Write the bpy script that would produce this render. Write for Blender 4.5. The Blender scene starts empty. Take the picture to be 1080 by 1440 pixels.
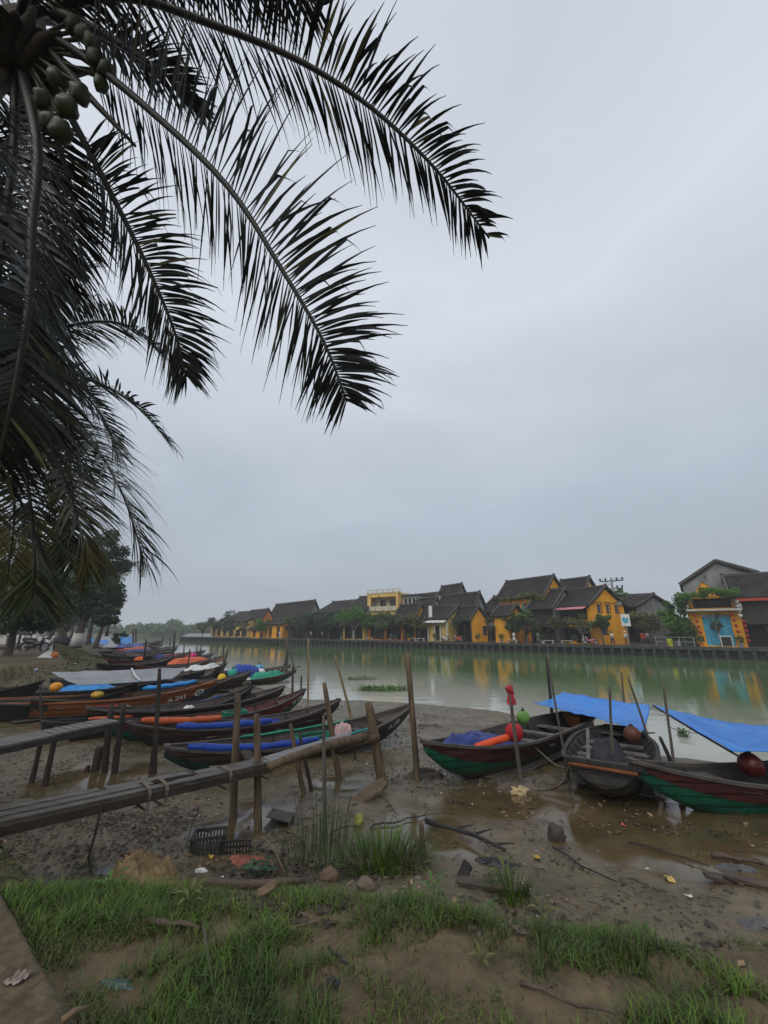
import bpy, math, random
import numpy as np
from mathutils import Vector, Matrix, noise as mnoise

random.seed(7)
rng = np.random.default_rng(11)
sc = bpy.context.scene
COL = sc.collection

# ------------------------------------------------------------------ camera, sky, sun, exposure
PITCH = math.radians(16.7)
CZ = 3.05
FPX = 551.0
cam_data = bpy.data.cameras.new("camera")
cam_data.sensor_fit = 'VERTICAL'
cam_data.sensor_height = 36.0
cam_data.lens = FPX / 1440 * 36.0
cam_data.clip_start = 0.05
cam_data.clip_end = 3000
cam = bpy.data.objects.new("camera", cam_data)
cam.location = (0, 0, CZ)
cam.rotation_euler = (math.pi / 2 + PITCH, 0, 0)
COL.objects.link(cam)
sc.camera = cam

SUN_EL, SUN_AZ = math.radians(44), math.radians(205)      # azimuth clockwise from +Y
world = bpy.data.worlds.new("World")
sc.world = world
world.use_nodes = True
wn, wl = world.node_tree.nodes, world.node_tree.links
wn.clear()
w_out = wn.new('ShaderNodeOutputWorld')
w_bg = wn.new('ShaderNodeBackground')
w_bg.inputs['Strength'].default_value = 0.1
w_sky = wn.new('ShaderNodeTexSky')
w_sky.sky_type = 'NISHITA'
w_sky.sun_disc = False
w_sky.sun_elevation = SUN_EL
w_sky.sun_rotation = SUN_AZ
w_tc = wn.new('ShaderNodeTexCoord')
w_sep = wn.new('ShaderNodeSeparateXYZ')
wl.new(w_tc.outputs['Generated'], w_sep.inputs[0])
w_map = wn.new('ShaderNodeMapping')
w_map.inputs['Scale'].default_value = (1.0, 1.0, 2.6)
wl.new(w_tc.outputs['Generated'], w_map.inputs['Vector'])
w_n = wn.new('ShaderNodeTexNoise')
w_n.inputs['Scale'].default_value = 2.1
w_n.inputs['Detail'].default_value = 4
w_n.inputs['Roughness'].default_value = 0.45
w_n.inputs['Distortion'].default_value = 0.3
wl.new(w_map.outputs[0], w_n.inputs['Vector'])
w_mr = wn.new('ShaderNodeMapRange')
w_mr.inputs[1].default_value = 0.3
w_mr.inputs[2].default_value = 0.7
w_mr.inputs[3].default_value = -0.09
w_mr.inputs[4].default_value = 0.09
wl.new(w_n.outputs['Fac'], w_mr.inputs[0])
w_add = wn.new('ShaderNodeMath')
wl.new(w_sep.outputs['Z'], w_add.inputs[0])
wl.new(w_mr.outputs[0], w_add.inputs[1])
w_ramp = wn.new('ShaderNodeValToRGB')                     # overcast cloud layer: greyer low, paler above
cr = w_ramp.color_ramp
cr.elements[0].position = 0.0
cr.elements[0].color = (4.0, 4.35, 5.0, 1)
cr.elements[1].position = 1.0
cr.elements[1].color = (6.0, 6.5, 7.3, 1)
for pos, c in ((0.10, (4.2, 4.62, 5.35)), (0.28, (4.9, 5.42, 6.25)), (0.5, (6.0, 6.55, 7.4)), (0.72, (7.2, 7.7, 8.5))):
    e = cr.elements.new(pos)
    e.color = (*c, 1)
wl.new(w_add.outputs[0], w_ramp.inputs['Fac'])
w_mix = wn.new('ShaderNodeMixRGB')
w_mix.inputs['Fac'].default_value = 0.93
wl.new(w_sky.outputs['Color'], w_mix.inputs['Color1'])
wl.new(w_ramp.outputs['Color'], w_mix.inputs['Color2'])
wl.new(w_mix.outputs['Color'], w_bg.inputs['Color'])
wl.new(w_bg.outputs[0], w_out.inputs['Surface'])

sun_data = bpy.data.lights.new("sun", 'SUN')
sun_data.energy = 1.6
sun_data.angle = math.radians(50)
sun_data.color = (1.0, 0.96, 0.9)
sun = bpy.data.objects.new("sun", sun_data)
sd = Vector((math.sin(SUN_AZ) * math.cos(SUN_EL), math.cos(SUN_AZ) * math.cos(SUN_EL), math.sin(SUN_EL)))
sun.rotation_euler = sd.to_track_quat('Z', 'Y').to_euler()
sun.location = (0, -20, 60)
COL.objects.link(sun)

sc.view_settings.view_transform = 'Standard'
sc.view_settings.look = 'None'
sc.view_settings.exposure = 0.0
sc.view_settings.gamma = 1.0
sc.render.engine = 'CYCLES'
sc.cycles.use_denoising = True
sc.cycles.max_bounces = 6
sc.cycles.diffuse_bounces = 3
sc.cycles.glossy_bounces = 3
sc.cycles.volume_bounces = 1
sc.cycles.transparent_max_bounces = 8

# ------------------------------------------------------------------ geometry of the view, used to find where things stand
CP, SP = math.cos(PITCH), math.sin(PITCH)


def ray(px, py):
    a, b = (px - 540) / FPX, (720 - py) / FPX
    return Vector((a, CP - b * SP, SP + b * CP))


def at_t(px, py, t):
    d = ray(px, py)
    return Vector((0, 0, CZ)) + d * t


def at_y(px, py, Y):
    d = ray(px, py)
    return Vector((d.x * Y / d.y, Y, CZ + d.z * Y / d.y))


def at_z(px, py, z):
    d = ray(px, py)
    t = (z - CZ) / d.z
    return Vector((d.x * t, d.y * t, z))


# ------------------------------------------------------------------ terrain height
NX, NY = 0.6, 0.8          # towards the river
UX, UY = -0.8, 0.6         # along the bank, away from the camera


def vhash(ix, iy, seed):
    h = (ix.astype(np.int64) * 374761393 + iy.astype(np.int64) * 668265263 + seed * 1442695041) & 0xFFFFFFFF
    h = ((h ^ (h >> 13)) * 1274126177) & 0xFFFFFFFF
    h = h ^ (h >> 16)
    return (h & 0xFFFF) / 65535.0


def vnoise(x, y, seed=0):
    x0, y0 = np.floor(x), np.floor(y)
    fx, fy = x - x0, y - y0
    fx, fy = fx * fx * (3 - 2 * fx), fy * fy * (3 - 2 * fy)
    a = vhash(x0, y0, seed)
    b = vhash(x0 + 1, y0, seed)
    c = vhash(x0, y0 + 1, seed)
    d = vhash(x0 + 1, y0 + 1, seed)
    return (a * (1 - fx) + b * fx) * (1 - fy) + (c * (1 - fx) + d * fx) * fy - 0.5


def fbm(x, y, f, octaves=4, seed=0, gain=0.5):
    s, amp = 0.0, 1.0
    for k in range(octaves):
        s = s + amp * vnoise(x * f + 17.3 * k, y * f - 9.1 * k, seed + k)
        f *= 2.07
        amp *= gain
    return s


def sstep(a, b, x):
    t = np.clip((x - a) / (b - a), 0, 1)
    return t * t * (3 - 2 * t)


SHORE = ([-60, -12, 0.1, 1.6, 4.0, 6.6, 9.6, 12.6, 14.4, 18, 27, 60, 140, 240, 500],
         [11, 12.5, 13.4, 13.1, 15.0, 16.2, 15.8, 14.7, 13.6, 14.2, 16.3, 24, 50, 86, 170])
EDGE = ([-60, 0, 8, 22, 26, 40, 60, 140, 240, 500],
        [0.99, 0.99, 0.99, 1.0, 7.5, 10.5, 16, 40, 75, 155])
BRINK = ([-30, -6, -2, -0.1, 1.7, 3.2, 4.2, 6, 40], [6.5, 5.2, 4.3, 3.6, 2.55, 1.65, 1.15, 1.1, 1.1])
PROF = ([-1, 0, 0.12, 0.35, 0.6, 0.76, 0.86, 0.93, 1.0], [-1, 0, 0.1, 0.3, 0.5, 0.75, 1.15, 1.36, 1.45])
QUAY_W = 57.5
QUAY_TOP = 1.2
PUDDLES = [(905, 1172, 2.0, 0.55), (1000, 1150, 1.6, 0.5), (690, 1120, 1.3, 0.55), (500, 1085, 1.1, 0.6), (110, 1090, 1.2, 0.7),
           (190, 1080, 1.0, 0.7), (320, 1165, 0.7, 0.3), (620, 1180, 1.0, 0.22), (360, 1130, 1.0, 0.35)]
PUD = []
for (px, py, r, rr) in PUDDLES:
    p = at_z(px, py, 0.45)
    PUD.append((p.x, p.y, r, rr))


def ground_base(x, y):
    s = x * UX + y * UY
    w = x * NX + y * NY
    ws = np.interp(s, *SHORE)
    we = np.interp(s, *EDGE)
    br = np.interp(s, *BRINK)
    zt = np.interp(s, [-5, 3, 8, 30], [0.74, 0.72, 0.40, 0.36])
    dw = np.interp(s, [2.5, 4.5], [1.4, 0.75])
    f = np.clip((ws - w) / (ws - br - dw), 0, 1)
    g = np.clip((br + dw - w) / dw, 0, 1)
    e = np.clip((br - w) / (br - we), 0, 1.2)
    t1 = np.where(w > br + dw, (ws - w) / (ws - br - dw) * 0.76, np.where(w > br, 0.76 + 0.16 * g, 0.92 + 0.08 * (br - w) / (br - we)))
    g = g * g * (3 - 2 * g)
    h1 = np.where(w > br + dw, zt * f ** 1.15, np.where(w > br, zt + (1.27 - zt) * g, np.minimum(1.27 + 0.18 * e, 1.45)))
    t2 = (ws - w) / (ws - we)
    h2 = np.interp(np.clip(t2, 0, 1.0), *PROF)
    k = sstep(21.5, 26.5, s)
    t = t1 * (1 - k) + t2 * k
    h = h1 * (1 - k) + h2 * k
    under = -np.minimum(1.6, 0.16 * np.maximum(w - ws, 0))
    h = np.where(w > ws, under, h)
    far_q = QUAY_W + 0.55 * np.maximum(s - 114, 0)
    h = np.where(w > far_q + 0.6, 1.05, h)
    far_s = sstep(240, 248, s)
    h = np.maximum(h, -1.6 + 2.4 * far_s)
    return h, s, w, ws, we, t


def puddle_mask(x, y):
    m = np.zeros_like(x)
    for (cx, cy, r, rr) in PUD:
        al = (x - cx) * UX + (y - cy) * UY
        ac = (x - cx) * NX + (y - cy) * NY
        d = np.sqrt((al / r) ** 2 + (ac / (r * 0.75)) ** 2) + 0.9 * fbm(x, y, 1.1, 3, 31)
        m = np.maximum(m, 1 - sstep(0.5, 1.25, d))
    return m


def ground_h(x, y):
    x = np.asarray(x, float)
    y = np.asarray(y, float)
    h, s, w, ws, we, t = ground_base(x, y)
    d = np.sqrt(x * x + y * y)
    mud = sstep(-0.05, 0.05, t) * (1 - sstep(0.93, 1.0, t)) * (1 - sstep(60, 90, d))
    pud = puddle_mask(x, y)
    rough = 0.16 * fbm(x, y, 0.55, 3, 1) * sstep(0.05, 0.4, t)
    lump = 0.055 * np.abs(fbm(x, y, 1.7, 3, 5)) + 0.03 * np.maximum(fbm(x, y, 5.5, 3, 9), 0) + 0.016 * np.maximum(fbm(x, y, 13.0, 3, 12), -0.1)
    patch = sstep(-0.12, 0.25, fbm(x, y, 0.45, 2, 21))
    h = h + mud * (rough * (1 - 0.6 * pud) + lump * (1 - 0.93 * pud) * (0.35 + 0.65 * patch) - 0.03 * pud)
    deb = sstep(22, 27, s) * sstep(0.2, 0.5, t) * (1 - sstep(0.95, 1.1, t))
    h = h + deb * 0.12 * fbm(x, y, 1.3, 3, 3)
    return h


def gz(x, y):
    return float(ground_h(np.array([x]), np.array([y]))[0])


def hit(px, py):
    """where the line of sight through a pixel of the photo meets the ground"""
    d = ray(px, py)
    ts = np.geomspace(1.2, 400, 1400)
    xs, ys, zs = d.x * ts, d.y * ts, CZ + d.z * ts
    g = np.maximum(ground_h(xs, ys), -0.03)
    k = int(np.argmax(zs < g))
    if zs[k] >= g[k]:
        k = len(ts) - 1
    t0, t1 = ts[max(k - 1, 0)], ts[k]
    for _ in range(14):
        tm = (t0 + t1) / 2
        if CZ + d.z * tm < max(gz(d.x * tm, d.y * tm), -0.03):
            t1 = tm
        else:
            t0 = tm
    return Vector((d.x * t1, d.y * t1, CZ + d.z * t1))


# ------------------------------------------------------------------ materials
MATS = {}


def mat(name, color, rough=0.8, var=0.25, scale=6.0, bump=0.0, bscale=40.0, color2=None, spec=0.3, stretch=None,
        island=0.0, detail=5, metallic=0.0, transmission=0.0, spots=None, mudline=None, seams=0.0):
    if name in MATS:
        return MATS[name]
    m = bpy.data.materials.new(name)
    m.use_nodes = True
    nt = m.node_tree
    n, l = nt.nodes, nt.links
    b = n['Principled BSDF']
    b.inputs['Roughness'].default_value = rough
    b.inputs['Specular IOR Level'].default_value = spec
    b.inputs['Metallic'].default_value = metallic
    tc = n.new('ShaderNodeTexCoord')
    mp = n.new('ShaderNodeMapping')
    if stretch:
        mp.inputs['Scale'].default_value = stretch
    l.new(tc.outputs['Object'], mp.inputs['Vector'])
    nz = n.new('ShaderNodeTexNoise')
    nz.inputs['Scale'].default_value = scale
    nz.inputs['Detail'].default_value = detail
    nz.inputs['Roughness'].default_value = 0.62
    l.new(mp.outputs[0], nz.inputs['Vector'])
    rp = n.new('ShaderNodeValToRGB')
    c2 = color2 or tuple(max(0, c * (1 - 1.6 * var)) for c in color)
    c1 = color if color2 else tuple(min(1, c * (1 + 0.5 * var)) for c in color)
    rp.color_ramp.elements[0].position = 0.33
    rp.color_ramp.elements[0].color = (*c2, 1)
    rp.color_ramp.elements[1].position = 0.66
    rp.color_ramp.elements[1].color = (*c1, 1)
    l.new(nz.outputs['Fac'], rp.inputs['Fac'])
    out = rp.outputs['Color']
    if spots:
        n2 = n.new('ShaderNodeTexNoise')
        n2.inputs['Scale'].default_value = spots[1]
        n2.inputs['Detail'].default_value = 6
        n2.inputs['Roughness'].default_value = 0.7
        l.new(mp.outputs[0], n2.inputs['Vector'])
        r2 = n.new('ShaderNodeValToRGB')
        r2.color_ramp.elements[0].position = spots[2]
        r2.color_ramp.elements[1].position = spots[2] + 0.12
        l.new(n2.outputs['Fac'], r2.inputs['Fac'])
        mx = n.new('ShaderNodeMixRGB')
        l.new(r2.outputs['Color'], mx.inputs['Fac'])
        l.new(out, mx.inputs['Color1'])
        mx.inputs['Color2'].default_value = (*spots[0], 1)
        out = mx.outputs['Color']
    if seams:                        # dark joints between the hull planks
        wv = n.new('ShaderNodeTexWave')
        wv.bands_direction = 'Z'
        wv.inputs['Scale'].default_value = seams
        wv.inputs['Distortion'].default_value = 0.35
        wv.inputs['Detail'].default_value = 2
        l.new(tc.outputs['Object'], wv.inputs['Vector'])
        rs_ = n.new('ShaderNodeMapRange')
        rs_.inputs[1].default_value = 0.02
        rs_.inputs[2].default_value = 0.14
        rs_.inputs[3].default_value = 0.3
        rs_.inputs[4].default_value = 1.0
        l.new(wv.outputs['Fac'], rs_.inputs[0])
        ml = n.new('ShaderNodeMixRGB')
        ml.blend_type = 'MULTIPLY'
        ml.inputs['Fac'].default_value = 1
        l.new(out, ml.inputs['Color1'])
        l.new(rs_.outputs[0], ml.inputs['Color2'])
        out = ml.outputs['Color']
    if mudline:                      # dried mud splashed up from below, ragged upper edge
        sz = n.new('ShaderNodeSeparateXYZ')
        l.new(tc.outputs['Object'], sz.inputs[0])
        n4 = n.new('ShaderNodeTexNoise')
        n4.inputs['Scale'].default_value = 4.5
        n4.inputs['Detail'].default_value = 6
        l.new(tc.outputs['Object'], n4.inputs['Vector'])
        ma = n.new('ShaderNodeMath')
        ma.operation = 'MULTIPLY_ADD'
        ma.inputs[1].default_value = -0.55
        l.new(n4.outputs['Fac'], ma.inputs[0])
        l.new(sz.outputs['Z'], ma.inputs[2])
        m4 = n.new('ShaderNodeMapRange')
        m4.inputs[1].default_value = mudline - 0.36
        m4.inputs[2].default_value = mudline - 0.22
        m4.inputs[3].default_value = 0.85
        m4.inputs[4].default_value = 0.0
        l.new(ma.outputs[0], m4.inputs[0])
        mz = n.new('ShaderNodeMixRGB')
        l.new(m4.outputs[0], mz.inputs['Fac'])
        l.new(out, mz.inputs['Color1'])
        mz.inputs['Color2'].default_value = (0.085, 0.066, 0.042, 1)
        out = mz.outputs['Color']
    if island:
        ge = n.new('ShaderNodeNewGeometry')
        mr = n.new('ShaderNodeMapRange')
        mr.inputs[3].default_value = 1 - island
        mr.inputs[4].default_value = 1 + island
        l.new(ge.outputs['Random Per Island'], mr.inputs[0])
        hs = n.new('ShaderNodeMixRGB')
        hs.blend_type = 'MULTIPLY'
        hs.inputs['Fac'].default_value = 1
        l.new(out, hs.inputs['Color1'])
        l.new(mr.outputs[0], hs.inputs['Color2'])
        out = hs.outputs['Color']
    l.new(out, b.inputs['Base Color'])
    if bump:
        nb = n.new('ShaderNodeTexNoise')
        nb.inputs['Scale'].default_value = bscale
        nb.inputs['Detail'].default_value = 4
        l.new(mp.outputs[0], nb.inputs['Vector'])
        bp = n.new('ShaderNodeBump')
        bp.inputs['Strength'].default_value = min(1, bump)
        bp.inputs['Distance'].default_value = 0.02
        l.new(nb.outputs['Fac'], bp.inputs['Height'])
        l.new(bp.outputs[0], b.inputs['Normal'])
    if transmission:
        tr = n.new('ShaderNodeBsdfTranslucent')
        l.new(out, tr.inputs['Color'])
        ms = n.new('ShaderNodeMixShader')
        ms.inputs[0].default_value = transmission
        l.new(b.outputs[0], ms.inputs[1])
        l.new(tr.outputs[0], ms.inputs[2])
        l.new(ms.outputs[0], n['Material Output'].inputs['Surface'])
    MATS[name] = m
    return m


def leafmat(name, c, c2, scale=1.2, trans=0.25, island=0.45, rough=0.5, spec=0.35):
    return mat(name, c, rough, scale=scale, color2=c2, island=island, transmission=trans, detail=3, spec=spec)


# ------------------------------------------------------------------ mesh builder
def basis(d):
    d = Vector(d).normalized()
    up = Vector((0, 0, 1)) if abs(d.z) < 0.95 else Vector((1, 0, 0))
    a = d.cross(up).normalized()
    return a, d.cross(a).normalized()


class MB:
    def __init__(self):
        self.v, self.f = [], []

    def add(self, vs, fs):
        k = len(self.v)
        self.v += [tuple(v) for v in vs]
        self.f += [tuple(i + k for i in f) for f in fs]

    def box(self, c, size, R=None, taper=0.0):
        sx, sy, sz = (s / 2 for s in size)
        vs = []
        for z in (-sz, sz):
            k = 1 - taper if z > 0 else 1
            for x, y in ((-sx, -sy), (sx, -sy), (sx, sy), (-sx, sy)):
                p = Vector((x * k, y * k, z))
                if R is not None:
                    p = R @ p
                vs.append(p + Vector(c))
        self.add(vs, [(3, 2, 1, 0), (4, 5, 6, 7), (0, 1, 5, 4), (1, 2, 6, 5), (2, 3, 7, 6), (3, 0, 4, 7)])

    def bar(self, p, q, w, h):
        """rectangular beam from p to q, w wide (level), h high"""
        p, q = Vector(p), Vector(q)
        d = (q - p).normalized()
        side = d.cross(Vector((0, 0, 1)))
        side = side.normalized() if side.length > 1e-4 else Vector((1, 0, 0))
        up = side.cross(d).normalized()
        vs = []
        for e in (p, q):
            for a, b in ((-1, -1), (1, -1), (1, 1), (-1, 1)):
                vs.append(e + side * (a * w / 2) + up * (b * h / 2))
        self.add(vs, [(0, 1, 2, 3), (7, 6, 5, 4), (0, 4, 5, 1), (1, 5, 6, 2), (2, 6, 7, 3), (3, 7, 4, 0)])

    def tube(self, pts, radii, n=8, cap=True, wob=0.0):
        pts = [Vector(p) for p in pts]
        if not hasattr(radii, '__len__'):
            radii = [radii] * len(pts)
        vs, fs = [], []
        a, b = basis(pts[-1] - pts[0]) if (pts[-1] - pts[0]).length > 1e-6 else basis((0, 0, 1))
        for i, p in enumerate(pts):
            d = (pts[min(i + 1, len(pts) - 1)] - pts[max(i - 1, 0)])
            if d.length > 1e-7:
                d.normalize()
                a = (a - d * a.dot(d))
                a = a.normalized() if a.length > 1e-5 else basis(d)[0]
                b = d.cross(a)
            for k in range(n):
                th = 2 * math.pi * k / n
                r = radii[i] * (1 + wob * (random.random() - 0.5))
                vs.append(p + a * (r * math.cos(th)) + b * (r * math.sin(th)))
        for i in range(len(pts) - 1):
            for k in range(n):
                j = (k + 1) % n
                fs.append((i * n + k, i * n + j, i * n + n + j, i * n + n + k))
        if cap:
            fs.append(tuple(range(n - 1, -1, -1)))
            fs.append(tuple((len(pts) - 1) * n + k for k in range(n)))
        self.add(vs, fs)

    def ball(self, c, r, n=14, m=9, sq=(1, 1, 1), bumpy=0.0, R=None, seed=0):
        vs, fs = [], []
        for i in range(m + 1):
            ph = math.pi * i / m
            for k in range(n):
                th = 2 * math.pi * k / n
                d = Vector((math.sin(ph) * math.cos(th), math.sin(ph) * math.sin(th), math.cos(ph)))
                rr = r * (1 + bumpy * mnoise.noise(d * 1.7 + Vector((seed, seed * 1.3, 0))))
                p = Vector((d.x * sq[0], d.y * sq[1], d.z * sq[2])) * rr
                if R is not None:
                    p = R @ p
                vs.append(p + Vector(c))
        for i in range(m):
            for k in range(n):
                j = (k + 1) % n
                fs.append((i * n + k, (i + 1) * n + k, (i + 1) * n + j, i * n + j))
        self.add(vs, fs)

    def grid(self, fn, nu, nv):
        vs = [fn(i / nu, j / nv) for i in range(nu + 1) for j in range(nv + 1)]
        fs = [(i * (nv + 1) + j, (i + 1) * (nv + 1) + j, (i + 1) * (nv + 1) + j + 1, i * (nv + 1) + j + 1)
              for i in range(nu) for j in range(nv)]
        self.add(vs, fs)

    def sheet(self, fn, nu, nv, th=0.01):
        """a grid with real thickness"""
        top = [Vector(fn(i / nu, j / nv)) for i in range(nu + 1) for j in range(nv + 1)]
        k = len(top)
        W = nv + 1
        fs = [(i * W + j, (i + 1) * W + j, (i + 1) * W + j + 1, i * W + j + 1) for i in range(nu) for j in range(nv)]
        nrm = (top[W] - top[0]).cross(top[1] - top[0])
        nrm = nrm.normalized() if nrm.length > 1e-9 else Vector((0, 0, 1))
        bot = [p - nrm * th for p in top]
        fs += [tuple(reversed([a + k for a in f])) for f in fs[:]]
        rim = [i * W for i in range(nu + 1)] + [nu * W + j for j in range(1, W)] + \
              [i * W + nv for i in range(nu - 1, -1, -1)] + [j for j in range(nv - 1, 0, -1)]
        for a, b in zip(rim, rim[1:] + rim[:1]):
            fs.append((b, a, a + k, b + k))
        self.add(top + bot, fs)

    def build(self, name, m, parent=None, origin=None, smooth=False, local=False):
        me = bpy.data.meshes.new(name)
        off = Vector((0, 0, 0))
        if not local:
            off = Vector(origin) if origin is not None else (parent_world(parent) if parent is not None else Vector((0, 0, 0)))
        vs = [(v[0] - off[0], v[1] - off[1], v[2] - off[2]) for v in self.v]
        me.from_pydata(vs, [], self.f)
        me.update()
        if smooth:
            me.polygons.foreach_set('use_smooth', [True] * len(me.polygons))
        o = bpy.data.objects.new(name, me)
        COL.objects.link(o)
        if m:
            me.materials.append(m)
        if parent is not None:
            o.parent = parent
        elif origin is not None:
            o.location = Vector(origin)
        return o


def parent_world(o):
    p = Vector((0, 0, 0))
    while o is not None:
        p += o.location
        o = o.parent
    return p


def np_mesh(name, V, Fq, m, origin=(0, 0, 0), parent=None, smooth=False):
    """mesh from numpy quads (or tris)"""
    me = bpy.data.meshes.new(name)
    V = np.asarray(V, np.float32) - np.asarray(origin, np.float32)
    Fq = np.asarray(Fq, np.int32)
    k = Fq.shape[1]
    me.vertices.add(len(V))
    me.vertices.foreach_set('co', V.ravel())
    me.loops.add(Fq.size)
    me.loops.foreach_set('vertex_index', Fq.ravel())
    me.polygons.add(len(Fq))
    me.polygons.foreach_set('loop_start', np.arange(0, Fq.size, k, dtype=np.int32))
    me.polygons.foreach_set('use_smooth', np.full(len(Fq), smooth, dtype=bool))
    me.update(calc_edges=True)
    me.materials.append(m)
    o = bpy.data.objects.new(name, me)
    COL.objects.link(o)
    if parent is not None:
        o.parent = parent
    else:
        o.location = origin
    return o


def thing(name, label, cat, loc=(0, 0, 0), group=None):
    o = bpy.data.objects.new(name, None)
    o.empty_display_size = 0.2
    o.location = loc
    COL.objects.link(o)
    return tag(o, label, cat, group)


def tag(o, label, cat, group=None):
    o['label'] = label
    o['category'] = cat
    if group:
        o['group'] = group
    return o


def kind(o, k, label=None):
    o['kind'] = k
    if label:
        o['label'] = label
    return o


def copy_tree(o, parent=None):
    c = o.copy()
    COL.objects.link(c)
    if parent is not None:
        c.parent = parent
    for ch in list(o.children):
        copy_tree(ch, c)
    return c


def spline(pts, n):
    """Catmull-Rom through points"""
    P = [Vector(p) for p in pts]
    P = [P[0] * 2 - P[1]] + P + [P[-1] * 2 - P[-2]]
    out = []
    segs = len(P) - 3
    for i in range(n + 1):
        t = i / n * segs
        k = min(int(t), segs - 1)
        u = t - k
        a, b, c, d = P[k:k + 4]
        out.append(0.5 * ((2 * b) + (c - a) * u + (2 * a - 5 * b + 4 * c - d) * u * u + (3 * b - a - 3 * c + d) * u ** 3))
    return out
# ------------------------------------------------------------------ the ground, one sheet from the path to the horizon
def ground_material():
    m = bpy.data.materials.new('river_bank')
    m.use_nodes = True
    n, l = m.node_tree.nodes, m.node_tree.links
    b = n['Principled BSDF']
    at = n.new('ShaderNodeAttribute')
    at.attribute_name = 'zone'
    sp = n.new('ShaderNodeSeparateColor')
    l.new(at.outputs['Color'], sp.inputs[0])
    tc = n.new('ShaderNodeTexCoord')

    def noise(scale, detail=6, rough=0.6, dist=0.0):
        q = n.new('ShaderNodeTexNoise')
        q.inputs['Scale'].default_value = scale
        q.inputs['Detail'].default_value = detail
        q.inputs['Roughness'].default_value = rough
        q.inputs['Distortion'].default_value = dist
        l.new(tc.outputs['Object'], q.inputs['Vector'])
        return q.outputs['Fac']

    def ramp(f, stops):
        r = n.new('ShaderNodeValToRGB')
        r.color_ramp.elements[0].position, r.color_ramp.elements[0].color = stops[0][0], (*stops[0][1], 1)
        r.color_ramp.elements[1].position, r.color_ramp.elements[1].color = stops[-1][0], (*stops[-1][1], 1)
        for p, c in stops[1:-1]:
            r.color_ramp.elements.new(p).color = (*c, 1)
        l.new(f, r.inputs['Fac'])
        return r.outputs['Color']

    def mix(f, a, c):
        x = n.new('ShaderNodeMixRGB')
        l.new(f, x.inputs['Fac'])
        l.new(a, x.inputs['Color1'])
        l.new(c, x.inputs['Color2'])
        return x.outputs['Color']

    mud = ramp(noise(2.2, 8, 0.68, 0.4), [(0.3, (0.055, 0.041, 0.021)), (0.48, (0.115, 0.088, 0.046)), (0.7, (0.195, 0.154, 0.088))])
    grit = ramp(noise(38, 3, 0.7), [(0.38, (0.014, 0.011, 0.008)), (0.5, (0.085, 0.067, 0.047)), (0.7, (0.2, 0.165, 0.12))])
    gx = n.new('ShaderNodeMixRGB')
    gx.inputs['Fac'].default_value = 0.16
    l.new(mud, gx.inputs['Color1'])
    l.new(grit, gx.inputs['Color2'])
    mud = gx.outputs['Color']
    sand = ramp(noise(3.0, 8, 0.7), [(0.3, (0.045, 0.032, 0.015)), (0.55, (0.125, 0.09, 0.045)), (0.75, (0.19, 0.14, 0.075))])
    path = ramp(noise(9.0, 8, 0.75), [(0.3, (0.035, 0.024, 0.01)), (0.5, (0.092, 0.068, 0.033)), (0.7, (0.18, 0.14, 0.078))])
    debris = ramp(noise(7.0, 8, 0.75, 0.8), [(0.3, (0.04, 0.035, 0.022)), (0.46, (0.07, 0.066, 0.033)), (0.6, (0.115, 0.095, 0.058)), (0.74, (0.22, 0.18, 0.12))])
    pudc = ramp(noise(1.4, 4, 0.6), [(0.35, (0.07, 0.05, 0.023)), (0.65, (0.12, 0.086, 0.042))])
    c = mix(sp.outputs[0], mud, sand)
    c = mix(sp.outputs[2], c, debris)
    al = n.new('ShaderNodeAttribute')
    al.attribute_name = 'paved'
    c = mix(al.outputs['Fac'], c, path)
    c = mix(sp.outputs[1], c, pudc)
    l.new(c, b.inputs['Base Color'])
    # wet sheen in patches, dry on the sandy bank
    rr = ramp(noise(1.7, 5, 0.65), [(0.4, (0.08,) * 3), (0.7, (0.34,) * 3)])
    dry = n.new('ShaderNodeMixRGB')
    l.new(sp.outputs[0], dry.inputs['Fac'])
    l.new(rr, dry.inputs['Color1'])
    dry.inputs['Color2'].default_value = (0.85, 0.85, 0.85, 1)
    dp = n.new('ShaderNodeMixRGB')
    l.new(al.outputs['Fac'], dp.inputs['Fac'])
    l.new(dry.outputs[0], dp.inputs['Color1'])
    dp.inputs['Color2'].default_value = (0.8, 0.8, 0.8, 1)
    db = n.new('ShaderNodeMixRGB')
    l.new(sp.outputs[2], db.inputs['Fac'])
    l.new(dp.outputs[0], db.inputs['Color1'])
    db.inputs['Color2'].default_value = (0.9, 0.9, 0.9, 1)
    wet = n.new('ShaderNodeMixRGB')
    l.new(sp.outputs[1], wet.inputs['Fac'])
    l.new(db.outputs[0], wet.inputs['Color1'])
    wet.inputs['Color2'].default_value = (0.08, 0.08, 0.08, 1)
    l.new(wet.outputs[0], b.inputs['Roughness'])
    b.inputs['Specular IOR Level'].default_value = 0.45
    bp = n.new('ShaderNodeBump')
    bp.inputs['Distance'].default_value = 0.03
    inv = n.new('ShaderNodeMath')
    inv.operation = 'MULTIPLY_ADD'
    l.new(sp.outputs[1], inv.inputs[0])
    inv.inputs[1].default_value = -0.72
    inv.inputs[2].default_value = 0.75
    l.new(inv.outputs[0], bp.inputs['Strength'])
    l.new(noise(14, 9, 0.72, 0.3), bp.inputs['Height'])
    l.new(bp.outputs[0], b.inputs['Normal'])
    return m


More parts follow.
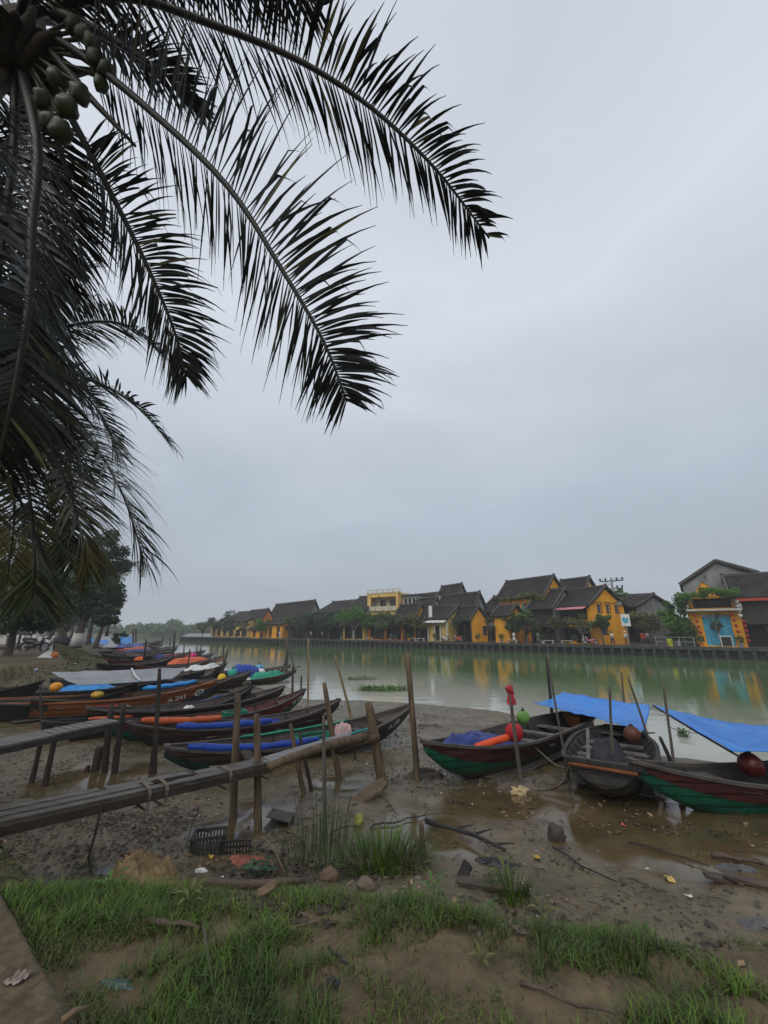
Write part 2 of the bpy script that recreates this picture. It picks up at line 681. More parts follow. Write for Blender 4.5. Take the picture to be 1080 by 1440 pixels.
NA, NR = 620, 560
ang_f = np.linspace(math.radians(-66), math.radians(66), NA - 60)
ang_b = np.linspace(math.radians(66), math.radians(294), 62)[1:-1]
ang = np.concatenate([ang_f, ang_b])
rad = np.concatenate([[0.02], np.geomspace(0.5, 40, NR - 120), np.geomspace(40, 600, 121)[1:]])
A, Rr = np.meshgrid(ang, rad, indexing='ij')
GX, GY = np.sin(A) * Rr, np.cos(A) * Rr
GZ = ground_h(GX, GY)
h0, s0, w0, ws0, we0, t0 = ground_base(GX, GY)
near = 1 - sstep(60, 90, Rr)
on_path = (w0 < we0) & (w0 < ws0)
GZ = np.where(on_path, np.maximum(GZ, 1.45 + 0.05 * sstep(1.0, 1.004, t0) + 0.012 * fbm(GX, GY, 4, 3, 77)), GZ)
Vg = np.stack([GX.ravel(), GY.ravel(), GZ.ravel()], 1)
na, nr = len(ang), len(rad)
ii, jj = np.meshgrid(np.arange(na), np.arange(nr - 1), indexing='ij')
i2 = (ii + 1) % na
Fg = np.stack([ii * nr + jj, i2 * nr + jj, i2 * nr + jj + 1, ii * nr + jj + 1], -1).reshape(-1, 4)[:, ::-1]
c0 = len(Vg)
ground = np_mesh('ground', Vg, Fg, ground_material(), smooth=True)
kind(ground, 'structure')
zone = np.zeros((c0, 4), np.float32)
sand_m = sstep(0.80, 0.95, t0 + 0.14 * sstep(2.0, -1.0, s0) + 0.1 * fbm(GX, GY, 1.5, 3, 41)) * (1 - sstep(21, 26, s0))
deb_m = sstep(20, 26, s0) * sstep(0.25, 0.45, t0 + 0.25 * fbm(GX, GY, 0.6, 3, 43)) * (1 - sstep(1.0, 1.06, t0))
zone[:c0, 0] = sand_m.ravel()
zone[:c0, 1] = (puddle_mask(GX, GY) * near).ravel()
zone[:c0, 2] = deb_m.ravel()
zone[:, 3] = 1
ca = ground.data.color_attributes.new('zone', 'FLOAT_COLOR', 'POINT')
ca.data.foreach_set('color', zone.ravel())
pa = ground.data.attributes.new('paved', 'FLOAT', 'POINT')
pv = np.zeros(c0, np.float32)
pv[:c0] = (on_path * 1.0).ravel()
pa.data.foreach_set('value', pv)

# ------------------------------------------------------------------ water
def water_material():
    m = bpy.data.materials.new('river_water')
    m.use_nodes = True
    n, l = m.node_tree.nodes, m.node_tree.links
    b = n['Principled BSDF']
    b.inputs['Roughness'].default_value = 0.05
    b.inputs['IOR'].default_value = 1.33
    b.inputs['Specular IOR Level'].default_value = 0.5
    tc = n.new('ShaderNodeTexCoord')
    nz = n.new('ShaderNodeTexNoise')
    nz.inputs['Scale'].default_value = 0.09
    nz.inputs['Detail'].default_value = 4
    l.new(tc.outputs['Object'], nz.inputs['Vector'])
    r = n.new('ShaderNodeValToRGB')
    r.color_ramp.elements[0].position, r.color_ramp.elements[0].color = 0.35, (0.075, 0.13, 0.05, 1)
    r.color_ramp.elements[1].position, r.color_ramp.elements[1].color = 0.65, (0.105, 0.17, 0.07, 1)
    l.new(nz.outputs['Fac'], r.inputs['Fac'])
    # sky reflection painted pale into the base colour of the silty near-shore water
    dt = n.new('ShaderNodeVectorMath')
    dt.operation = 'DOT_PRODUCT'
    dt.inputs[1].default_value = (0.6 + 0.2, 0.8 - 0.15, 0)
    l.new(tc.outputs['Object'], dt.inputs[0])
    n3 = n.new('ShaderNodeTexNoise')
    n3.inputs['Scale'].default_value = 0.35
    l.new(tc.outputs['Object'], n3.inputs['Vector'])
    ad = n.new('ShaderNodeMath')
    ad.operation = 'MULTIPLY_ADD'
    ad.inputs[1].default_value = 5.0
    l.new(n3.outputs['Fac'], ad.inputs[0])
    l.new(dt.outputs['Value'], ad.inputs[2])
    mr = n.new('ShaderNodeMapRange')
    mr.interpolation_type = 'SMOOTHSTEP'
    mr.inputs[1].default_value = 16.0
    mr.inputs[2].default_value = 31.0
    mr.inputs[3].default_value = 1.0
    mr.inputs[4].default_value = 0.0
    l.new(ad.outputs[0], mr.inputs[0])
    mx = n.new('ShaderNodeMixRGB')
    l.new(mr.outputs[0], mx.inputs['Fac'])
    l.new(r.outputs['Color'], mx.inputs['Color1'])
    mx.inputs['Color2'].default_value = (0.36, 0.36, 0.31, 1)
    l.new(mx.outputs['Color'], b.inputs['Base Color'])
    prev = None
    for scale, st, dist in ((0.9, 0.10, 0.1), (4.5, 0.055, 0.04)):
        mp = n.new('ShaderNodeMapping')
        mp.inputs['Rotation'].default_value = (0, 0, math.radians(-37))
        mp.inputs['Scale'].default_value = (0.6, 1.5, 1)
        l.new(tc.outputs['Object'], mp.inputs['Vector'])
        q = n.new('ShaderNodeTexNoise')
        q.inputs['Scale'].default_value = scale
        q.inputs['Detail'].default_value = 3
        l.new(mp.outputs[0], q.inputs['Vector'])
        bp = n.new('ShaderNodeBump')
        bp.inputs['Strength'].default_value = st
        bp.inputs['Distance'].default_value = dist
        l.new(q.outputs['Fac'], bp.inputs['Height'])
        if prev:
            l.new(prev.outputs[0], bp.inputs['Normal'])
        prev = bp
    l.new(prev.outputs[0], b.inputs['Normal'])
    return m


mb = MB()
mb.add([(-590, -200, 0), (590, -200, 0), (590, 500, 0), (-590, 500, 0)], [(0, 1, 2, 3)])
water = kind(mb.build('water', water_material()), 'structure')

# the far street behind the quay, a paved sheet with wet patches
def sw(s, w, z=0.0):
    return Vector((UX * s + NX * w, UY * s + NY * w, z))


street_m = mat('wet_paving', (0.12, 0.115, 0.105), 0.28, scale=0.8, color2=(0.06, 0.058, 0.055), bump=0.15, bscale=6)
mb = MB()
mb.add([sw(-60, QUAY_W, QUAY_TOP), sw(114, QUAY_W, QUAY_TOP), sw(190, QUAY_W + 42, QUAY_TOP), sw(190, 150, QUAY_TOP), sw(-60, 150, QUAY_TOP)],
       [(4, 3, 2, 1, 0)])
kind(mb.build('quay_pavement', street_m), 'structure')

# ------------------------------------------------------------------ quay wall with its timber piles
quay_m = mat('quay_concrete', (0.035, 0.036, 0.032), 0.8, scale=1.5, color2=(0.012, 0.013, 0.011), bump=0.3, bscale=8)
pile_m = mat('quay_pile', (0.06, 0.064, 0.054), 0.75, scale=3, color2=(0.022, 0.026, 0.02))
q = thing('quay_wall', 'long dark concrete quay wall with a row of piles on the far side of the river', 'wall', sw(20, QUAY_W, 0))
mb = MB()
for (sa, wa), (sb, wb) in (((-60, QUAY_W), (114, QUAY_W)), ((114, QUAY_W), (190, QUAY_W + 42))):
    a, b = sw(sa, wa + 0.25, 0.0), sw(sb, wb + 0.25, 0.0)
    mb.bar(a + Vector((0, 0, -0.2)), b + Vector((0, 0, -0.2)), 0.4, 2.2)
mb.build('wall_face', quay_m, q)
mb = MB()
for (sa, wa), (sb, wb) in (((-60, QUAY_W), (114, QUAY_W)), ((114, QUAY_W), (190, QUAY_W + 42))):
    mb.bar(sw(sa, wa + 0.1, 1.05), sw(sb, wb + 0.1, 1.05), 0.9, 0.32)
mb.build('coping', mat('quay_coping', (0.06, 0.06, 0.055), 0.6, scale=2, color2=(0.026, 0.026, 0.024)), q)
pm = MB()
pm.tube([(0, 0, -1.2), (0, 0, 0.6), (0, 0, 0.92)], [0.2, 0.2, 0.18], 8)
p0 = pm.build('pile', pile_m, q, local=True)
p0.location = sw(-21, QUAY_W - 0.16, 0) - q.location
for k in range(1, 96):
    c = p0.copy()
    COL.objects.link(c)
    c.location = sw(-21 + k * 1.08, QUAY_W - 0.16 + random.uniform(-0.03, 0.03), random.uniform(-0.05, 0.03)) - q.location
# ------------------------------------------------------------------ boats
def wood(name, c, c2, bump=0.35, rough=0.65, seams=0.0):
    worn = tuple(min(1, 0.6 * v + 0.016) for v in c)
    return mat(name, c, rough, scale=3.0, color2=c2, bump=bump, bscale=26, stretch=(0.35, 3.0, 3.0), spots=(worn, 3.2, 0.58), seams=seams)


M_INNER = wood('weathered_inner_planks', (0.085, 0.064, 0.054), (0.03, 0.023, 0.02))
M_INRED = wood('maroon_inner_planks', (0.15, 0.05, 0.042), (0.06, 0.024, 0.022))
M_DARKW = wood('dark_tarred_wood', (0.034, 0.03, 0.028), (0.014, 0.013, 0.013))
M_GREYW = wood('grey_weathered_wood', (0.15, 0.132, 0.115), (0.055, 0.048, 0.042))
M_DECK = wood('boat_deck_planks', (0.095, 0.08, 0.068), (0.035, 0.03, 0.026))
M_MAROON = wood('maroon_boat_paint', (0.085, 0.022, 0.02), (0.035, 0.014, 0.013), 0.25, 0.5, 2.0)
M_BROWNP = wood('brown_boat_paint', (0.075, 0.042, 0.035), (0.032, 0.02, 0.018), 0.25, 0.5, 2.0)
M_RED = wood('red_boat_paint', (0.2, 0.03, 0.026), (0.08, 0.018, 0.016), 0.25, 0.5, 2.0)
M_ORWOOD = wood('varnished_orange_wood', (0.30, 0.105, 0.035), (0.13, 0.047, 0.018), 0.25, 0.45, 2.0)
M_GREEN = mat('green_bottom_paint', (0.006, 0.13, 0.068), 0.42, scale=2.5, color2=(0.005, 0.06, 0.036), bump=0.2, bscale=14, spots=((0.045, 0.05, 0.04), 5.0, 0.56), mudline=0.3, seams=2.2)
M_DKGREEN = mat('dark_green_bottom_paint', (0.012, 0.062, 0.045), 0.5, scale=2.5, color2=(0.012, 0.026, 0.022), bump=0.2, bscale=14, mudline=0.3, seams=2.2)
M_BLUEGREY = mat('blue_grey_bottom_paint', (0.04, 0.075, 0.105), 0.55, scale=2.5, color2=(0.025, 0.036, 0.048), bump=0.2, bscale=14, mudline=0.3, seams=2.2)
M_GREYB = mat('mud_grey_bottom', (0.06, 0.055, 0.047), 0.5, scale=3, color2=(0.025, 0.023, 0.021), bump=0.3, bscale=18, mudline=0.3, seams=2.2)
M_WHITE = mat('white_boat_lettering', (0.72, 0.72, 0.69), 0.6, scale=9, color2=(0.42, 0.42, 0.4))
M_BLACK = mat('black_paint', (0.02, 0.02, 0.02), 0.5, scale=9)
M_BLUET = mat('blue_tarp', (0.02, 0.2, 0.62), 0.34, scale=2.2, color2=(0.014, 0.15, 0.5), bump=0.45, bscale=7, spots=((0.06, 0.2, 0.4), 2.2, 0.56))
M_NAVYT = mat('navy_tarp', (0.012, 0.032, 0.2), 0.42, scale=2.5, color2=(0.008, 0.018, 0.1), bump=0.3, bscale=9)
M_ROYAL = mat('royal_blue_roll', (0.014, 0.06, 0.36), 0.4, scale=4, color2=(0.008, 0.032, 0.2), bump=0.25, bscale=14)
M_ORANGE = mat('orange_foam', (0.62, 0.13, 0.04), 0.5, scale=5, color2=(0.42, 0.075, 0.022), bump=0.2, bscale=20)
M_REDO = mat('red_orange_foam', (0.72, 0.09, 0.02), 0.5, scale=5, color2=(0.5, 0.055, 0.012))
M_TEALT = mat('green_plastic_sheet', (0.02, 0.26, 0.16), 0.35, scale=5, color2=(0.012, 0.17, 0.1))
M_GREYT = mat('grey_tarp', (0.24, 0.25, 0.26), 0.5, scale=1.3, color2=(0.15, 0.16, 0.17), bump=0.25, bscale=6)
M_PALE = mat('pale_plastic_sheet', (0.6, 0.6, 0.58), 0.4, scale=5, color2=(0.4, 0.4, 0.39))
M_CYANT = mat('bright_blue_sheet', (0.02, 0.22, 0.55), 0.4, scale=5, color2=(0.012, 0.14, 0.38))
M_ROPE = mat('old_rope', (0.22, 0.19, 0.14), 0.9, scale=40, color2=(0.1, 0.085, 0.06))


class Boat:
    pass


def text_mesh(txt):
    cu = bpy.data.curves.new('lettering', 'FONT')
    cu.body = txt
    cu.size = 1
    cu.resolution_u = 3
    cu.offset = 0.022
    o = bpy.data.objects.new('lettering', cu)
    COL.objects.link(o)
    bpy.context.view_layer.update()
    me = bpy.data.meshes.new_from_object(o.evaluated_get(bpy.context.evaluated_depsgraph_get()))
    vs = [v.co.copy() for v in me.vertices]
    fs = [tuple(p.vertices) for p in me.polygons]
    bpy.data.objects.remove(o)
    bpy.data.curves.remove(cu)
    bpy.data.meshes.remove(me)
    return vs, fs


def make_boat(label, bow, stern, B=1.2, H=0.6, rb=0.35, rs=0.2, e_bow=0.1, e_stern=0.12, z=0.0, hull=None, strake=None, inner=None,
              rail=None, thwarts=(0.3, 0.45, 0.62), decks=(0.14, 0.16), text=None, eye=None, detail=True, roll=0.0, band=0.55, group=None,
              name='wooden_boat', text_side=None, flip_text=False):
    """bow and stern are points of the ground plan; a plank built sampan: hull, upper strake, inner planking, rails, decks, thwarts, ribs"""
    if len(bow) == 2:
        bow = at_z(*bow, z + H + rb)
    if len(stern) == 2:
        stern = at_z(*stern, z + H + rs)
    bow, stern = Vector((bow[0], bow[1], 0)), Vector((stern[0], stern[1], 0))
    c = (bow + stern) / 2
    d = bow - stern
    L = d.length
    P = Boat()
    P.L, P.B, P.H = L, B, H
    root = thing(name, label, 'boat', (c.x, c.y, z), group or 'wooden boats pulled up along the muddy bank')
    root.rotation_euler = (roll, 0, math.atan2(d.y, d.x))
    P.root = root
    P.M = Matrix.Translation((c.x, c.y, z)) @ Matrix.Rotation(math.atan2(d.y, d.x), 4, 'Z') @ Matrix.Rotation(roll, 4, 'X')

    def prof(s):
        t = 2 * s - 1
        f = 1 - abs(t) ** 2.5
        e = e_bow if t > 0 else e_stern
        b = B / 2 * (e + (1 - e) * f)
        zs = H + rb * max(t, 0) ** 2.4 + rs * max(-t, 0) ** 2.4
        zend = H + (rb if t > 0 else rs) - (0.14 + 0.5 * e * H)
        zk = zend * abs(t) ** 3.6
        return b, zs, zk

    def surf(s, v, side, off=0.0):
        b, zs, zk = prof(s)
        g = v ** 0.40 * (0.86 + 0.14 * v)
        y = side * max(b * g - off, 0.0)
        zz = zk + (zs - zk) * v
        if off > 0:
            zz += off * (1 - v) * 0.9
        return Vector(((s - 0.5) * L, y, zz))
    P.prof, P.surf = prof, surf
    NS = 34 if detail else 18

    def skin(v0, v1, nv, m, name, off=0.0, parent=root, caps=False, s0=0.0, s1=1.0):
        mb = MB()
        for side in (-1, 1):
            mb.grid(lambda a, q: surf(s0 + a * (s1 - s0), v0 + q * (v1 - v0), side, off), NS, nv)
        if caps:
            for s in (0.0, 1.0):
                vs = [surf(s, v0 + (v1 - v0) * k / nv, -1, off) for k in range(nv + 1)] + \
                     [surf(s, v0 + (v1 - v0) * k / nv, 1, off) for k in range(nv, -1, -1)]
                mb.add(vs, [tuple(range(len(vs)))])
        return mb.build(name, m, parent, local=True, smooth=True)
    skin(0.0, band, 6, hull, 'hull', caps=True)
    skin(band, 1.0, 3, strake, 'upper_strake', caps=True, off=-0.012)
    skin(0.02, 0.985, 7, inner, 'inner_planking', off=0.035, s0=0.004, s1=0.996)
    # rails
    mb = MB()
    for side in (-1, 1):
        pts = [surf(k / NS, 1.0, side) + Vector((0, side * 0.004, 0.012)) for k in range(NS + 1)]
        for a, b in zip(pts, pts[1:]):
            mb.bar(a, b + (b - a) * 0.04, 0.075, 0.045)
    for s in (0.004, 0.996):
        mb.bar(surf(s, 1, -1) + Vector((0, -0.03, 0.016)), surf(s, 1, 1) + Vector((0, 0.03, 0.016)), 0.1, 0.06)
    mb.build('gunwale', rail or M_DECK, root, local=True)

    def deck(s0, s1, nm, dz):
        mb = MB()
        mb.sheet(lambda a, q: Vector(((s0 + a * (s1 - s0) - 0.5) * L, (q * 2 - 1) * (prof(s0 + a * (s1 - s0))[0] - 0.03),
                                      prof(s0 + a * (s1 - s0))[1] - dz)), 8, 6, 0.03)
        o = mb.build(nm, M_DECK, root, local=True)
        return o
    if decks[1]:
        deck(1 - decks[1], 0.985, 'foredeck', 0.07)
    if decks[0]:
        deck(0.015, decks[0], 'afterdeck', 0.06)
    if detail:
        for s in thwarts:
            b, zs, zk = prof(s)
            mb = MB()
            mb.box(((s - 0.5) * L, 0, zs - 0.16), (0.2, 2 * b * 0.93, 0.035))
            mb.build('thwart', M_GREYW, root, local=True)
        for k in range(7):
            s = 0.16 + k * 0.68 / 6
            mb = MB()
            pts = [surf(s, v, -1, 0.05) for v in (0.96, 0.7, 0.4, 0.15, 0.03)] + [surf(s, v, 1, 0.05) for v in (0.03, 0.15, 0.4, 0.7, 0.96)]
            for a, b2 in zip(pts, pts[1:]):
                mb.bar(a, b2, 0.05, 0.04)
            mb.build('rib', M_DARKW, root, local=True)
        mb = MB()
        for j in range(5):
            y = (-0.34 + 0.17 * j) * B
            mb.box((0, y, 0.15 + 0.01 * (j % 2)), (L * 0.56, 0.15 * B, 0.02))
        mb.build('floor_board', M_GREYW, root, local=True)

    def on_side(vs, fs, s0, v0, scale, side, nm, m, off, direction):
        out = []
        sc_h = scale / max(0.05, prof(s0)[1] - prof(s0)[2])
        for q in vs:
            s = s0 + direction * q.x * scale / L
            v = v0 + q.y * sc_h
            p = surf(min(max(s, 0), 1), min(max(v, 0.02), 1), side)
            n = (surf(min(s + 0.01, 1), v, side) - surf(max(s - 0.01, 0), v, side)).cross(surf(s, min(v + 0.05, 1), side) - surf(s, max(v - 0.05, 0.02), side))
            n = n.normalized() if n.length > 1e-9 else Vector((0, side, 0))
            if n.y * side < 0:
                n = -n
            out.append(p + n * off)
        mb = MB()
        mb.add(out, fs)
        mb.build(nm, m, root, local=True)
    for (txt, s0, v0, size, side) in (text or ()):
        vs, fs = text_mesh(txt)
        on_side(vs, fs, s0, v0, size, side, 'registration_number', M_WHITE, 0.026, 1 if side < 0 else -1)
    for (s0, v0, size, side) in (eye or ()):
        for rr, m, off, ax, nm in ((1.0, M_WHITE, 0.024, 1.6, 'bow_eye'), (0.62, M_BLACK, 0.029, 1.5, 'bow_eye_ring'), (0.3, M_WHITE, 0.034, 1.2, 'bow_eye_pupil')):
            vs = [Vector((0, 0, 0))] + [Vector((math.cos(2 * math.pi * k / 20) * rr * ax, math.sin(2 * math.pi * k / 20) * rr, 0)) for k in range(20)]
            fs = [(0, k + 1, (k + 1) % 20 + 1) for k in range(20)]
            on_side(vs, fs, s0, v0, size, side, nm, m, off, 1)
    P.pt = lambda s, yf, dz=0.0: P.M @ Vector(((s - 0.5) * L, yf * prof(s)[0], prof(s)[1] + dz))
    return P


def roll_of_foam(label, P, s0, s1, yf, r, m, name='foam_roll', dz=0.0, cat='foam roll', yf1=None, taper=0.6):
    pts = []
    n = 10
    for k in range(n + 1):
        s = s0 + (s1 - s0) * k / n
        y = yf + ((yf1 if yf1 is not None else yf) - yf) * k / n
        pts.append(P.pt(s, y, dz + r * 0.7 + 0.01 * math.sin(k * 2.1)))
    rad = [r * taper] + [r * (1 + 0.3 * mnoise.noise(Vector((k * 0.9, s0 * 9, r * 50)))) for k in range(1, n)] + [r * taper]
    mb = MB()
    mb.tube(pts, rad, 10, wob=0.08)
    return tag(mb.build(name, m, origin=pts[0], smooth=True), label, cat)


def tarp_lump(label, P, s0, s1, y0, y1, h, m, dz=-0.15, name='tarp_bundle', cat='tarp', seed=0, group=None):
    """a tarp thrown over things in a boat: humped, creased, with a skirt"""
    mb = MB()

    def fn(a, q):
        s = s0 + (s1 - s0) * a
        y = y0 + (y1 - y0) * q
        e = min(a, 1 - a, q, 1 - q)
        k = min(1, e / 0.22)
        k = k * k * (3 - 2 * k)
        w = 0.72 + 0.42 * mnoise.noise(Vector((a * 3 + seed, q * 2.2, seed))) + 0.2 * mnoise.noise(Vector((a * 11, q * 9 + seed, 3)))
        crease = 0.018 * math.sin(a * 34 + 5 * mnoise.noise(Vector((a * 5, q * 5, seed)))) * (1 - k * 0.4)
        return P.pt(s, y, dz + h * k * w + crease)
    mb.sheet(fn, 30, 18, 0.012)
    return tag(mb.build(name, m, origin=P.pt((s0 + s1) / 2, (y0 + y1) / 2, dz), smooth=True), label, cat, group)


def buoy(label, c, r, m, name='round_buoy', loop=True, sq=1.0):
    t = thing(name, label, 'buoy', (c.x, c.y, c.z - r * sq))
    mb = MB()
    mb.ball(c, r, 20, 14, (1, 1, sq), 0.03, seed=c.x)
    for k in range(6):
        th = k * math.pi / 6
        pts = [c + Vector((math.cos(th) * math.sin(a), math.sin(th) * math.sin(a), math.cos(a) * sq)) * (r * 1.015) for a in np.linspace(0, 2 * math.pi, 25)]
        if k % 3 == 0:
            mb.tube(pts, r * 0.025, 5, cap=False)
    mb.build('float', m, t, smooth=True)
    mb = MB()
    top = c + Vector((0, 0, r * sq))
    mb.tube([top - Vector((0, 0, r * 0.1)), top + Vector((0, 0, r * 0.22))], [r * 0.3, r * 0.2], 10)
    if loop:
        mb.tube([top + Vector((0, r * 0.16 * math.cos(a), r * (0.25 + 0.2 * math.sin(a)))) for a in np.linspace(0, math.pi, 9)], r * 0.05, 5)
    mb.build('eyelet', M_BLACK, t)
    return t


def canopy(label, corners, m, sag=0.1, th=0.012, name='tarp_canopy', cat='tarp', crease=0.02, origin=None, seed=0, nu=36, nv=24, scallop=0.0, group=None):
    """a cloth stretched between four corners (0,0) (1,0) (1,1) (0,1), sagging between them and pulled in along the edges"""
    A, Bc, C, D = corners
    mb = MB()

    def fn(a, q):
        a2 = a + scallop * math.sin(math.pi * q) * (0.5 - a) * 2
        q2 = q + scallop * math.sin(math.pi * a) * (0.5 - q) * 2
        p = A * (1 - a2) * (1 - q2) + Bc * a2 * (1 - q2) + C * a2 * q2 + D * (1 - a2) * q2
        z = -sag * math.sin(math.pi * a) * math.sin(math.pi * q) * 1.2 - sag * 0.35 * (math.sin(math.pi * a) + math.sin(math.pi * q))
        z += crease * (mnoise.noise(Vector((a * 6 + seed, q * 5, 1))) + 0.6 * mnoise.noise(Vector((a * 15, q * 4 + seed, 7))))
        return p + Vector((0, 0, z))
    mb.sheet(fn, nu, nv, th)
    return tag(mb.build(name, m, origin=A, smooth=True), label, cat, group)


def bz(x, y, lift=0.0):
    return gz(x, y) + lift


SIDE_R, SIDE_L = -1, 1     # starboard (-y) and port (+y) with the bow ahead

# right of the big posts
b1 = make_boat('broad maroon boat with green bottom, navy tarp in its left-pointing bow',
               (601, 1045), (815, 1005), B=1.55, H=0.62, rb=0.3, rs=0.0, e_bow=0.1, e_stern=0.62, z=0.16, hull=M_GREEN, strake=M_MAROON,
               inner=M_DARKW, thwarts=(0.2, 0.34, 0.48), decks=(0.0, 0.1), roll=math.radians(3))
tarp_lump('crumpled navy blue tarp filling the bow of the maroon and green boat', b1, 0.6, 0.88, -0.85, 0.75, 0.24, M_NAVYT, dz=-0.04, seed=3)
mb = MB()
rp = [at_y(669, 1051, 8.35), at_y(690, 1044, 8.5), at_y(714, 1037, 8.62)]
mb.tube(spline(rp, 8), 0.065, 14)
tag(mb.build('foam_roll', M_REDO, origin=rp[0], smooth=True), 'bright red-orange foam roll lying on the near rail of the maroon boat', 'foam roll')
M_BRED = mat('red_buoy_plastic', (0.45, 0.014, 0.02), 0.5, scale=6, color2=(0.26, 0.01, 0.014), spots=((0.16, 0.03, 0.025), 9, 0.6))
M_BGREEN = mat('green_buoy_plastic', (0.15, 0.3, 0.06), 0.5, scale=6, color2=(0.08, 0.18, 0.035), spots=((0.09, 0.1, 0.05), 9, 0.6))
M_BYEL = mat('yellow_buoy_plastic', (0.75, 0.5, 0.02), 0.42, scale=8, color2=(0.55, 0.34, 0.015))
M_BOR = mat('orange_buoy_plastic', (0.72, 0.3, 0.025), 0.45, scale=8, color2=(0.5, 0.19, 0.02))
M_BTEAL = mat('teal_buoy_plastic', (0.03, 0.36, 0.28), 0.42, scale=8, color2=(0.02, 0.22, 0.18))
M_BBROWN = mat('brown_buoy_plastic', (0.12, 0.04, 0.02), 0.55, scale=8, color2=(0.06, 0.022, 0.012))
M_BDRED = mat('dark_red_buoy_plastic', (0.09, 0.008, 0.008), 0.42, scale=7, color2=(0.04, 0.005, 0.005))
buoy('round red buoy sitting in the maroon and green boat beside the orange roll', at_y(723, 1030, 8.75), 0.175, M_BRED)
buoy('round lime green buoy behind the red one in the maroon and green boat', at_y(736, 1009, 10.2), 0.15, M_BGREEN)

b2 = make_boat('dark broad boat seen end on, blunt plank end facing the path under blue tarp',
               (846, 1075), (868, 1023), B=1.5, H=0.56, rb=0.16, rs=0.0, e_bow=0.68, e_stern=0.3, z=0.29, hull=M_GREYB, strake=M_DARKW,
               inner=M_DARKW, thwarts=(0.25, 0.4, 0.54), decks=(0.1, 0.3), rail=M_DARKW)
mb = MB()
mb.bar(b2.pt(0.995, -0.93, -0.055) + (b2.pt(0.995, 0, 0) - b2.pt(0.9, 0, 0)).normalized() * 0.05, b2.pt(0.995, 0.93, -0.055) + (b2.pt(0.995, 0, 0) - b2.pt(0.9, 0, 0)).normalized() * 0.05, 0.03, 0.05)
tp = mb.build('trim_board', M_ORWOOD, None, origin=(0, 0, 0))
tp.parent = b2.root
tp.matrix_parent_inverse = b2.M.inverted()
buoy('large brown buoy under the blue tarp on the dark end-on boat', at_y(889, 1033, 9.0), 0.16, M_BBROWN, loop=False)
tarp_lump('dark covered bundle on the deck of the end-on boat', b2, 0.48, 0.74, -0.45, 0.3, 0.34, mat('dark_cloth', (0.035, 0.035, 0.045), 0.8, scale=5, color2=(0.015, 0.015, 0.02), bump=0.3), dz=-0.1, seed=8, name='cloth_bundle', cat='bundle')
mb = MB()
mb.box(at_y(815, 1017, 12.2), (0.6, 0.5, 0.34), Matrix.Rotation(0.5, 3, 'Z'), 0.08)
pl = at_y(815, 1017, 12.2)
mb.box(pl + Vector((0, 0, 0.18)), (0.66, 0.56, 0.04), Matrix.Rotation(0.5, 3, 'Z'))
tag(mb.build('orange_crate', mat('orange_crate_plastic', (0.4, 0.13, 0.025), 0.6, scale=4, color2=(0.22, 0.075, 0.02)), origin=pl), 'orange-brown box under the left corner of the blue tarp', 'box')
mb = MB()
mb.bar(b2.pt(0.86, -0.4, -0.03), b2.pt(0.45, -0.55, 0.22), 0.06, 0.05)
tag(mb.build('leaning_plank', M_GREYW, origin=b2.pt(0.86, -0.4, -0.03)), 'plank leaning up from the deck of the end-on boat', 'plank')

b3 = make_boat('long boat with dark maroon side and bright green bottom running out at the right edge',
               (886, 1070), Vector((11.9, 8.6, 0)), B=1.3, H=0.62, rb=0.42, rs=0.2, e_bow=0.08, z=0.06, hull=M_GREEN, strake=M_MAROON, inner=M_DARKW,
               thwarts=(0.3, 0.5), decks=(0.12, 0.22), rail=M_DECK, band=0.58)
t = buoy('big dark red oval buoy on the right-edge boat under the second blue tarp', at_y(1056, 1076, 7.5), 0.18, M_BDRED, loop=False)

# near left pair and the ones behind
b4 = make_boat('nearest left boat with dark green bottom, blue roll on rail, A 193 on bow',
               (574, 992), (232, 1050), B=1.08, H=0.56, rb=0.36, rs=0.24, z=0.08, hull=M_DKGREEN, strake=M_BROWNP, inner=M_INNER,
               thwarts=(0.3, 0.46, 0.6, 0.74, 0.86), text=(('A 193', 0.845, 0.62, 0.17, SIDE_R),), roll=math.radians(4))
roll_of_foam('blue covered roll along the near rail of the nearest left boat', b4, 0.06, 0.5, -0.86, 0.075, M_ROYAL, name='covered_roll', cat='roll', dz=0.02)
b5 = make_boat('dark brown boat second from the jetty with blue and orange rolls on it',
               (477, 984), (180, 1017), B=1.06, H=0.58, rb=0.4, rs=0.24, z=0.06, hull=M_DARKW, strake=M_BROWNP, inner=M_INNER,
               thwarts=(0.35, 0.5, 0.66, 0.82), text=(('NA', 0.9, 0.5, 0.17, SIDE_R),))
roll_of_foam('royal blue covered roll on the near rail of the second boat', b5, 0.2, 0.62, -0.88, 0.085, M_ROYAL, name='covered_roll', cat='roll', dz=0.02)
roll_of_foam('long orange foam roll on the far rail of the second boat', b5, 0.05, 0.4, 0.2, 0.08, M_ORANGE, dz=0.04, yf1=0.85)
b6 = make_boat('boat with maroon red inner planks and LA 159 painted on its side',
               (428, 970), (150, 1014), B=1.06, H=0.58, rb=0.42, rs=0.24, z=0.06, hull=M_GREEN, strake=M_RED, inner=M_INRED,
               thwarts=(0.4, 0.55, 0.7, 0.84), text=(('N 156', 0.9, 0.55, 0.16, SIDE_R), ('LA 159', 0.42, 0.62, 0.17, SIDE_R)), rail=M_BROWNP)
b7 = make_boat('dark narrow boat with a round white emblem and sharp raised bow behind the red one',
               (354, 966), (60, 1016), B=1.0, H=0.55, rb=0.46, rs=0.2, z=0.08, hull=M_DKGREEN, strake=M_BROWNP, inner=M_DARKW,
               thwarts=(0.35, 0.5, 0.68, 0.84), eye=((0.6, 0.68, 0.085, SIDE_R),), rail=M_DARKW)
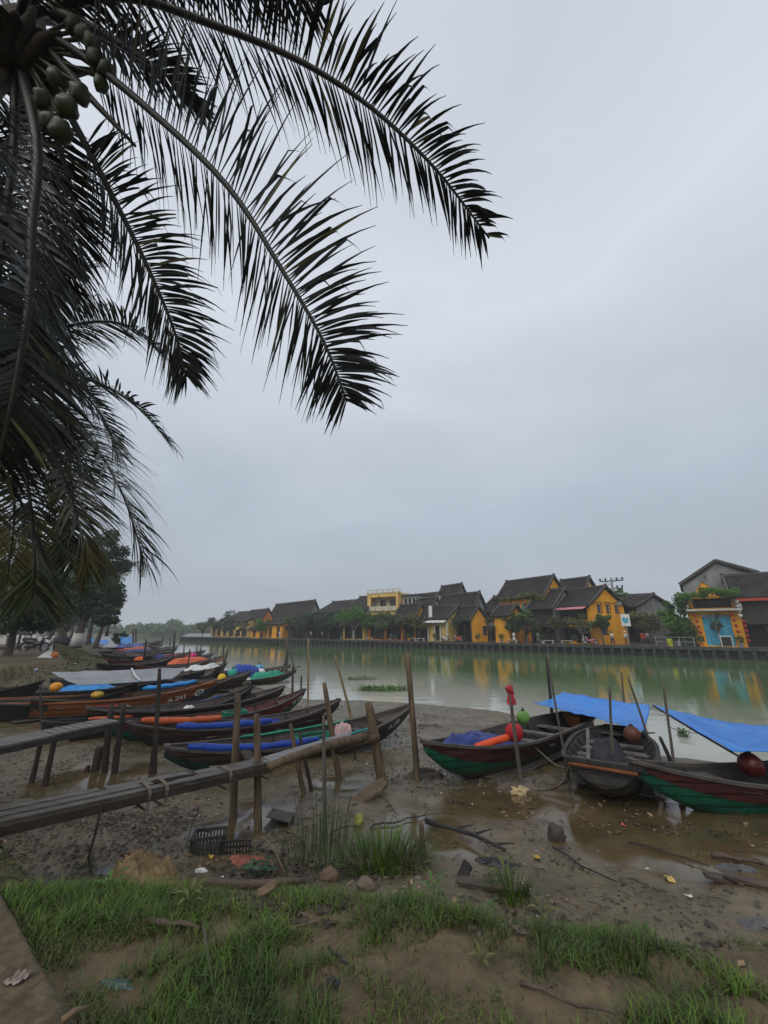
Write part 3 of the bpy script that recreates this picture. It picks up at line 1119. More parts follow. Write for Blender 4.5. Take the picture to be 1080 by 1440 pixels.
b8 = make_boat('long varnished orange-brown boat with A 241 on its bow beneath the grey awning',
               (306, 957), (-60, 986), B=1.5, H=0.82, rb=0.42, rs=0.1, z=0.02, hull=M_BLUEGREY, strake=M_ORWOOD, inner=M_INNER,
               thwarts=(0.4, 0.6, 0.8), text=(('A 241', 0.8, 0.62, 0.22, SIDE_R),), eye=((0.925, 0.62, 0.09, SIDE_R), (0.64, 0.7, 0.09, SIDE_R)), rail=M_ORWOOD, band=0.5)
roll_of_foam('bright blue roll along the far rail of the orange-brown boat', b8, 0.66, 0.9, 0.9, 0.09, M_CYANT, name='covered_roll', cat='roll', dz=0.08)
b9 = make_boat('dark boat half hidden behind the orange-brown one under the grey awning',
               (235, 957), (-70, 966), B=1.3, H=0.66, rb=0.3, rs=0.2, z=-0.02, hull=M_DARKW, strake=M_BLUEGREY, inner=M_DARKW, thwarts=(0.4, 0.6), rail=M_DARKW)
b10 = make_boat('black narrow boat end at the left edge beside the debris bank',
                (60, 958), (-150, 968), B=1.2, H=0.6, rb=0.3, rs=0.2, z=0.35, hull=M_DARKW, strake=M_DARKW, inner=M_DARKW, thwarts=(0.5, 0.7), rail=M_DARKW)
tarp_lump('blue tarp heaped under the grey awning on the half-hidden boat', b9, 0.5, 0.74, -0.95, 0.5, 0.22, M_CYANT, dz=0.02, seed=2)
buoy('orange buoy hanging at the left end of the grey awning', at_y(79, 966, 13.6), 0.17, M_BOR, sq=0.85)
buoy('yellow-brown buoy on the deck of the half-hidden boat', at_y(137, 977, 14.0), 0.18, mat('ochre_buoy_plastic', (0.5, 0.32, 0.04), 0.5, scale=8), sq=0.6)
buoy('rusty orange buoy on the orange-brown boat by its blue roll', at_y(211, 973, 16.0), 0.2, mat('rusty_buoy_plastic', (0.42, 0.15, 0.03), 0.5, scale=6, color2=(0.2, 0.08, 0.02)), sq=0.9)
gz0 = [at_y(72, 945, 15.2), at_y(262, 938, 18.2), at_y(242, 955, 16.2), at_y(110, 963, 13.7)]
canopy('long grey awning stretched over two boats by the debris bank', [gz0[3], gz0[2], gz0[1], gz0[0]], M_GREYT, sag=0.06, name='grey_awning', cat='awning', crease=0.03, nu=40)
mb = MB()
a, b = gz0[0].lerp(gz0[1], 0.55), gz0[3].lerp(gz0[2], 0.62)
mb.tube([a + Vector((0, 0, 0.02)), a.lerp(b, 0.5) + Vector((0, 0, -0.04)), b + Vector((0, 0, 0.02))], 0.03, 6)
tag(mb.build('awning_batten', M_PALE, origin=a), 'pale batten laid across the grey awning', 'batten')
# floating pair by the stakes
b11 = make_boat('floating dark boat marked NA 219 with a green sheet, nearest of the moored boats',
                (416, 942), (252, 957), B=1.3, H=0.45, rb=0.34, rs=0.16, z=-0.12, hull=M_DKGREEN, strake=M_BROWNP, inner=M_INNER,
                thwarts=(0.3, 0.55), text=(('NA 219', 0.27, 0.62, 0.34, SIDE_R),), eye=((0.52, 0.7, 0.14, SIDE_R),), group='boats moored in the water')
mb = MB()
tarp_lump('green plastic sheet covering the bow of the floating NA 219 boat', b11, 0.55, 0.88, -0.85, 0.5, 0.3, M_TEALT, dz=0.02, seed=5)
tarp_lump('pale sheet amidships on the floating NA 219 boat', b11, 0.4, 0.56, -0.9, 0.3, 0.25, M_PALE, dz=0.02, seed=6)
tarp_lump('navy tarp on the far side of the floating NA 219 boat', b11, 0.5, 0.68, 0.1, 1.1, 0.5, M_NAVYT, dz=0.1, seed=7)
b12 = make_boat('floating dark boat marked A 811 under royal blue tarp, behind the NA 219 boat',
                (408, 935), (262, 944), B=1.3, H=0.46, rb=0.3, rs=0.16, z=-0.12, hull=M_DKGREEN, strake=M_MAROON, inner=M_INNER,
                thwarts=(0.3, 0.5), text=(('A 811', 0.76, 0.62, 0.38, SIDE_R),), eye=((0.58, 0.7, 0.14, SIDE_R),), group='boats moored in the water')
tarp_lump('royal blue tarp heaped over the A 811 boat', b12, 0.4, 0.68, -0.8, 0.9, 0.5, M_ROYAL, dz=0.0, seed=11)
buoy('yellow round buoy hung by the NA 219 boat', at_y(312, 953, 21.5), 0.2, M_BYEL)
buoy('teal round buoy behind the yellow one on the NA 219 boat', at_y(327, 947, 25.0), 0.28, M_BTEAL)
buoy('white round buoy on the A 811 boat', at_y(367, 946, 26.0), 0.26, mat('white_buoy_plastic', (0.6, 0.62, 0.64), 0.4, scale=8))
buoy('pale blue buoy above the white one on the A 811 boat', at_y(365, 941, 27.0), 0.3, mat('sky_buoy_plastic', (0.1, 0.35, 0.5), 0.4, scale=8))
# the far cluster upstream
FARB = [
    ((326, 963), (40, 996), M_DKGREEN, M_MAROON, 'slim maroon boat wedged between the orange-brown boat and the emblem boat', None, None),
    ((288, 948), (70, 960), M_DARKW, M_BLUEGREY, 'slim blue-grey sided boat just behind the grey awning', None, None),
    ((294, 935), (188, 944), M_DARKW, M_RED, 'slim red boat lying beside the A 118 boat', None, None),
    ((268, 919), (172, 929), M_GREEN, M_ORWOOD, 'slim varnished boat among the maroon upstream boats', (M_NAVYT, 'navy tarp on the slim varnished upstream boat', 0.25, 0.55, 0.35), None),
    ((248, 914), (158, 922), M_DARKW, M_BLUEGREY, 'slim blue-grey boat far upstream behind the bare-decked one', None, None),
    ((228, 906), (152, 913), M_DARKW, M_RED, 'slim far red boat close to the blue tarps by the bush', (M_ORANGE, 'orange cover on the slim far red boat', 0.3, 0.6, 0.3), None),
    ((352, 948), (228, 957), M_DARKW, M_BROWNP, 'low brown boat lying on the mud between the NA 219 boat and the orange-brown one', None, None),
    ((398, 977), (120, 1010), M_DARKW, M_BROWNP, 'slim dark boat squeezed between the red LA 159 boat and the dark narrow one', None, None),
    ((190, 975), (-40, 1000), M_DKGREEN, M_DARKW, 'black low boat with green bottom in front of the orange-brown one', None, None),
    ((262, 925), (150, 934), M_DARKW, M_RED, 'red boat wedged upstream among the maroon ones', None, None),
    ((300, 918), (200, 926), M_DKGREEN, M_BLUEGREY, 'blue-grey sided boat just upstream of the orange heap', (M_ORANGE, 'orange cover on the blue-grey sided boat', 0.3, 0.6, 0.45), None),
    ((236, 911), (150, 920), M_DARKW, M_MAROON, 'dark maroon boat among the upstream row with bare deck', None, None),
    # bow px, stern px, zb, hull, strake, label, cover(material,label) or None
    ((318, 937), (205, 946), M_DKGREEN, M_MAROON, 'dark maroon boat with a pale sheet marked A 118 behind the floating pair', (M_PALE, 'pale sheet over the maroon A 118 boat', 0.45, 0.9, 0.3), (('A 118', 0.3, 0.6, 0.5, SIDE_R),)),
    ((315, 925), (190, 937), M_GREEN, M_ORANGE, 'green-bottomed boat with a bright orange side heaped with orange covers', (M_ORANGE, 'orange covers heaped in the green-bottomed boat', 0.3, 0.8, 0.45), None),
    ((306, 930), (215, 940), M_GREEN, M_BROWNP, 'green boat lying low beneath the orange-covered boat', None, None),
    ((288, 915), (165, 925), M_DARKW, M_MAROON, 'deep maroon boat upstream of the orange-covered one', (mat('maroon_cover', (0.13, 0.02, 0.03), 0.5, scale=3), 'maroon cover over the deep maroon boat', 0.2, 0.8, 0.3), None),
    ((250, 908), (160, 917), M_DARKW, M_RED, 'red-sided boat with a blue tarp near the small bush', (M_NAVYT, 'blue tarp over the red-sided boat near the bush', 0.1, 0.5, 0.4), None),
    ((212, 904), (150, 910), M_DARKW, M_MAROON, 'farthest maroon boat upstream under a bright blue tarp', (M_ROYAL, 'bright blue tarp over the farthest maroon boat', 0.2, 0.75, 0.55), None),
    ((268, 948), (170, 958), M_DARKW, M_BROWNP, 'dark brown boat lying just above the grey awning', None, None),
    ((240, 936), (134, 948), M_DARKW, M_DARKW, 'black boat on the mud with an orange life vest in it', None, None),
    ((140, 917), (215, 930), M_DARKW, M_BLUEGREY, 'dark blue-grey boat whose bow points left at the debris bank', None, None),
    ((300, 944), (225, 953), M_DARKW, M_BROWNP, 'low dark boat with a yellow bow tip beside the NA 219 boat', None, None),
    ((232, 899), (178, 905), M_DARKW, M_MAROON, 'small far boat with a purple-red side beyond the farthest blue tarp', None, None),
]
for (bp, sp_, hm, sm, lab, cov, txt) in FARB:
    bw, st = at_z(*bp, 0.8), at_z(*sp_, 0.75)
    mid = (bw + st) / 2
    g = gz(mid.x, mid.y)
    zb = max(g - 0.04, -0.12)
    Lb = (bw - st).length
    P = make_boat(lab, bw, st, band=0.42, B=min(2.2, max(1.2, Lb * 0.15)), H=0.58, rb=0.3, rs=0.22, z=zb, hull=hm, strake=sm, inner=M_INNER, detail=Lb < 16, thwarts=(0.35, 0.6),
                  text=txt, group='boats crowded upstream')
    if cov:
        tarp_lump(cov[1], P, cov[2], cov[3], -0.95, 0.95, cov[4], cov[0], dz=0.0, seed=len(lab), name='tarp_cover')
p = at_z(197, 928, 0.9)
buoy('orange float bundle in the black boat on the mud', at_y(196, 928, p.y), 0.35, mat('deep_orange_float', (0.7, 0.13, 0.02), 0.5), loop=False, sq=0.7)
buoy('teal buoy hanging beside the green boat upstream', at_y(257, 930, 34), 0.27, M_BTEAL)
buoy('peach round buoy at the bow of the A 118 boat', at_y(301, 932, 33), 0.32, mat('peach_buoy_plastic', (0.65, 0.33, 0.1), 0.45))
buoy('magenta buoy hung on the orange-covered boat', at_y(272, 922, 38), 0.27, mat('magenta_buoy_plastic', (0.6, 0.03, 0.2), 0.45))
buoy('small red float on the dark blue-grey boat', at_y(167, 918, 45), 0.4, M_BRED)

# cargo in the near boats
def crate(label, c, size, m, rz=0.0, name='plastic_tray', slats=True, tilt=0.0):
    R = Matrix.Rotation(rz, 3, 'Z') @ Matrix.Rotation(tilt, 3, 'X')
    sx, sy, sz = size
    mb = MB()
    mb.box(c + R @ Vector((0, 0, 0.012)), (sx, sy, 0.02), R)
    for (dx, dy, lx, ly) in ((-sx / 2, 0, 0.018, sy), (sx / 2, 0, 0.018, sy), (0, -sy / 2, sx - 0.02, 0.018), (0, sy / 2, sx - 0.02, 0.018)):
        mb.box(c + R @ Vector((dx, dy, sz - 0.015)), (lx + 0.012, ly + 0.012, 0.03), R)
        mb.box(c + R @ Vector((dx, dy, sz * 0.5)), (lx, ly, 0.018), R)
        n = 9
        for k in range(n):
            f = (k + 0.5) / n - 0.5
            mb.box(c + R @ Vector((dx + (f * lx if lx > ly else 0), dy + (f * ly if ly > lx else 0), sz * 0.5)),
                   (0.02 if lx > ly else lx * 0.9, 0.02 if ly > lx else ly * 0.9, sz - 0.03), R)
    return tag(mb.build(name, m, origin=c), label, 'crate')


p = b4.pt(0.5, 0.1, -0.32)
crate('green plastic tray inside the nearest left boat', b4.pt(0.53, 0.35, -0.24), (0.85, 0.4, 0.22), M_TEALT, b4.root.rotation_euler.z)
tarp_lump('pink and white plastic bag in the nearest left boat', b4, 0.61, 0.69, -0.35, 0.45, 0.42, mat('pink_white_plastic', (0.6, 0.48, 0.45), 0.4, scale=14, color2=(0.5, 0.25, 0.24)), dz=-0.2, seed=14, name='plastic_bag', cat='bag')
tarp_lump('pale cloth on the floor of the nearest left boat', b4, 0.44, 0.5, -0.6, -0.1, 0.2, M_PALE, dz=-0.22, seed=15, name='cloth', cat='cloth')
tarp_lump('small blue cloth heap in the second boat', b5, 0.63, 0.68, -0.3, 0.3, 0.22, M_ROYAL, dz=-0.15, seed=16, name='cloth', cat='cloth')
roll_of_foam('teal pole lying along the far rail of the nearest left boat', b4, 0.25, 0.72, 0.9, 0.028, M_TEALT, name='teal_pole', cat='pole', dz=0.03)
roll_of_foam('teal strip along the near rail of the nearest left boat', b4, 0.5, 0.76, -0.9, 0.022, mat('teal_strip', (0.02, 0.3, 0.3), 0.4, scale=8), name='teal_strip', cat='strip', dz=0.04)
crate('green tray on the rail of the red LA 159 boat', b6.pt(0.55, -0.6, -0.08), (0.6, 0.35, 0.2), M_TEALT, b6.root.rotation_euler.z)
buoy('white helmet-shaped float on the dark narrow boat', b7.pt(0.62, -0.2, 0.02), 0.17, mat('helmet_white', (0.6, 0.6, 0.57), 0.45, scale=9), loop=False, sq=0.75)
crate('small crimson crate in front of the orange-brown boat', at_y(148, 1007, 12.4), (0.42, 0.3, 0.26), mat('crimson_crate', (0.4, 0.012, 0.04), 0.5), 0.3)
roll_of_foam('orange pole beside the left jetty at the dark narrow boat', b7, 0.16, 0.42, -0.5, 0.05, M_ORANGE, name='orange_pole', cat='pole', dz=0.05)
roll_of_foam('long blue pole on the far rail of the dark narrow boat', b7, 0.45, 0.85, 0.95, 0.03, mat('blue_pole', (0.03, 0.09, 0.22), 0.5), name='blue_pole', cat='pole', dz=0.05)

# blue tarps over the right hand boats
T1 = [at_y(752, 988, 12.4), at_y(913, 993, 11.6), at_y(907, 1027, 9.3), at_y(800, 1003, 11.0)]
A, Bq, Cq, Dq = at_y(750, 988, 12.0), at_y(791, 973, 13.2), at_y(914, 992, 11.6), at_y(906, 1028, 9.2)
# five-cornered sheet: left tip, back left, back right, front right
mb = MB()


def tarp_one(a, q):
    back = Bq.lerp(Cq, a)
    front = A.lerp(Dq, a)
    p = front.lerp(back, q)
    sagz = -0.09 * math.sin(math.pi * a) * math.sin(math.pi * q) - 0.05 * math.sin(math.pi * q)
    wr = 0.035 * mnoise.noise(Vector((a * 6 + q * 2, q * 3, 2))) + 0.02 * mnoise.noise(Vector((a * 17 - q * 6, q * 4, 6))) + 0.008 * mnoise.noise(Vector((a * 40, q * 14, 9)))
    pull = 0.05 * math.sin(math.pi * a)
    return p + Vector((0, 0, sagz + wr)) + (back - front) * (pull * (0.5 - q))


mb.sheet(tarp_one, 44, 24, 0.01)
tag(mb.build('blue_tarp', M_BLUET, origin=A, smooth=True), 'blue tarp with pointed left corner stretched over the end-on boat', 'tarp')
A2, B2_, C2_, D2_ = at_y(920, 991, 9.6), at_y(1180, 1036, 9.6), at_y(1180, 1058, 7.4), at_y(1030, 1057, 7.2)
mb = MB()


def tarp_two(a, q):
    back = A2.lerp(B2_, a) + Vector((0, 0, -0.10 * math.sin(math.pi * min(1, a * 1.4)) ))
    front = D2_.lerp(C2_, a)
    p = back.lerp(front, q)
    p += Vector((0, 0, -0.06 * math.sin(math.pi * q) * (0.3 + a) + 0.03 * mnoise.noise(Vector((a * 7 + q * 3, q * 3, 12))) + 0.014 * mnoise.noise(Vector((a * 18, q * 7, 2)))))
    return p


mb.sheet(tarp_two, 40, 26, 0.01)
tag(mb.build('blue_tarp', M_BLUET, origin=A2, smooth=True), 'blue tarp running out at the right edge over the green-bottomed boat', 'tarp')
mb = MB()
mb.tube([A2 + Vector((-0.03, 0, -0.02)), at_y(980, 1028, 8.2) + Vector((0, 0, -0.02)), D2_ + Vector((0.05, -0.02, -0.05))], 0.018, 7)
tag(mb.build('tarp_pole', M_DARKW, origin=A2), 'thin dark pole along the slanting edge of the right blue tarp', 'pole')
mb = MB()
mb.tube([Dq + Vector((-0.16, 0.03, -0.045)), Dq + Vector((0.2, -0.02, -0.03))], 0.014, 6)
tag(mb.build('tarp_pole', M_DARKW, origin=Dq), 'short stick through the front corner of the pointed blue tarp', 'pole')
# ------------------------------------------------------------------ mooring posts and poles stuck in the mud
M_POST = mat('weathered_post', (0.165, 0.115, 0.068), 0.8, scale=3, color2=(0.055, 0.038, 0.025), bump=0.6, bscale=22, stretch=(3, 3, 0.5), spots=((0.05, 0.042, 0.033), 4, 0.57))
M_POSTD = mat('dark_wet_post', (0.055, 0.042, 0.031), 0.6, scale=3, color2=(0.02, 0.016, 0.013), bump=0.6, bscale=22, stretch=(3, 3, 0.5))
M_POSTG = mat('grey_pole', (0.12, 0.105, 0.085), 0.8, scale=4, color2=(0.05, 0.043, 0.035), bump=0.4, bscale=20, stretch=(3, 3, 0.5))
M_BAMBOO = mat('brown_bamboo', (0.27, 0.19, 0.1), 0.55, scale=4, color2=(0.13, 0.09, 0.05), stretch=(3, 3, 0.4))


def post(label, top, base, wpx, m=M_POST, name='mooring_post', Y=None, lean_y=0.0, knob=False, group=None, cat='post', taper=0.85, dirty=True):
    """base: pixel where it enters the mud (Y gives the distance when a boat hides it); top: pixel of its head"""
    if Y is None:
        b = hit(*base)
    else:
        b = at_y(*base, Y)
    tpt = at_y(*top, b.y + lean_y)
    d = ray(*base)
    depth = b.y * CP + (b.z - CZ) * SP
    r = max(0.012, 0.5 * wpx * depth / FPX * 0.93)
    a, q = basis(tpt - b)
    n = 9
    pts, rad = [], []
    ph = random.uniform(0, 6)
    for k in range(n + 1):
        f = k / n
        bend = 0.012 * math.sin(f * 5 + ph) * (tpt - b).length
        pts.append(b.lerp(tpt, f) + a * bend * 0.6)
        rad.append(r * (1.06 - (1.06 - taper) * f) * random.uniform(0.95, 1.05))
    rad[-1] *= 0.82
    pts = [b - (tpt - b).normalized() * 0.35] + pts
    rad = [rad[0]] + rad
    mb = MB()
    mb.tube(pts, rad, 11, wob=0.1)
    if knob:
        for f in (0.35, 0.55, 0.8):
            mb.ball(b.lerp(tpt, f) + a * r * 0.7, r * 0.45, 8, 5)
    o = mb.build(name, m, origin=b, smooth=True)
    return tag(o, label, cat, group), b, tpt, r


G = 'mooring posts driven into the mud'
post('tallest weathered post at the tip of the nearest left boat', (573, 918), (587, 1097), 9.5, knob=True, group=G)
post('thick round-topped leaning post at the outer end of the near jetty', (518, 988), (538, 1101), 15, group=G, taper=0.9)
post('slanting bark-brown post crossing the nearest left boat', (456, 960), (477, 1097), 9, group=G)
post('tall straight post on the far side of the near jetty', (334, 975), (328, 1152), 11, group=G, taper=0.95)
post('ochre post on the near side of the near jetty beside the tall straight one', (361, 1004), (363, 1165), 11.5, group=G, knob=True, taper=0.9)
post('dark tall double post by the sterns of the second boat', (224, 940), (217, 1088), 7, M_POSTD, group=G)
post('short dark stake bound to the dark tall double post', (216, 1052), (212, 1088), 6, M_POSTD, group=G)
post('crooked broken-topped stake leaning left under the near jetty', (408, 1018), (427, 1116), 7.5, M_POST, group=G)
post('thinner stake close right of the crooked broken-topped one', (421, 1030), (438, 1112), 5.5, M_POSTD, group=G)
post('thin upright pole standing in the reed clump', (455, 1006), (457, 1172), 6, M_POSTG, group=G, name='thin_pole', cat='pole')
post('thin pole leaning left beyond the nearest left boat', (471, 921), (494, 1008), 4, M_BAMBOO, group=G, name='thin_pole', cat='pole', taper=0.8)
post('slender upright bamboo pole out in the water', (434, 897), (433, 988), 3, M_BAMBOO, group=G, name='thin_pole', cat='pole')
post('post at the bow of the NA 219 boat with struts tied to it', (404, 897), (402, 946), 5, M_POSTG, Y=27.5, group=G)
post('lone slim stake right of the NA 219 bow', (412, 935), (411, 978), 3.2, M_POSTD, group=G)
post('short knotted stake on the shore right of the NA 219 boat', (424, 950), (423, 976), 2.8, M_POSTD, group=G)
post('red-topped pole with cloth strips at the side of the maroon and green boat', (717, 975), (733, 1104), 6.5, M_POSTG, group=G, name='flag_pole', cat='pole', taper=0.75)
post('dark upright pole behind the maroon and green boat', (768, 918), (776, 1003), 4.5, M_POSTD, Y=12.9, group=G)
post('bent thin pole before the dark upright one, its foot at the end-on boat', (769, 921), (795, 1068), 3.5, M_POSTG, Y=8.6, group=G, name='thin_pole', cat='pole', lean_y=0.2)
post('vertical pole standing on the bow of the end-on boat', (857, 962), (862, 1071), 4, M_POSTG, Y=8.0, group=G, name='thin_pole', cat='pole')
post('pole slanting down along the right edge of the pointed blue tarp', (883, 951), (922, 1070), 3.5, M_POSTG, Y=9.1, group=G, name='thin_pole', cat='pole')
post('stout dark stake under the right corner of the pointed blue tarp', (903, 1020), (913, 1046), 8, M_POSTD, group=G)
post('upright pole at the bow of the right-edge boat', (933, 959), (948, 1082), 4, M_POSTG, Y=7.75, group=G, name='thin_pole', cat='pole')
post('short black stake leaning left beside the upright pole of the right-edge boat', (928, 1036), (944, 1072), 5.5, M_POSTD, Y=8.3, group=G)
post('pole rising from the water behind the pointed blue tarp', (874, 945), (879, 1003), 3, M_POSTG, Y=13.5, group=G, name='thin_pole', cat='pole')
post('left leg of the far pair under the left jetty', (61, 1030), (44, 1101), 7, M_POSTD, group=G)
post('right leg of the far pair under the left jetty', (80, 1021), (63, 1106), 8, M_POSTD, group=G)
post('thick dark post with flat top rising above the left jetty', (157, 990), (147, 1086), 9, M_POSTD, group=G, taper=0.95)
post('leaning dark post at the right end of the left jetty', (174, 990), (161, 1088), 9, M_POSTD, group=G)
post('short dark stump beside the two posts of the left jetty', (141, 1049), (134, 1084), 11, M_POSTD, group=G, name='wooden_stump', cat='stump', taper=1.0)
post('small stub left of the short dark stump', (124, 1076), (122, 1085), 8, M_POSTD, group=G, name='wooden_stump', cat='stump', taper=0.7)
post('thin grey stick before the orange-brown boat at the left', (57, 962), (58, 1022), 4, M_POSTD, group=G, name='thin_pole', cat='pole')
post('stubby broken stake standing in the mud right of the reeds', (592, 1156), (595, 1196), 9, M_POST, group=G, name='wooden_stump', cat='stump', taper=0.8)
post('pale split stake in the grass below the reeds', (574, 1232), (578, 1266), 9, M_POST, group=G, name='wooden_stump', cat='stump', taper=0.35)
for i, (tx, ty, bx, by, w, lab) in enumerate([
        (246, 889, 242, 939, 3, 'tall dark pole before the orange-covered boat'), (206, 899, 200, 942, 3, 'leaning pole with a leafy top by the black boat'),
        (320, 912, 308, 968, 2.6, 'leaning pole that carries the yellow buoy'), (277, 908, 276, 930, 2, 'slim stake at the tip of the maroon boat'),
        (229, 893, 228, 908, 1.6, 'tiny stake out in the water beyond the maroon boat'), (259, 905, 258, 938, 2, 'slim pole left of the magenta buoy'),
        (267, 912, 262, 955, 2.2, 'pole leaning right of the teal buoy'), (187, 884, 187, 906, 2.4, 'left one of two tall stakes beyond the bush'),
        (191, 884, 191, 906, 2.4, 'right one of two tall stakes beyond the bush'), (315, 905, 314, 936, 2, 'slim pole beyond the A 811 boat'),
        (239, 896, 239, 908, 1.5, 'faint stake at the river bend'), (282, 912, 281, 934, 2, 'short dark post at the orange boat stern')]):
    post(lab, (tx, ty), (bx, by), w, M_POSTD, group='stakes among the upstream boats', name='thin_pole', cat='pole')
mb = MB()
c = at_y(717, 969, hit(733, 1104).y)
mb.ball(c, 0.075, 10, 7, bumpy=0.5)
for k in range(4):
    q = c + Vector((random.uniform(-0.05, 0.05), random.uniform(-0.03, 0.03), -0.05))
    mb.sheet(lambda a, v: q + Vector((0.05 * (a - 0.5) + 0.02 * math.sin(v * 6 + k), 0.02 * math.sin(v * 4 + k), -0.22 * v)), 2, 6, 0.004)
tag(mb.build('cloth_flag', mat('faded_red_cloth', (0.42, 0.03, 0.05), 0.8, scale=12, color2=(0.25, 0.03, 0.04)), origin=c), 'faded red cloth knotted on top of the pole at the maroon and green boat', 'cloth')
# struts tied to the post at the floating boat
for k, (a, b, lab) in enumerate([((404, 910), (416, 945), 'right strut tied to the NA 219 bow post'), ((404, 912), (398, 945), 'left strut tied to the NA 219 bow post'), ((388, 944), (424, 937), 'long oar-like boom sticking out past the NA 219 bow'), ((410, 958), (418, 972), 'bent stick leaning under the NA 219 bow')]):
    p, q = at_y(*a, 27.2), at_y(*b, 27.2)
    mb = MB()
    mb.tube([p, (p + q) / 2 + Vector((0, 0, 0.05)), q], 0.045, 6)
    tag(mb.build('boat_strut', M_POSTG, origin=p), lab, 'strut')

# ------------------------------------------------------------------ the two jetties
def jetty_near():
    a0, a1 = at_z(-40, 1172, 1.36), at_z(384, 1077, 1.17)      # near edge of the deck
    far = Vector((-UX, -UY, 0)) * -0.44
    e1 = at_z(516, 1037, 1.12)
    t = thing('plank_jetty', 'near plank jetty tied with rope, running from the left edge to the thick round-topped post', 'jetty', a0)
    d = (a1 - a0)
    mb = MB()
    mb.bar(a0 + Vector((0, 0, -0.035)), a1 + Vector((0, 0, -0.035)), 0.045, 0.08)
    mb.build('side_beam', wood('jetty_beam', (0.055, 0.038, 0.026), (0.022, 0.016, 0.012)), t)
    mb = MB()
    mb.bar(a0 + far + Vector((0, 0, -0.06)), a1 + far + Vector((0, 0, -0.06)) + d * 0.03, 0.05, 0.09)
    mb.build('side_beam', MATS['jetty_beam'], t)
    pm = wood('jetty_plank', (0.1, 0.085, 0.068), (0.035, 0.029, 0.023), 0.4, 0.42)
    for k, (f0, f1, u, w) in enumerate(((0.0, 0.62, 0.2, 0.12), (0.0, 0.5, 0.5, 0.13), (0.36, 0.66, 0.8, 0.13), (0.58, 1.02, 0.24, 0.15), (0.68, 1.04, 0.62, 0.17), (0.0, 0.34, 0.82, 0.11))):
        p, q = a0 + d * f0 + far * u, a0 + d * f1 + far * u
        mb = MB()
        mb.bar(p + Vector((0, 0, 0.015 + 0.008 * (k % 3))), q + Vector((0, 0, 0.02 + 0.01 * (k % 2))), w, 0.035)
        mb.build('deck_plank', pm, t)
    # outer half: a wide plank between two rough logs
    c0, c1 = a0 + d * 0.97, e1
    mb = MB()
    pts = [c0 + (c1 - c0) * f + Vector((0, 0, 0.0 + 0.05 * math.sin(f * 3.0))) for f in np.linspace(0, 1, 9)]
    mb.tube(pts, [0.05, 0.062, 0.066, 0.07, 0.072, 0.075, 0.08, 0.078, 0.07], 10, wob=0.12)
    mb.build('log_beam', M_POST, t, smooth=True)
    pts = [c0 + far * 0.75 + (c1 - c0) * f * 0.96 + Vector((0, 0, -0.03 + 0.03 * math.sin(f * 4.0))) for f in np.linspace(-0.1, 1, 9)]
    mb = MB()
    mb.tube(pts, [0.045, 0.05, 0.05, 0.052, 0.05, 0.05, 0.048, 0.045, 0.04], 9, wob=0.12)
    mb.build('log_beam', M_POST, t, smooth=True)
    mb = MB()
    mb.bar(c0 + far * 0.36 + Vector((0, 0, 0.035)), c0 + far * 0.36 + (c1 - c0) * 0.86 + Vector((0, 0, 0.06)), 0.26, 0.04)
    mb.build('deck_plank', wood('wet_grey_plank', (0.2, 0.197, 0.193), (0.1, 0.097, 0.094), 0.3, 0.35), t)
    # short cross log to the round-topped post
    mb = MB()
    p, q = at_y(470, 1056, e1.y - 0.35), at_y(532, 1036, e1.y + 0.1)
    mb.tube([p, p.lerp(q, 0.5) + Vector((0, 0, 0.02)), q], [0.06, 0.065, 0.07], 9, wob=0.1)
    mb.build('log_beam', M_POST, t, smooth=True)
    for k, (f, wd) in enumerate(((0.46, 0.08), (0.52, 0.05), (0.78, 0.12), (0.985, 0.1))):
        mb = MB()
        for j in range(2):
            o = a0 + d * (f + 0.006 * j)
            ring = [o + far * (-0.06), o + Vector((0, 0, 0.055)), o + far * 0.55 + Vector((0, 0, 0.062)) + d * 0.01, o + far * 1.08 + Vector((0, 0, 0.02)), o + far * 1.1 + Vector((0, 0, -0.15)), o + Vector((0, 0, -0.17)), o + far * -0.06]
            mb.tube(ring, 0.008, 5)
        mb.build('rope_lashing', M_ROPE, t)
    mb = MB()
    p = a0 + d * 0.32
    mb.tube([p + Vector((0, -0.04, 0.03)), p + Vector((0.01, -0.06, -0.15)), p + Vector((-0.03, -0.05, -0.45)), p + Vector((0.04, -0.05, -0.6))], 0.012, 5)
    mb.build('rope_end', M_DARKW, t)
    return t


jetty_near()


def jetty_left():
    a0, a1 = at_z(-30, 1058, 1.36), at_z(168, 1016, 1.36)
    far = Vector((-0.86, 0.5, 0)) * 0.48
    t = thing('plank_jetty', 'left jetty with wide cross slats on its outer half, standing on dark legs', 'jetty', a0)
    d = a1 - a0
    for u in (0, 1):
        mb = MB()
        mb.bar(a0 + far * u + Vector((0, 0, -0.05)) - d * 0.3, a1 + far * u + Vector((0, 0, -0.05)), 0.05, 0.085)
        mb.build('side_beam', wood('dark_jetty_beam', (0.05, 0.043, 0.037), (0.024, 0.021, 0.019)), t)
    pm = wood('left_jetty_plank', (0.16, 0.148, 0.13), (0.06, 0.054, 0.048), 0.4, 0.45)
    for u in (0.12, 0.5, 0.88):
        mb = MB()
        mb.bar(a0 + far * u - d * 0.3 + Vector((0, 0, 0.003)), a0 + far * u + d * 0.46 + Vector((0, 0, 0.012)), 0.18, 0.035)
        mb.build('deck_plank', pm, t)
    for k in range(8):
        f = 0.50 + k * 0.066
        p = a0 + d * f
        mb = MB()
        mb.bar(p - far * 0.04 + Vector((0, 0, 0.02)), p + far * 1.05 + d * random.uniform(-0.01, 0.01) + Vector((0, 0, 0.02)), d.length * 0.052, 0.03)
        mb.build('cross_slat', pm, t)


jetty_left()
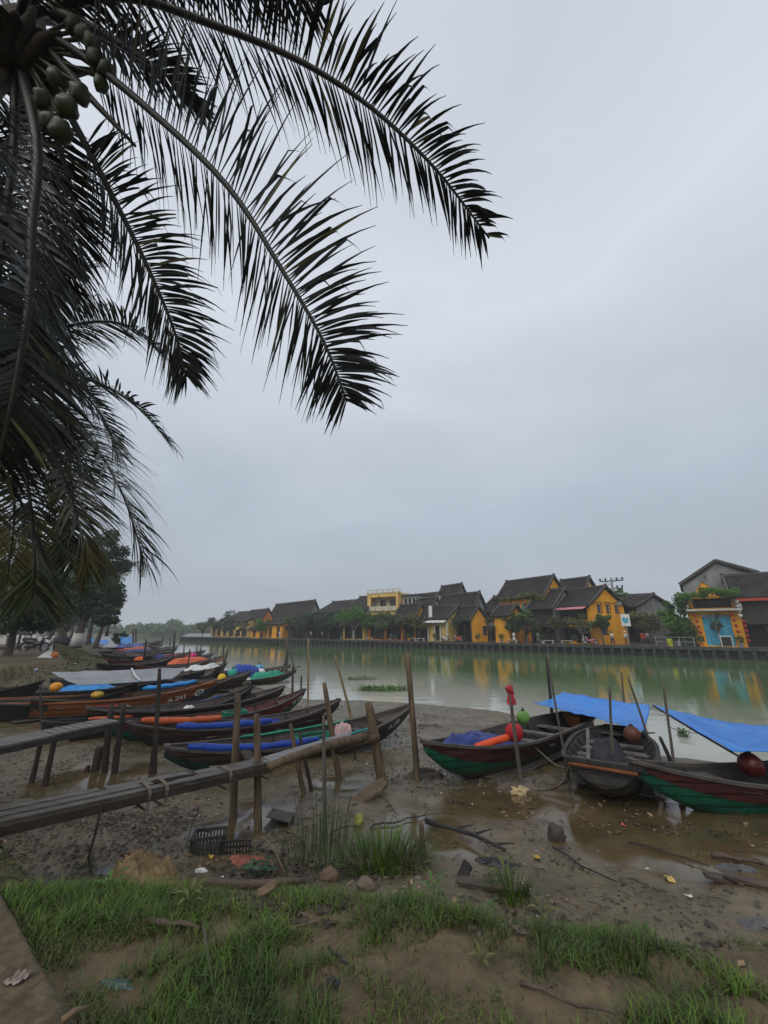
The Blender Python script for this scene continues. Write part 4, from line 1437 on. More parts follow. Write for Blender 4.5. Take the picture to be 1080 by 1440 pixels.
# third small landing stage far left, low on the mud
t = thing('plank_jetty', 'small low landing stage on two stubs by the debris bank', 'jetty', at_z(188, 935, 0.6))
y = at_z(188, 935, 0.6).y
mb = MB()
mb.bar(at_y(140, 935, y), at_y(178, 930, y), 0.6, 0.08)
mb.build('deck_plank', M_GREYW, t)
for px in (167, 177):
    mb = MB()
    mb.tube([at_y(px, 932, y), at_y(px, 941, y) + Vector((0, 0, -0.3))], 0.12, 7)
    mb.build('leg', M_POSTD, t)


def rope(label, pts, r=0.012, m=M_ROPE):
    P = spline(pts, 6 * (len(pts) - 1))
    mb = MB()
    mb.tube(P, r, 5)
    return tag(mb.build('mooring_rope', m, origin=P[0], smooth=True), label, 'rope')


rope('rope running down from the maroon and green boat to the end-on boat', [at_y(741, 1041, 9.4), at_y(758, 1056, 9.0), at_y(778, 1073, 8.5), at_y(794, 1080, 8.2)])
rope('rope from the bow of the right-edge boat to the rounded end-on boat', [at_y(900, 1069, 7.75), at_y(885, 1080, 7.6), at_y(862, 1092, 7.6), at_y(840, 1096, 7.7)])
rope('thin line hanging from the upright pole to the slanting edge of the right blue tarp', [at_y(942, 1023, 7.75), at_y(960, 1028, 7.9), at_y(985, 1032, 8.1)], 0.007)
rope('thin line from the corner of the pointed blue tarp towards the right tarp', [at_y(913, 995, 11.4), at_y(930, 1001, 10.5), at_y(958, 1003, 9.8)], 0.008)
p = hit(795, 1098)
rope('slack rope lying in the mud below the end-on boat', [at_y(800, 1076, 8.3), hit(790, 1103) + Vector((0, 0, .02)), hit(765, 1112) + Vector((0, 0, .02)), hit(740, 1108) + Vector((0, 0, .02))], 0.014)
rope('rope hanging over the end of the near jetty', [at_y(497, 1040, 8.2), at_y(499, 1055, 8.1), at_y(499, 1068, 8.15)], 0.014, M_DARKW)
rope('rope looped over the bow of the maroon and green boat', [at_y(632, 1040, 9.2), at_y(636, 1052, 8.8), at_y(640, 1066, 8.75), at_y(637, 1075, 8.8)], 0.014)
# ------------------------------------------------------------------ coconut palms
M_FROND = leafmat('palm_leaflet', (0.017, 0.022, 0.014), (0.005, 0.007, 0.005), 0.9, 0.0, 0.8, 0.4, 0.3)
M_FROND2 = leafmat('green_palm_leaflet', (0.045, 0.064, 0.027), (0.016, 0.025, 0.013), 0.9, 0.12, 0.8, 0.38, 0.4)
M_FRONDY = leafmat('old_palm_leaflet', (0.15, 0.125, 0.045), (0.06, 0.07, 0.028), 0.9, 0.18, 0.5, 0.5)
M_RACHIS = mat('palm_leaf_stalk', (0.024, 0.022, 0.013), 0.5, scale=3, color2=(0.01, 0.01, 0.007), bump=0.2)
M_PTRUNK = mat('palm_trunk', (0.17, 0.145, 0.115), 0.9, scale=3, color2=(0.075, 0.062, 0.05), bump=0.7, bscale=14, stretch=(1, 1, 3))
M_COCO = mat('green_coconut', (0.05, 0.054, 0.018), 0.45, scale=4, color2=(0.024, 0.03, 0.012))
M_FIBRE = mat('palm_fibre', (0.05, 0.04, 0.028), 0.95, scale=9, color2=(0.018, 0.015, 0.012), bump=0.8, bscale=30, stretch=(1, 1, 0.3))


def frond(pts, parent, m=M_FROND, ll=0.95, n=95, stalk=0.14, width=0.032, droop=0.4, spread=58, roll=0.0, seed=0, r0=0.045, broken=0.12, lift=0.18, tip=0.35):
    """one feather leaf: a tapered rachis with two rows of long drooping leaflets"""
    R = random.Random(seed)
    P = spline(pts, 60)
    L = sum((P[i + 1] - P[i]).length for i in range(60))
    mb = MB()
    mb.tube([p for p in P[::2]], [r0 * (1 - 0.9 * k / 30) + 0.004 for k in range(31)], 7)
    st = mb.build('leaf_stalk', M_RACHIS, parent, smooth=True)
    V, F = [], []
    up = Vector((0, 0, 1))
    for k in range(n):
        f = stalk + (1 - stalk) * (k + R.random() * 0.5) / n
        f = min(f, 0.998)
        i = min(int(f * 60), 59)
        p = P[i].lerp(P[i + 1], f * 60 - i)
        T = (P[min(i + 1, 60)] - P[max(i - 1, 0)]).normalized()
        S = T.cross(up)
        S = S.normalized() if S.length > 0.15 else basis(T)[0]
        N = S.cross(T).normalized()
        if roll:
            q = Matrix.Rotation(roll, 3, T)
            S, N = q @ S, q @ N
        u = (f - stalk) / (1 - stalk)
        length = ll * (0.45 + 0.55 * math.sin(min(1, u * 2.2 + 0.25) * math.pi / 2)) * (1 - (1 - tip) * max(0, (u - 0.55) / 0.45) ** 1.5)
        ang = math.radians(spread + 16 * (1 - u) - 24 * u ** 3)
        for side in (-1, 1):
            if R.random() < 0.05:
                continue
            ln = length * R.uniform(0.62, 1.12)
            d = (S * side * math.sin(ang) + T * math.cos(ang) + N * (lift + R.uniform(-0.1, 0.1))).normalized()
            d = (d + Vector((R.uniform(-1, 1), R.uniform(-1, 1), R.uniform(-1, 1))) * 0.13).normalized()
            dr = droop * R.uniform(0.7, 1.35)
            brk = R.uniform(0.4, 0.8) if R.random() < broken else 2
            q = p.copy()
            w0 = width * R.uniform(0.8, 1.15)
            nseg = 6
            wd = N.cross(d)
            wd = wd.normalized() if wd.length > 1e-3 else T
            tw = R.uniform(-0.5, 0.5)
            base = len(V)
            for j in range(nseg + 1):
                v = j / nseg
                wj = w0 * (0.35 + 1.3 * v * (1 - v) * 2 if v < 0.5 else (1.0 * (1 - v) * 2)) * 0.5
                wj = max(wj, 0.002)
                wv = Matrix.Rotation(tw * v, 3, d) @ wd
                V.append(tuple(q - wv * wj))
                V.append(tuple(q + wv * wj))
                step = ln / nseg
                g = dr * (0.2 + v) * 0.36
                d = (d + Vector((0, 0, -g))).normalized()
                if v > brk:
                    d = (d + Vector((0, 0, -1.2))).normalized()
                    brk = 2
                q = q + d * step
            for j in range(nseg):
                a = base + 2 * j
                F.append((a, a + 1, a + 3, a + 2))
    o = np_mesh('leaflets', V, F, m, origin=(0, 0, 0), parent=st)
    if m is not M_FRONDY:                       # some leaflets have browned
        o.data.materials.append(M_FRONDY)
        o.data.polygons.foreach_set('material_index', np.repeat(np.array([R.random() < 0.05 for _ in range(len(F) // 6)], np.int32), 6))
    o.location = -parent_world(st)
    return st


def crown_point(px, py, t):
    return at_t(px, py, t)


c1 = at_t(22, 70, 4.03)
base1 = Vector((c1.x - 0.75, c1.y - 0.25, 0))
base1.z = gz(base1.x, base1.y)
palm1 = thing('coconut_palm', 'near coconut palm with dark fronds and green nuts in the top left sky', 'palm tree', base1)
mb = MB()
tp = [base1 + (c1 - base1) * f + Vector((-0.35 * math.sin(f * math.pi), 0, 0)) for f in np.linspace(0, 1, 22)]
mb.tube([tp[0] - Vector((0, 0, 0.3))] + tp, [0.24] + [0.2 - 0.07 * f + 0.008 * (k % 2) + 0.08 * max(0, 0.12 - f) / 0.12 for k, f in enumerate(np.linspace(0, 1, 22))], 14)
mb.build('trunk', M_PTRUNK, palm1, smooth=True)
mb = MB()
mb.ball(c1 + Vector((0, 0, 0.05)), 0.27, 14, 10, (0.95, 0.95, 1.5), 0.5)
for k in range(26):
    th = k * 2.4
    r = 0.2 + 0.07 * math.sin(k)
    a = c1 + Vector((math.cos(th) * 0.16, math.sin(th) * 0.16, -0.35))
    mb.tube([a, a + Vector((math.cos(th) * r, math.sin(th) * r, 0.3)), a + Vector((math.cos(th) * r * 1.9, math.sin(th) * r * 1.9, 0.35 + 0.2 * math.sin(k * 1.7)))], [0.05, 0.07, 0.02], 6)
mb.build('crown_fibre', M_FIBRE, palm1, smooth=True)
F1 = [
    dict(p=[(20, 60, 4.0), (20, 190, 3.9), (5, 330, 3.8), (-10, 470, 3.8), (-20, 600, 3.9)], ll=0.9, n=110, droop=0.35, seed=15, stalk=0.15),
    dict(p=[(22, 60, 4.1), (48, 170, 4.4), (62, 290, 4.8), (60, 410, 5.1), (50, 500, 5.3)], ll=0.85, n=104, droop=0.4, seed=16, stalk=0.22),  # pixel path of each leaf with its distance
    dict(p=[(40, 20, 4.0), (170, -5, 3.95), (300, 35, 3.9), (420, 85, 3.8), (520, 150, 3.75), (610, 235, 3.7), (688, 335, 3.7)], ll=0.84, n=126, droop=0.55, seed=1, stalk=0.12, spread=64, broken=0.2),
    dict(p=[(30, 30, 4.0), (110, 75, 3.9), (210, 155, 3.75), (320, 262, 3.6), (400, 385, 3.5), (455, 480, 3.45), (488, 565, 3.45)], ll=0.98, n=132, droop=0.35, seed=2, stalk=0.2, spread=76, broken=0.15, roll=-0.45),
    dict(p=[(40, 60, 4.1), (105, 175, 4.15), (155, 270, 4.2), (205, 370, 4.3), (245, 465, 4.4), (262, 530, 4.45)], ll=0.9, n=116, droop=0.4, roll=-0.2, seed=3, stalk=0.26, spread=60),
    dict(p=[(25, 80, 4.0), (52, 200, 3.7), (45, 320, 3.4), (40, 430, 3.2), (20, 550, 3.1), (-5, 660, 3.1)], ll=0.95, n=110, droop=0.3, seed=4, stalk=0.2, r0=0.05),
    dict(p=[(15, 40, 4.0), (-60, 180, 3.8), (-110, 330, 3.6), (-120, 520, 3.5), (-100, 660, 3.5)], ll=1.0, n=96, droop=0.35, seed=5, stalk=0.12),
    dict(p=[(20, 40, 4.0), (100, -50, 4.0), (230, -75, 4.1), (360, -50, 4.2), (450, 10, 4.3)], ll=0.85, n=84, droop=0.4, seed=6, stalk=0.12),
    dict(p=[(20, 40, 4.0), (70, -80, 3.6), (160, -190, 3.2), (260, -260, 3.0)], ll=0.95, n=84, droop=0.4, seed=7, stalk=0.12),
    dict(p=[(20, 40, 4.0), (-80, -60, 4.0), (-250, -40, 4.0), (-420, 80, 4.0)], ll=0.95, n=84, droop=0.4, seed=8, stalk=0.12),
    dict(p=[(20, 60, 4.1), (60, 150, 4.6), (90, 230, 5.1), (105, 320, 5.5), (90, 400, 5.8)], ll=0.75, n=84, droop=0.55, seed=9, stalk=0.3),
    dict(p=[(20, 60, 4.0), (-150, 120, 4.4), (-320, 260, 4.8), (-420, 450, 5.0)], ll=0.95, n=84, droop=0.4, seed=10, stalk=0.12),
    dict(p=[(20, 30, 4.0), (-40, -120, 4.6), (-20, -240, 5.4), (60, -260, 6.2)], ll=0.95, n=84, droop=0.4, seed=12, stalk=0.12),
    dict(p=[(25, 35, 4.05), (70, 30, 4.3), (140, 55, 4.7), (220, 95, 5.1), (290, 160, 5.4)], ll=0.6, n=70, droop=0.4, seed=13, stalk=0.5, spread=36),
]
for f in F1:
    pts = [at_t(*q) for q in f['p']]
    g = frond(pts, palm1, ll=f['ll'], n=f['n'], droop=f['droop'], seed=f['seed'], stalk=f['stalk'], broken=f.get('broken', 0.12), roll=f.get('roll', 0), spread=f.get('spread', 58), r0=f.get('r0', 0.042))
    g.name = 'frond'
for pts, w in ([[(75, 20, 4.0), (140, 45, 3.95), (224, 97, 3.9)], 0.07], [[(60, 60, 4.0), (120, 130, 3.95), (190, 205, 3.9)], 0.06], [[(50, 110, 4.05), (80, 195, 4.05), (101, 262, 4.05)], 0.05]):
    mb = MB()
    P = spline([at_t(*q) for q in pts], 8)
    mb.tube(P, [w * (1 - 0.75 * k / 8) for k in range(9)], 7)
    mb.build('dead_stalk', M_RACHIS, palm1, smooth=True)
for k, (px, py, t, r) in enumerate([(112, 132, 3.75, 0.125), (94, 150, 3.7, 0.135), (86, 184, 3.7, 0.13), (70, 172, 3.75, 0.125), (80, 112, 3.8, 0.13), (130, 62, 3.85, 0.115), (136, 84, 3.82, 0.115), (118, 48, 3.88, 0.115),
                                    (150, 98, 3.84, 0.105), (104, 36, 3.9, 0.11), (62, 140, 3.8, 0.13), (142, 118, 3.86, 0.1)]):
    mb = MB()
    c = at_t(px, py, t)
    r *= 0.74
    mb.ball(c, r, 14, 10, (0.9 + 0.1 * math.sin(k), 0.9, 1.12), 0.3, Matrix.Rotation(random.uniform(-0.6, 0.6), 3, 'Y'), seed=k)
    st = c + Vector((0, 0, r * 1.05))
    mb.tube([st, st.lerp(c1, 0.5) + Vector((0, 0, 0.05)), c1 + Vector((0.1, 0, -0.1))], [0.022, 0.016, 0.02], 5)
    mb.build('coconut', M_COCO, palm1, smooth=True)

c2 = at_t(5, 560, 8.0)
base2 = Vector((c2.x - 0.6, c2.y + 0.4, 0))
base2.z = gz(base2.x, base2.y)
palm2 = thing('coconut_palm', 'second coconut palm at the left edge, its shaggy crown below the near one', 'palm tree', base2)
mb = MB()
mb.tube([base2 + (c2 - base2) * f + Vector((-0.3 * math.sin(f * math.pi), 0, -0.2 * (1 - f))) for f in np.linspace(0, 1, 14)], [0.22 - 0.07 * f for f in np.linspace(0, 1, 14)], 12)
mb.build('trunk', M_PTRUNK, palm2, smooth=True)
mb = MB()
mb.ball(c2, 0.32, 12, 9, (1, 1, 1.5), 0.5)
mb.build('crown_fibre', M_FIBRE, palm2, smooth=True)
F2 = [
    dict(p=[(5, 555, 8), (40, 520, 8.2), (90, 530, 8.5), (140, 580, 8.8), (170, 640, 9)], ll=1.1, n=90, seed=35, droop=0.7),
    dict(p=[(5, 560, 8), (30, 580, 7.8), (70, 640, 7.6), (95, 720, 7.6), (100, 800, 7.7)], ll=1.3, n=100, seed=36, droop=0.6),
    dict(p=[(5, 555, 8), (50, 480, 7.7), (115, 455, 7.5), (180, 458, 7.3), (230, 500, 7.2)], ll=0.95, n=90, seed=21, droop=0.9),
    dict(p=[(5, 555, 8), (70, 525, 7.8), (130, 535, 7.6), (190, 570, 7.5), (238, 622, 7.5)], ll=0.9, n=92, seed=22, droop=0.7),
    dict(p=[(5, 560, 8), (60, 560, 7.6), (120, 610, 7.2), (170, 690, 7.0), (202, 785, 7.0)], ll=1.6, n=104, seed=23, droop=0.75),
    dict(p=[(5, 560, 8), (45, 590, 7.5), (85, 660, 7.2), (112, 740, 7.0), (122, 800, 7.0)], ll=1.5, n=96, seed=24, droop=0.7, old=1),
    dict(p=[(5, 560, 8), (20, 610, 7.2), (40, 690, 6.8), (48, 780, 6.6), (46, 840, 6.6)], ll=1.4, n=96, seed=25, droop=0.6),
    dict(p=[(5, 560, 8), (-40, 600, 7), (-60, 700, 6.5), (-60, 800, 6.4)], ll=1.4, n=90, seed=26, droop=0.6, old=1),
    dict(p=[(5, 555, 8), (40, 440, 8.3), (85, 385, 8.7), (120, 380, 9.2)], ll=0.95, n=84, seed=27, droop=0.7),
    dict(p=[(5, 555, 8), (-20, 450, 8), (-70, 400, 8), (-140, 420, 8)], ll=1, n=84, seed=28, droop=0.7),
    dict(p=[(5, 555, 8), (20, 430, 7.4), (15, 340, 6.8), (20, 300, 6.3)], ll=0.95, n=84, seed=29, droop=0.6),
    dict(p=[(5, 560, 8), (60, 600, 8.6), (100, 680, 9.2), (105, 770, 9.6)], ll=1.6, n=90, seed=30, droop=0.7),
    dict(p=[(5, 560, 8), (-60, 520, 8), (-160, 560, 8), (-210, 680, 8)], ll=1.1, n=84, seed=31, droop=0.6),
    dict(p=[(5, 560, 8), (40, 575, 8.6), (85, 610, 9.4), (128, 665, 10)], ll=1.5, n=84, seed=32, droop=0.7),
    dict(p=[(0, 560, 8), (15, 640, 8.2), (20, 730, 8.4), (10, 820, 8.4)], ll=1.5, n=90, seed=33, droop=0.5, old=1),
]
for f in F2:
    g = frond([at_t(*q) for q in f['p']], palm2, M_FRONDY if f.get('old') else M_FROND2, ll=f['ll'], n=int(f['n'] * 1.25), droop=f['droop'] * 0.5, seed=f['seed'], stalk=0.12, r0=0.045, width=0.042, tip=0.5)
    g.name = 'frond'

# ------------------------------------------------------------------ broadleaf trees
M_BARK = mat('tree_bark', (0.11, 0.095, 0.075), 0.9, scale=4, color2=(0.045, 0.04, 0.033), bump=0.6, bscale=12, stretch=(2, 2, 0.5))
M_PBARK = mat('pale_bark', (0.34, 0.33, 0.3), 0.9, scale=4, color2=(0.17, 0.16, 0.14), bump=0.4, bscale=14)
M_WHITEW = mat('whitewash', (0.62, 0.61, 0.57), 0.85, scale=6, color2=(0.38, 0.37, 0.34))
M_LDARK = leafmat('dark_green_leaves', (0.04, 0.092, 0.034), (0.018, 0.042, 0.018), 0.5)
M_LMID = leafmat('mid_green_leaves', (0.12, 0.19, 0.06), (0.055, 0.095, 0.036), 0.5, 0.4)
M_LBRIGHT = leafmat('fresh_green_leaves', (0.12, 0.25, 0.045), (0.055, 0.125, 0.03), 0.5, 0.4)
M_LOLIVE = leafmat('olive_leaves', (0.18, 0.185, 0.07), (0.075, 0.085, 0.036), 0.5, 0.4)
M_LYEL = leafmat('yellow_green_leaves', (0.17, 0.17, 0.04), (0.06, 0.08, 0.025), 0.5)


def leaf_cloud(centers, radii, n, size, seed, flat=0.75, shell=0.55):
    """n small folded leaves spread through overlapping clumps"""
    R = np.random.default_rng(seed)
    centers = np.asarray(centers, float)
    radii = np.asarray(radii, float)
    pr = radii ** 2
    pick = R.choice(len(centers), n, p=pr / pr.sum())
    d = R.normal(size=(n, 3))
    d /= np.linalg.norm(d, axis=1)[:, None]
    rr = radii[pick] * (shell + (1 - shell) * R.random(n)) * (1 + 0.35 * R.normal(size=n).clip(-1.4, 1.4) * 0.6)
    p = centers[pick] + d * rr[:, None] * np.array([1, 1, flat])
    a = R.normal(size=(n, 3))
    a /= np.linalg.norm(a, axis=1)[:, None]
    b = np.cross(a, R.normal(size=(n, 3)))
    b /= np.linalg.norm(b, axis=1)[:, None]
    sz = size * R.uniform(0.6, 1.4, n)
    a = a * sz[:, None]
    b = b * (sz * 0.5)[:, None]
    V = np.stack([p - a, p + b, p + a, p - b], 1).reshape(-1, 3)
    F = np.arange(n * 4).reshape(-1, 4)
    return V, F


def make_tree(label, base, h, spread, m, trunk_h=0.35, n=2600, leaf=0.22, seed=0, bark=None, tr=0.18, white=0.0, clumps=14, name='broadleaf_tree', lean=(0, 0), flat=0.75, group=None,
              cat='tree', crown_flat=0.8, low=0.0, trunk=True):
    R = random.Random(seed)
    base = Vector(base)
    t = thing(name, label, cat, base, group)
    top = base + Vector((lean[0], lean[1], h * trunk_h))
    ch = h * (1 - trunk_h)
    cc, rad = [], []
    for k in range(clumps):
        th = k * 2.39996 + R.uniform(-0.4, 0.4)
        rr = math.sqrt((k + 0.5) / clumps) * spread * 0.78
        zz = R.uniform(low, 1) * (1 - 0.55 * (rr / spread) ** 2)
        c = top + Vector((math.cos(th) * rr, math.sin(th) * rr, ch * (0.1 + 0.78 * zz)))
        cc.append(c)
        rad.append(spread * R.uniform(0.22, 0.42) * (1 - 0.25 * zz))
    if trunk:
        mb = MB()
        mid = base.lerp(top, 0.5) + Vector((R.uniform(-0.1, 0.1), R.uniform(-0.1, 0.1), 0)) * h * 0.1
        mb.tube([base - Vector((0, 0, 0.3)), base + Vector((0, 0, 0.05)), mid, top], [tr * 1.5, tr * 1.3, tr, tr * 0.85], 10, wob=0.08)
        mb.build('trunk', bark or M_BARK, t, smooth=True)
        mb = MB()
        for k in range(0, clumps, max(1, clumps // 9)):
            e = cc[k]
            q = top.lerp(e, 0.5) + Vector((0, 0, 0.08 * h))
            mb.tube([top - Vector((0, 0, 0.05 * h)), q, e], [tr * 0.6, tr * 0.35, tr * 0.1], 6)
        mb.build('branches', bark or M_BARK, t, smooth=True)
        if white:
            mb = MB()
            mb.tube([base - Vector((0, 0, 0.1)), base + (mid - base) * min(1, white / max(0.3, (mid - base).length))], [tr * 1.42, tr * 1.25], 12)
            mb.build('whitewashed_base', M_WHITEW, t, smooth=True)
    if n:
        V, F = leaf_cloud(cc, rad, n, leaf, seed + 5, flat)
        np_mesh('crown', V, F, m, origin=base, parent=t)
    return t


def on_ground(px, py):
    p = hit(px, py)
    return p


# left bank, upstream of the jetties
def zrow(px, py, p):
    r = ray(px, py)
    return CZ + r.z / r.y * p.y


def ptree(label, base, top, half, m, n, leaf, seed, **kw):
    """base, top row and half width as seen in the photo"""
    h = zrow(base[0], top, base[2]) - base[2].z
    return make_tree(label, base[2], h, half * base[2].y * CP / FPX, m, n=n, leaf=leaf, seed=seed, **kw)


def bp(px, py, Y=None):
    return (px, py, on_ground(px, py) if Y is None else Vector((at_y(px, py, Y).x, Y, 1.4)))


ptree('big dark leafy tree with whitewashed foot at the head of the path', bp(108, 903, 46), 730, 46, M_LDARK, 15000, 0.2, 3, trunk_h=0.2, tr=0.42, white=1.3, clumps=30, lean=(0.3, 0), low=-0.02, crown_flat=0.8)
ptree('leaning dark tree left of the whitewashed one', bp(92, 900, 48), 735, 52, M_LDARK, 13000, 0.2, 4, trunk_h=0.3, tr=0.3, clumps=20, lean=(-2.2, 0))
ptree('dark tree between the whitewashed and the small open-crowned tree', bp(125, 899, 56), 758, 34, M_LDARK, 6500, 0.22, 14, trunk_h=0.25, tr=0.25, clumps=18)
ptree('straight dark tree behind the parked motorbikes', bp(69, 911, 36), 790, 46, M_LDARK, 9000, 0.16, 5, trunk_h=0.3, tr=0.2, clumps=18)
ptree('small open-crowned tree right of the whitewashed one', bp(136, 902, 44), 846, 22, M_LDARK, 1900, 0.17, 6, trunk_h=0.45, tr=0.2, clumps=12, lean=(0.3, 0))
ptree('dense dark tree overhanging the left edge of the path', bp(10, 920, 26), 770, 62, M_LDARK, 12000, 0.13, 7, trunk_h=0.25, tr=0.2, clumps=24, low=-0.15)
ptree('yellowing leafy tree under the second palm at the left edge', bp(-30, 930, 20), 700, 78, M_LOLIVE, 10000, 0.11, 8, trunk_h=0.3, tr=0.16, clumps=20)
ptree('tall grey-green tree far behind the motorbikes', bp(45, 897, 70), 800, 50, M_LDARK, 6000, 0.3, 9, trunk_h=0.2, tr=0.3, clumps=18)
ptree('hazy round tree at the far end of the left bank', bp(92, 893, 95), 835, 32, M_LMID, 3500, 0.35, 10, trunk_h=0.15, tr=0.3, clumps=14)
ptree('broad hazy tree closing the path at the left', bp(5, 895, 60), 800, 60, M_LDARK, 7000, 0.26, 12, trunk_h=0.15, tr=0.3, clumps=18)
p = on_ground(166, 912)
make_tree('small dark bush among the boats near the blue tarps', p, 3.2, 1.3, M_LDARK, 0.12, 1800, 0.14, 13, tr=0.06, clumps=12, name='bush', cat='bush')


def small_palm(label, base, h, lean, size, seed, m=M_FROND, n_fr=11, trunk_r=0.2):
    base = Vector(base)
    t = thing('palm_tree', label, 'palm tree', base)
    top = base + Vector((lean, 0, h))
    mb = MB()
    mb.tube([base + (top - base) * f + Vector((-lean * 0.3 * math.sin(f * math.pi), 0, -0.2 * (1 - f))) for f in np.linspace(0, 1, 9)], [trunk_r * (1.2 - 0.5 * f) for f in np.linspace(0, 1, 9)], 9)
    mb.build('trunk', M_PTRUNK, t, smooth=True)
    R = random.Random(seed)
    for k in range(n_fr):
        th = k * 2.39996 + R.uniform(-0.3, 0.3)
        el = R.uniform(-0.2, 0.9)
        d = Vector((math.cos(th), math.sin(th), 0))
        pts = [top, top + d * size * 0.35 + Vector((0, 0, size * 0.35 * el)), top + d * size * 0.7 + Vector((0, 0, size * (0.45 * el - 0.06))), top + d * size * 0.95 + Vector((0, 0, size * (0.3 * el - 0.4)))]
        g = frond(pts, t, m, ll=size * 0.32, n=30, seed=seed * 50 + k, width=0.11, r0=0.06, broken=0.05)
        g.name = 'frond'
    return t


small_palm('distant palm peeping out right of the big dark tree', at_y(150, 893, 60), 9.6, 0.3, 4.2, 3, M_LMID)
small_palm('hazy palm left of the whitewashed tree', at_y(100, 896, 80), 6.0, 0.0, 4.5, 4, M_LMID)

# far wood across the bend, one hazy mass
cc, rr = [], []
for k in range(230):
    px = random.uniform(-40, 330)
    Y = random.uniform(232, 270)
    d = ray(px, 890)
    x = d.x * Y / d.y
    hgt = 3.0 + 4.0 * abs(mnoise.noise(Vector((px * 0.035, 3.3, 0)))) * 2 + (2.2 if 235 < px < 262 else 0)
    for z in np.arange(1.0, hgt, 2.6):
        cc.append((x + random.uniform(-2, 2), Y, z))
        rr.append(random.uniform(1.8, 3.6))
V, F = leaf_cloud(cc, rr, 26000, 0.85, 77, 0.9)
kind(np_mesh('far_wood', V, F, M_LMID, origin=(-140, 245, 0)), 'stuff', 'hazy wood on the far bend of the river')
# ------------------------------------------------------------------ grass of the bank
M_GRASS = leafmat('bank_grass', (0.085, 0.155, 0.014), (0.026, 0.056, 0.008), 0.9, 0.2, 0.75, 0.5)
M_DRYGRASS = leafmat('dull_bank_grass', (0.13, 0.13, 0.038), (0.06, 0.056, 0.02), 0.8, 0.25, 0.5, 0.6)


def blades(name, pts, hs, m, width=0.006, bend=0.5, seed=0, nseg=3):
    R = np.random.default_rng(seed)
    n = len(pts)
    th = R.uniform(0, 2 * np.pi, n)
    ln = np.stack([np.cos(th), np.sin(th), np.zeros(n)], 1)
    wd = np.stack([-np.sin(th), np.cos(th), np.zeros(n)], 1)
    bd = bend * R.uniform(0.3, 1.5, n)
    w = width * R.uniform(0.7, 1.4, n)
    rows = []
    for j in range(nseg + 1):
        v = j / nseg
        c = pts + ln * (hs * bd * v * v)[:, None] + np.array([0, 0, 1.0]) * (hs * v * (1 - 0.28 * bd * v))[:, None]
        ww = (w * (1 - v ** 1.6) + 0.0006)[:, None]
        rows += [c - wd * ww, c + wd * ww]
    V = np.stack(rows, 1).reshape(-1, 3)
    k = 2 * (nseg + 1)
    b = (np.arange(n) * k)[:, None, None]
    quad = np.array([[2 * j, 2 * j + 1, 2 * j + 3, 2 * j + 2] for j in range(nseg)])[None]
    F = (b + quad).reshape(-1, 4)
    return np_mesh(name, V, F, m, origin=tuple(np.round(pts.mean(0), 2)))


BARE = [(205, 1345, .17), (150, 1368, .15), (235, 1372, .1), (250, 1335, .1), (410, 1410, .1), (190, 1400, .14), (360, 1300, .1), (555, 1345, .16), (470, 1325, .16), (445, 1385, .16), (620, 1345, .20), (500, 1420, .15), (700, 1355, .12), (850, 1395, .17), (810, 1390, .14), (900, 1405, .15), (1000, 1335, .2), (1060, 1360, .16), (960, 1370, .15), (440, 1290, .16), (490, 1275, .14), (330, 1310, .14), (420, 1345, .13), (640, 1320, .14), (760, 1420, .14), (1050, 1430, .15)]
LUSH = [(120, 1270, .32), (200, 1290, .32), (270, 1290, .25), (100, 1300, .3), (330, 1370, .28), (370, 1400, .28), (300, 1400, .28), (360, 1330, .2), (640, 1265, .22), (560, 1270, .16), (720, 1285, .28), (780, 1300, .3), (840, 1340, .24), (860, 1290, .26), (940, 1300, .25), (1010, 1290, .22), (1060, 1300, .2), (540, 1330, .1), (530, 1310, .1), (900, 1340, .18), (1000, 1400, .2), (960, 1440, .2), (240, 1420, .25), (430, 1270, .15), (660, 1300, .16), (720, 1240, .12)]


def blob_list(L):
    out = []
    for px, py, r in L:
        p = hit(px, py)
        out.append((p.x, p.y, r))
    return out


BARE, LUSH = blob_list(BARE), blob_list(LUSH)
N = 420000
gx = rng.uniform(-4.2, 4.8, N)
gy = rng.uniform(0.6, 5.4, N)
hb, s_, w_, ws_, we_, t_ = ground_base(gx, gy)
tn = t_ + 0.05 * fbm(gx, gy, 1.3, 3, 91)
dens = sstep(0.83, 0.88, tn) * (1 - sstep(0.995, 1.003, t_)) * (0.16 + 0.7 * sstep(-0.2, 0.3, fbm(gx, gy, 2.2, 4, 92)))
lush = np.zeros(N)
bare = np.zeros(N)
for (cx, cy, r) in LUSH:
    lush = np.maximum(lush, 1 - sstep(0.3, 2.3, np.hypot(gx - cx, gy - cy) / r + 1.3 * fbm(gx, gy, 4, 4, 8)))
for (cx, cy, r) in BARE:
    bare = np.maximum(bare, 1 - sstep(0.5, 1.3, np.hypot(gx - cx, gy - cy) / r + 0.9 * fbm(gx, gy, 5, 3, 9)))
lush = lush * sstep(0.80, 0.85, tn)
dens = np.clip(dens * 0.7 + lush * 0.9, 0, 1) * (1 - 0.93 * bare) * (t_ < 1.0)
keep = rng.random(N) < dens * 0.75
gx, gy, lush = gx[keep], gy[keep], lush[keep]
pts = np.stack([gx, gy, ground_h(gx, gy) - 0.01], 1)
hs = (0.025 + 0.035 * rng.random(len(gx))) + 0.075 * lush * rng.uniform(0.3, 1.0, len(gx)) * (0.7 + 0.9 * sstep(-0.3, 0.4, fbm(gx, gy, 3.5, 2, 55)))
sel = rng.random(len(gx)) < (0.25 + 0.5 * lush)
kind(blades('bank_grass', pts[sel], hs[sel], M_GRASS, 0.0023, 0.8, 3), 'stuff', 'short green grass on the near bank')
kind(blades('dull_grass', pts[~sel], hs[~sel] * 0.85, M_DRYGRASS, 0.0022, 1.0, 4), 'stuff', 'dull thin grass among the bare patches')
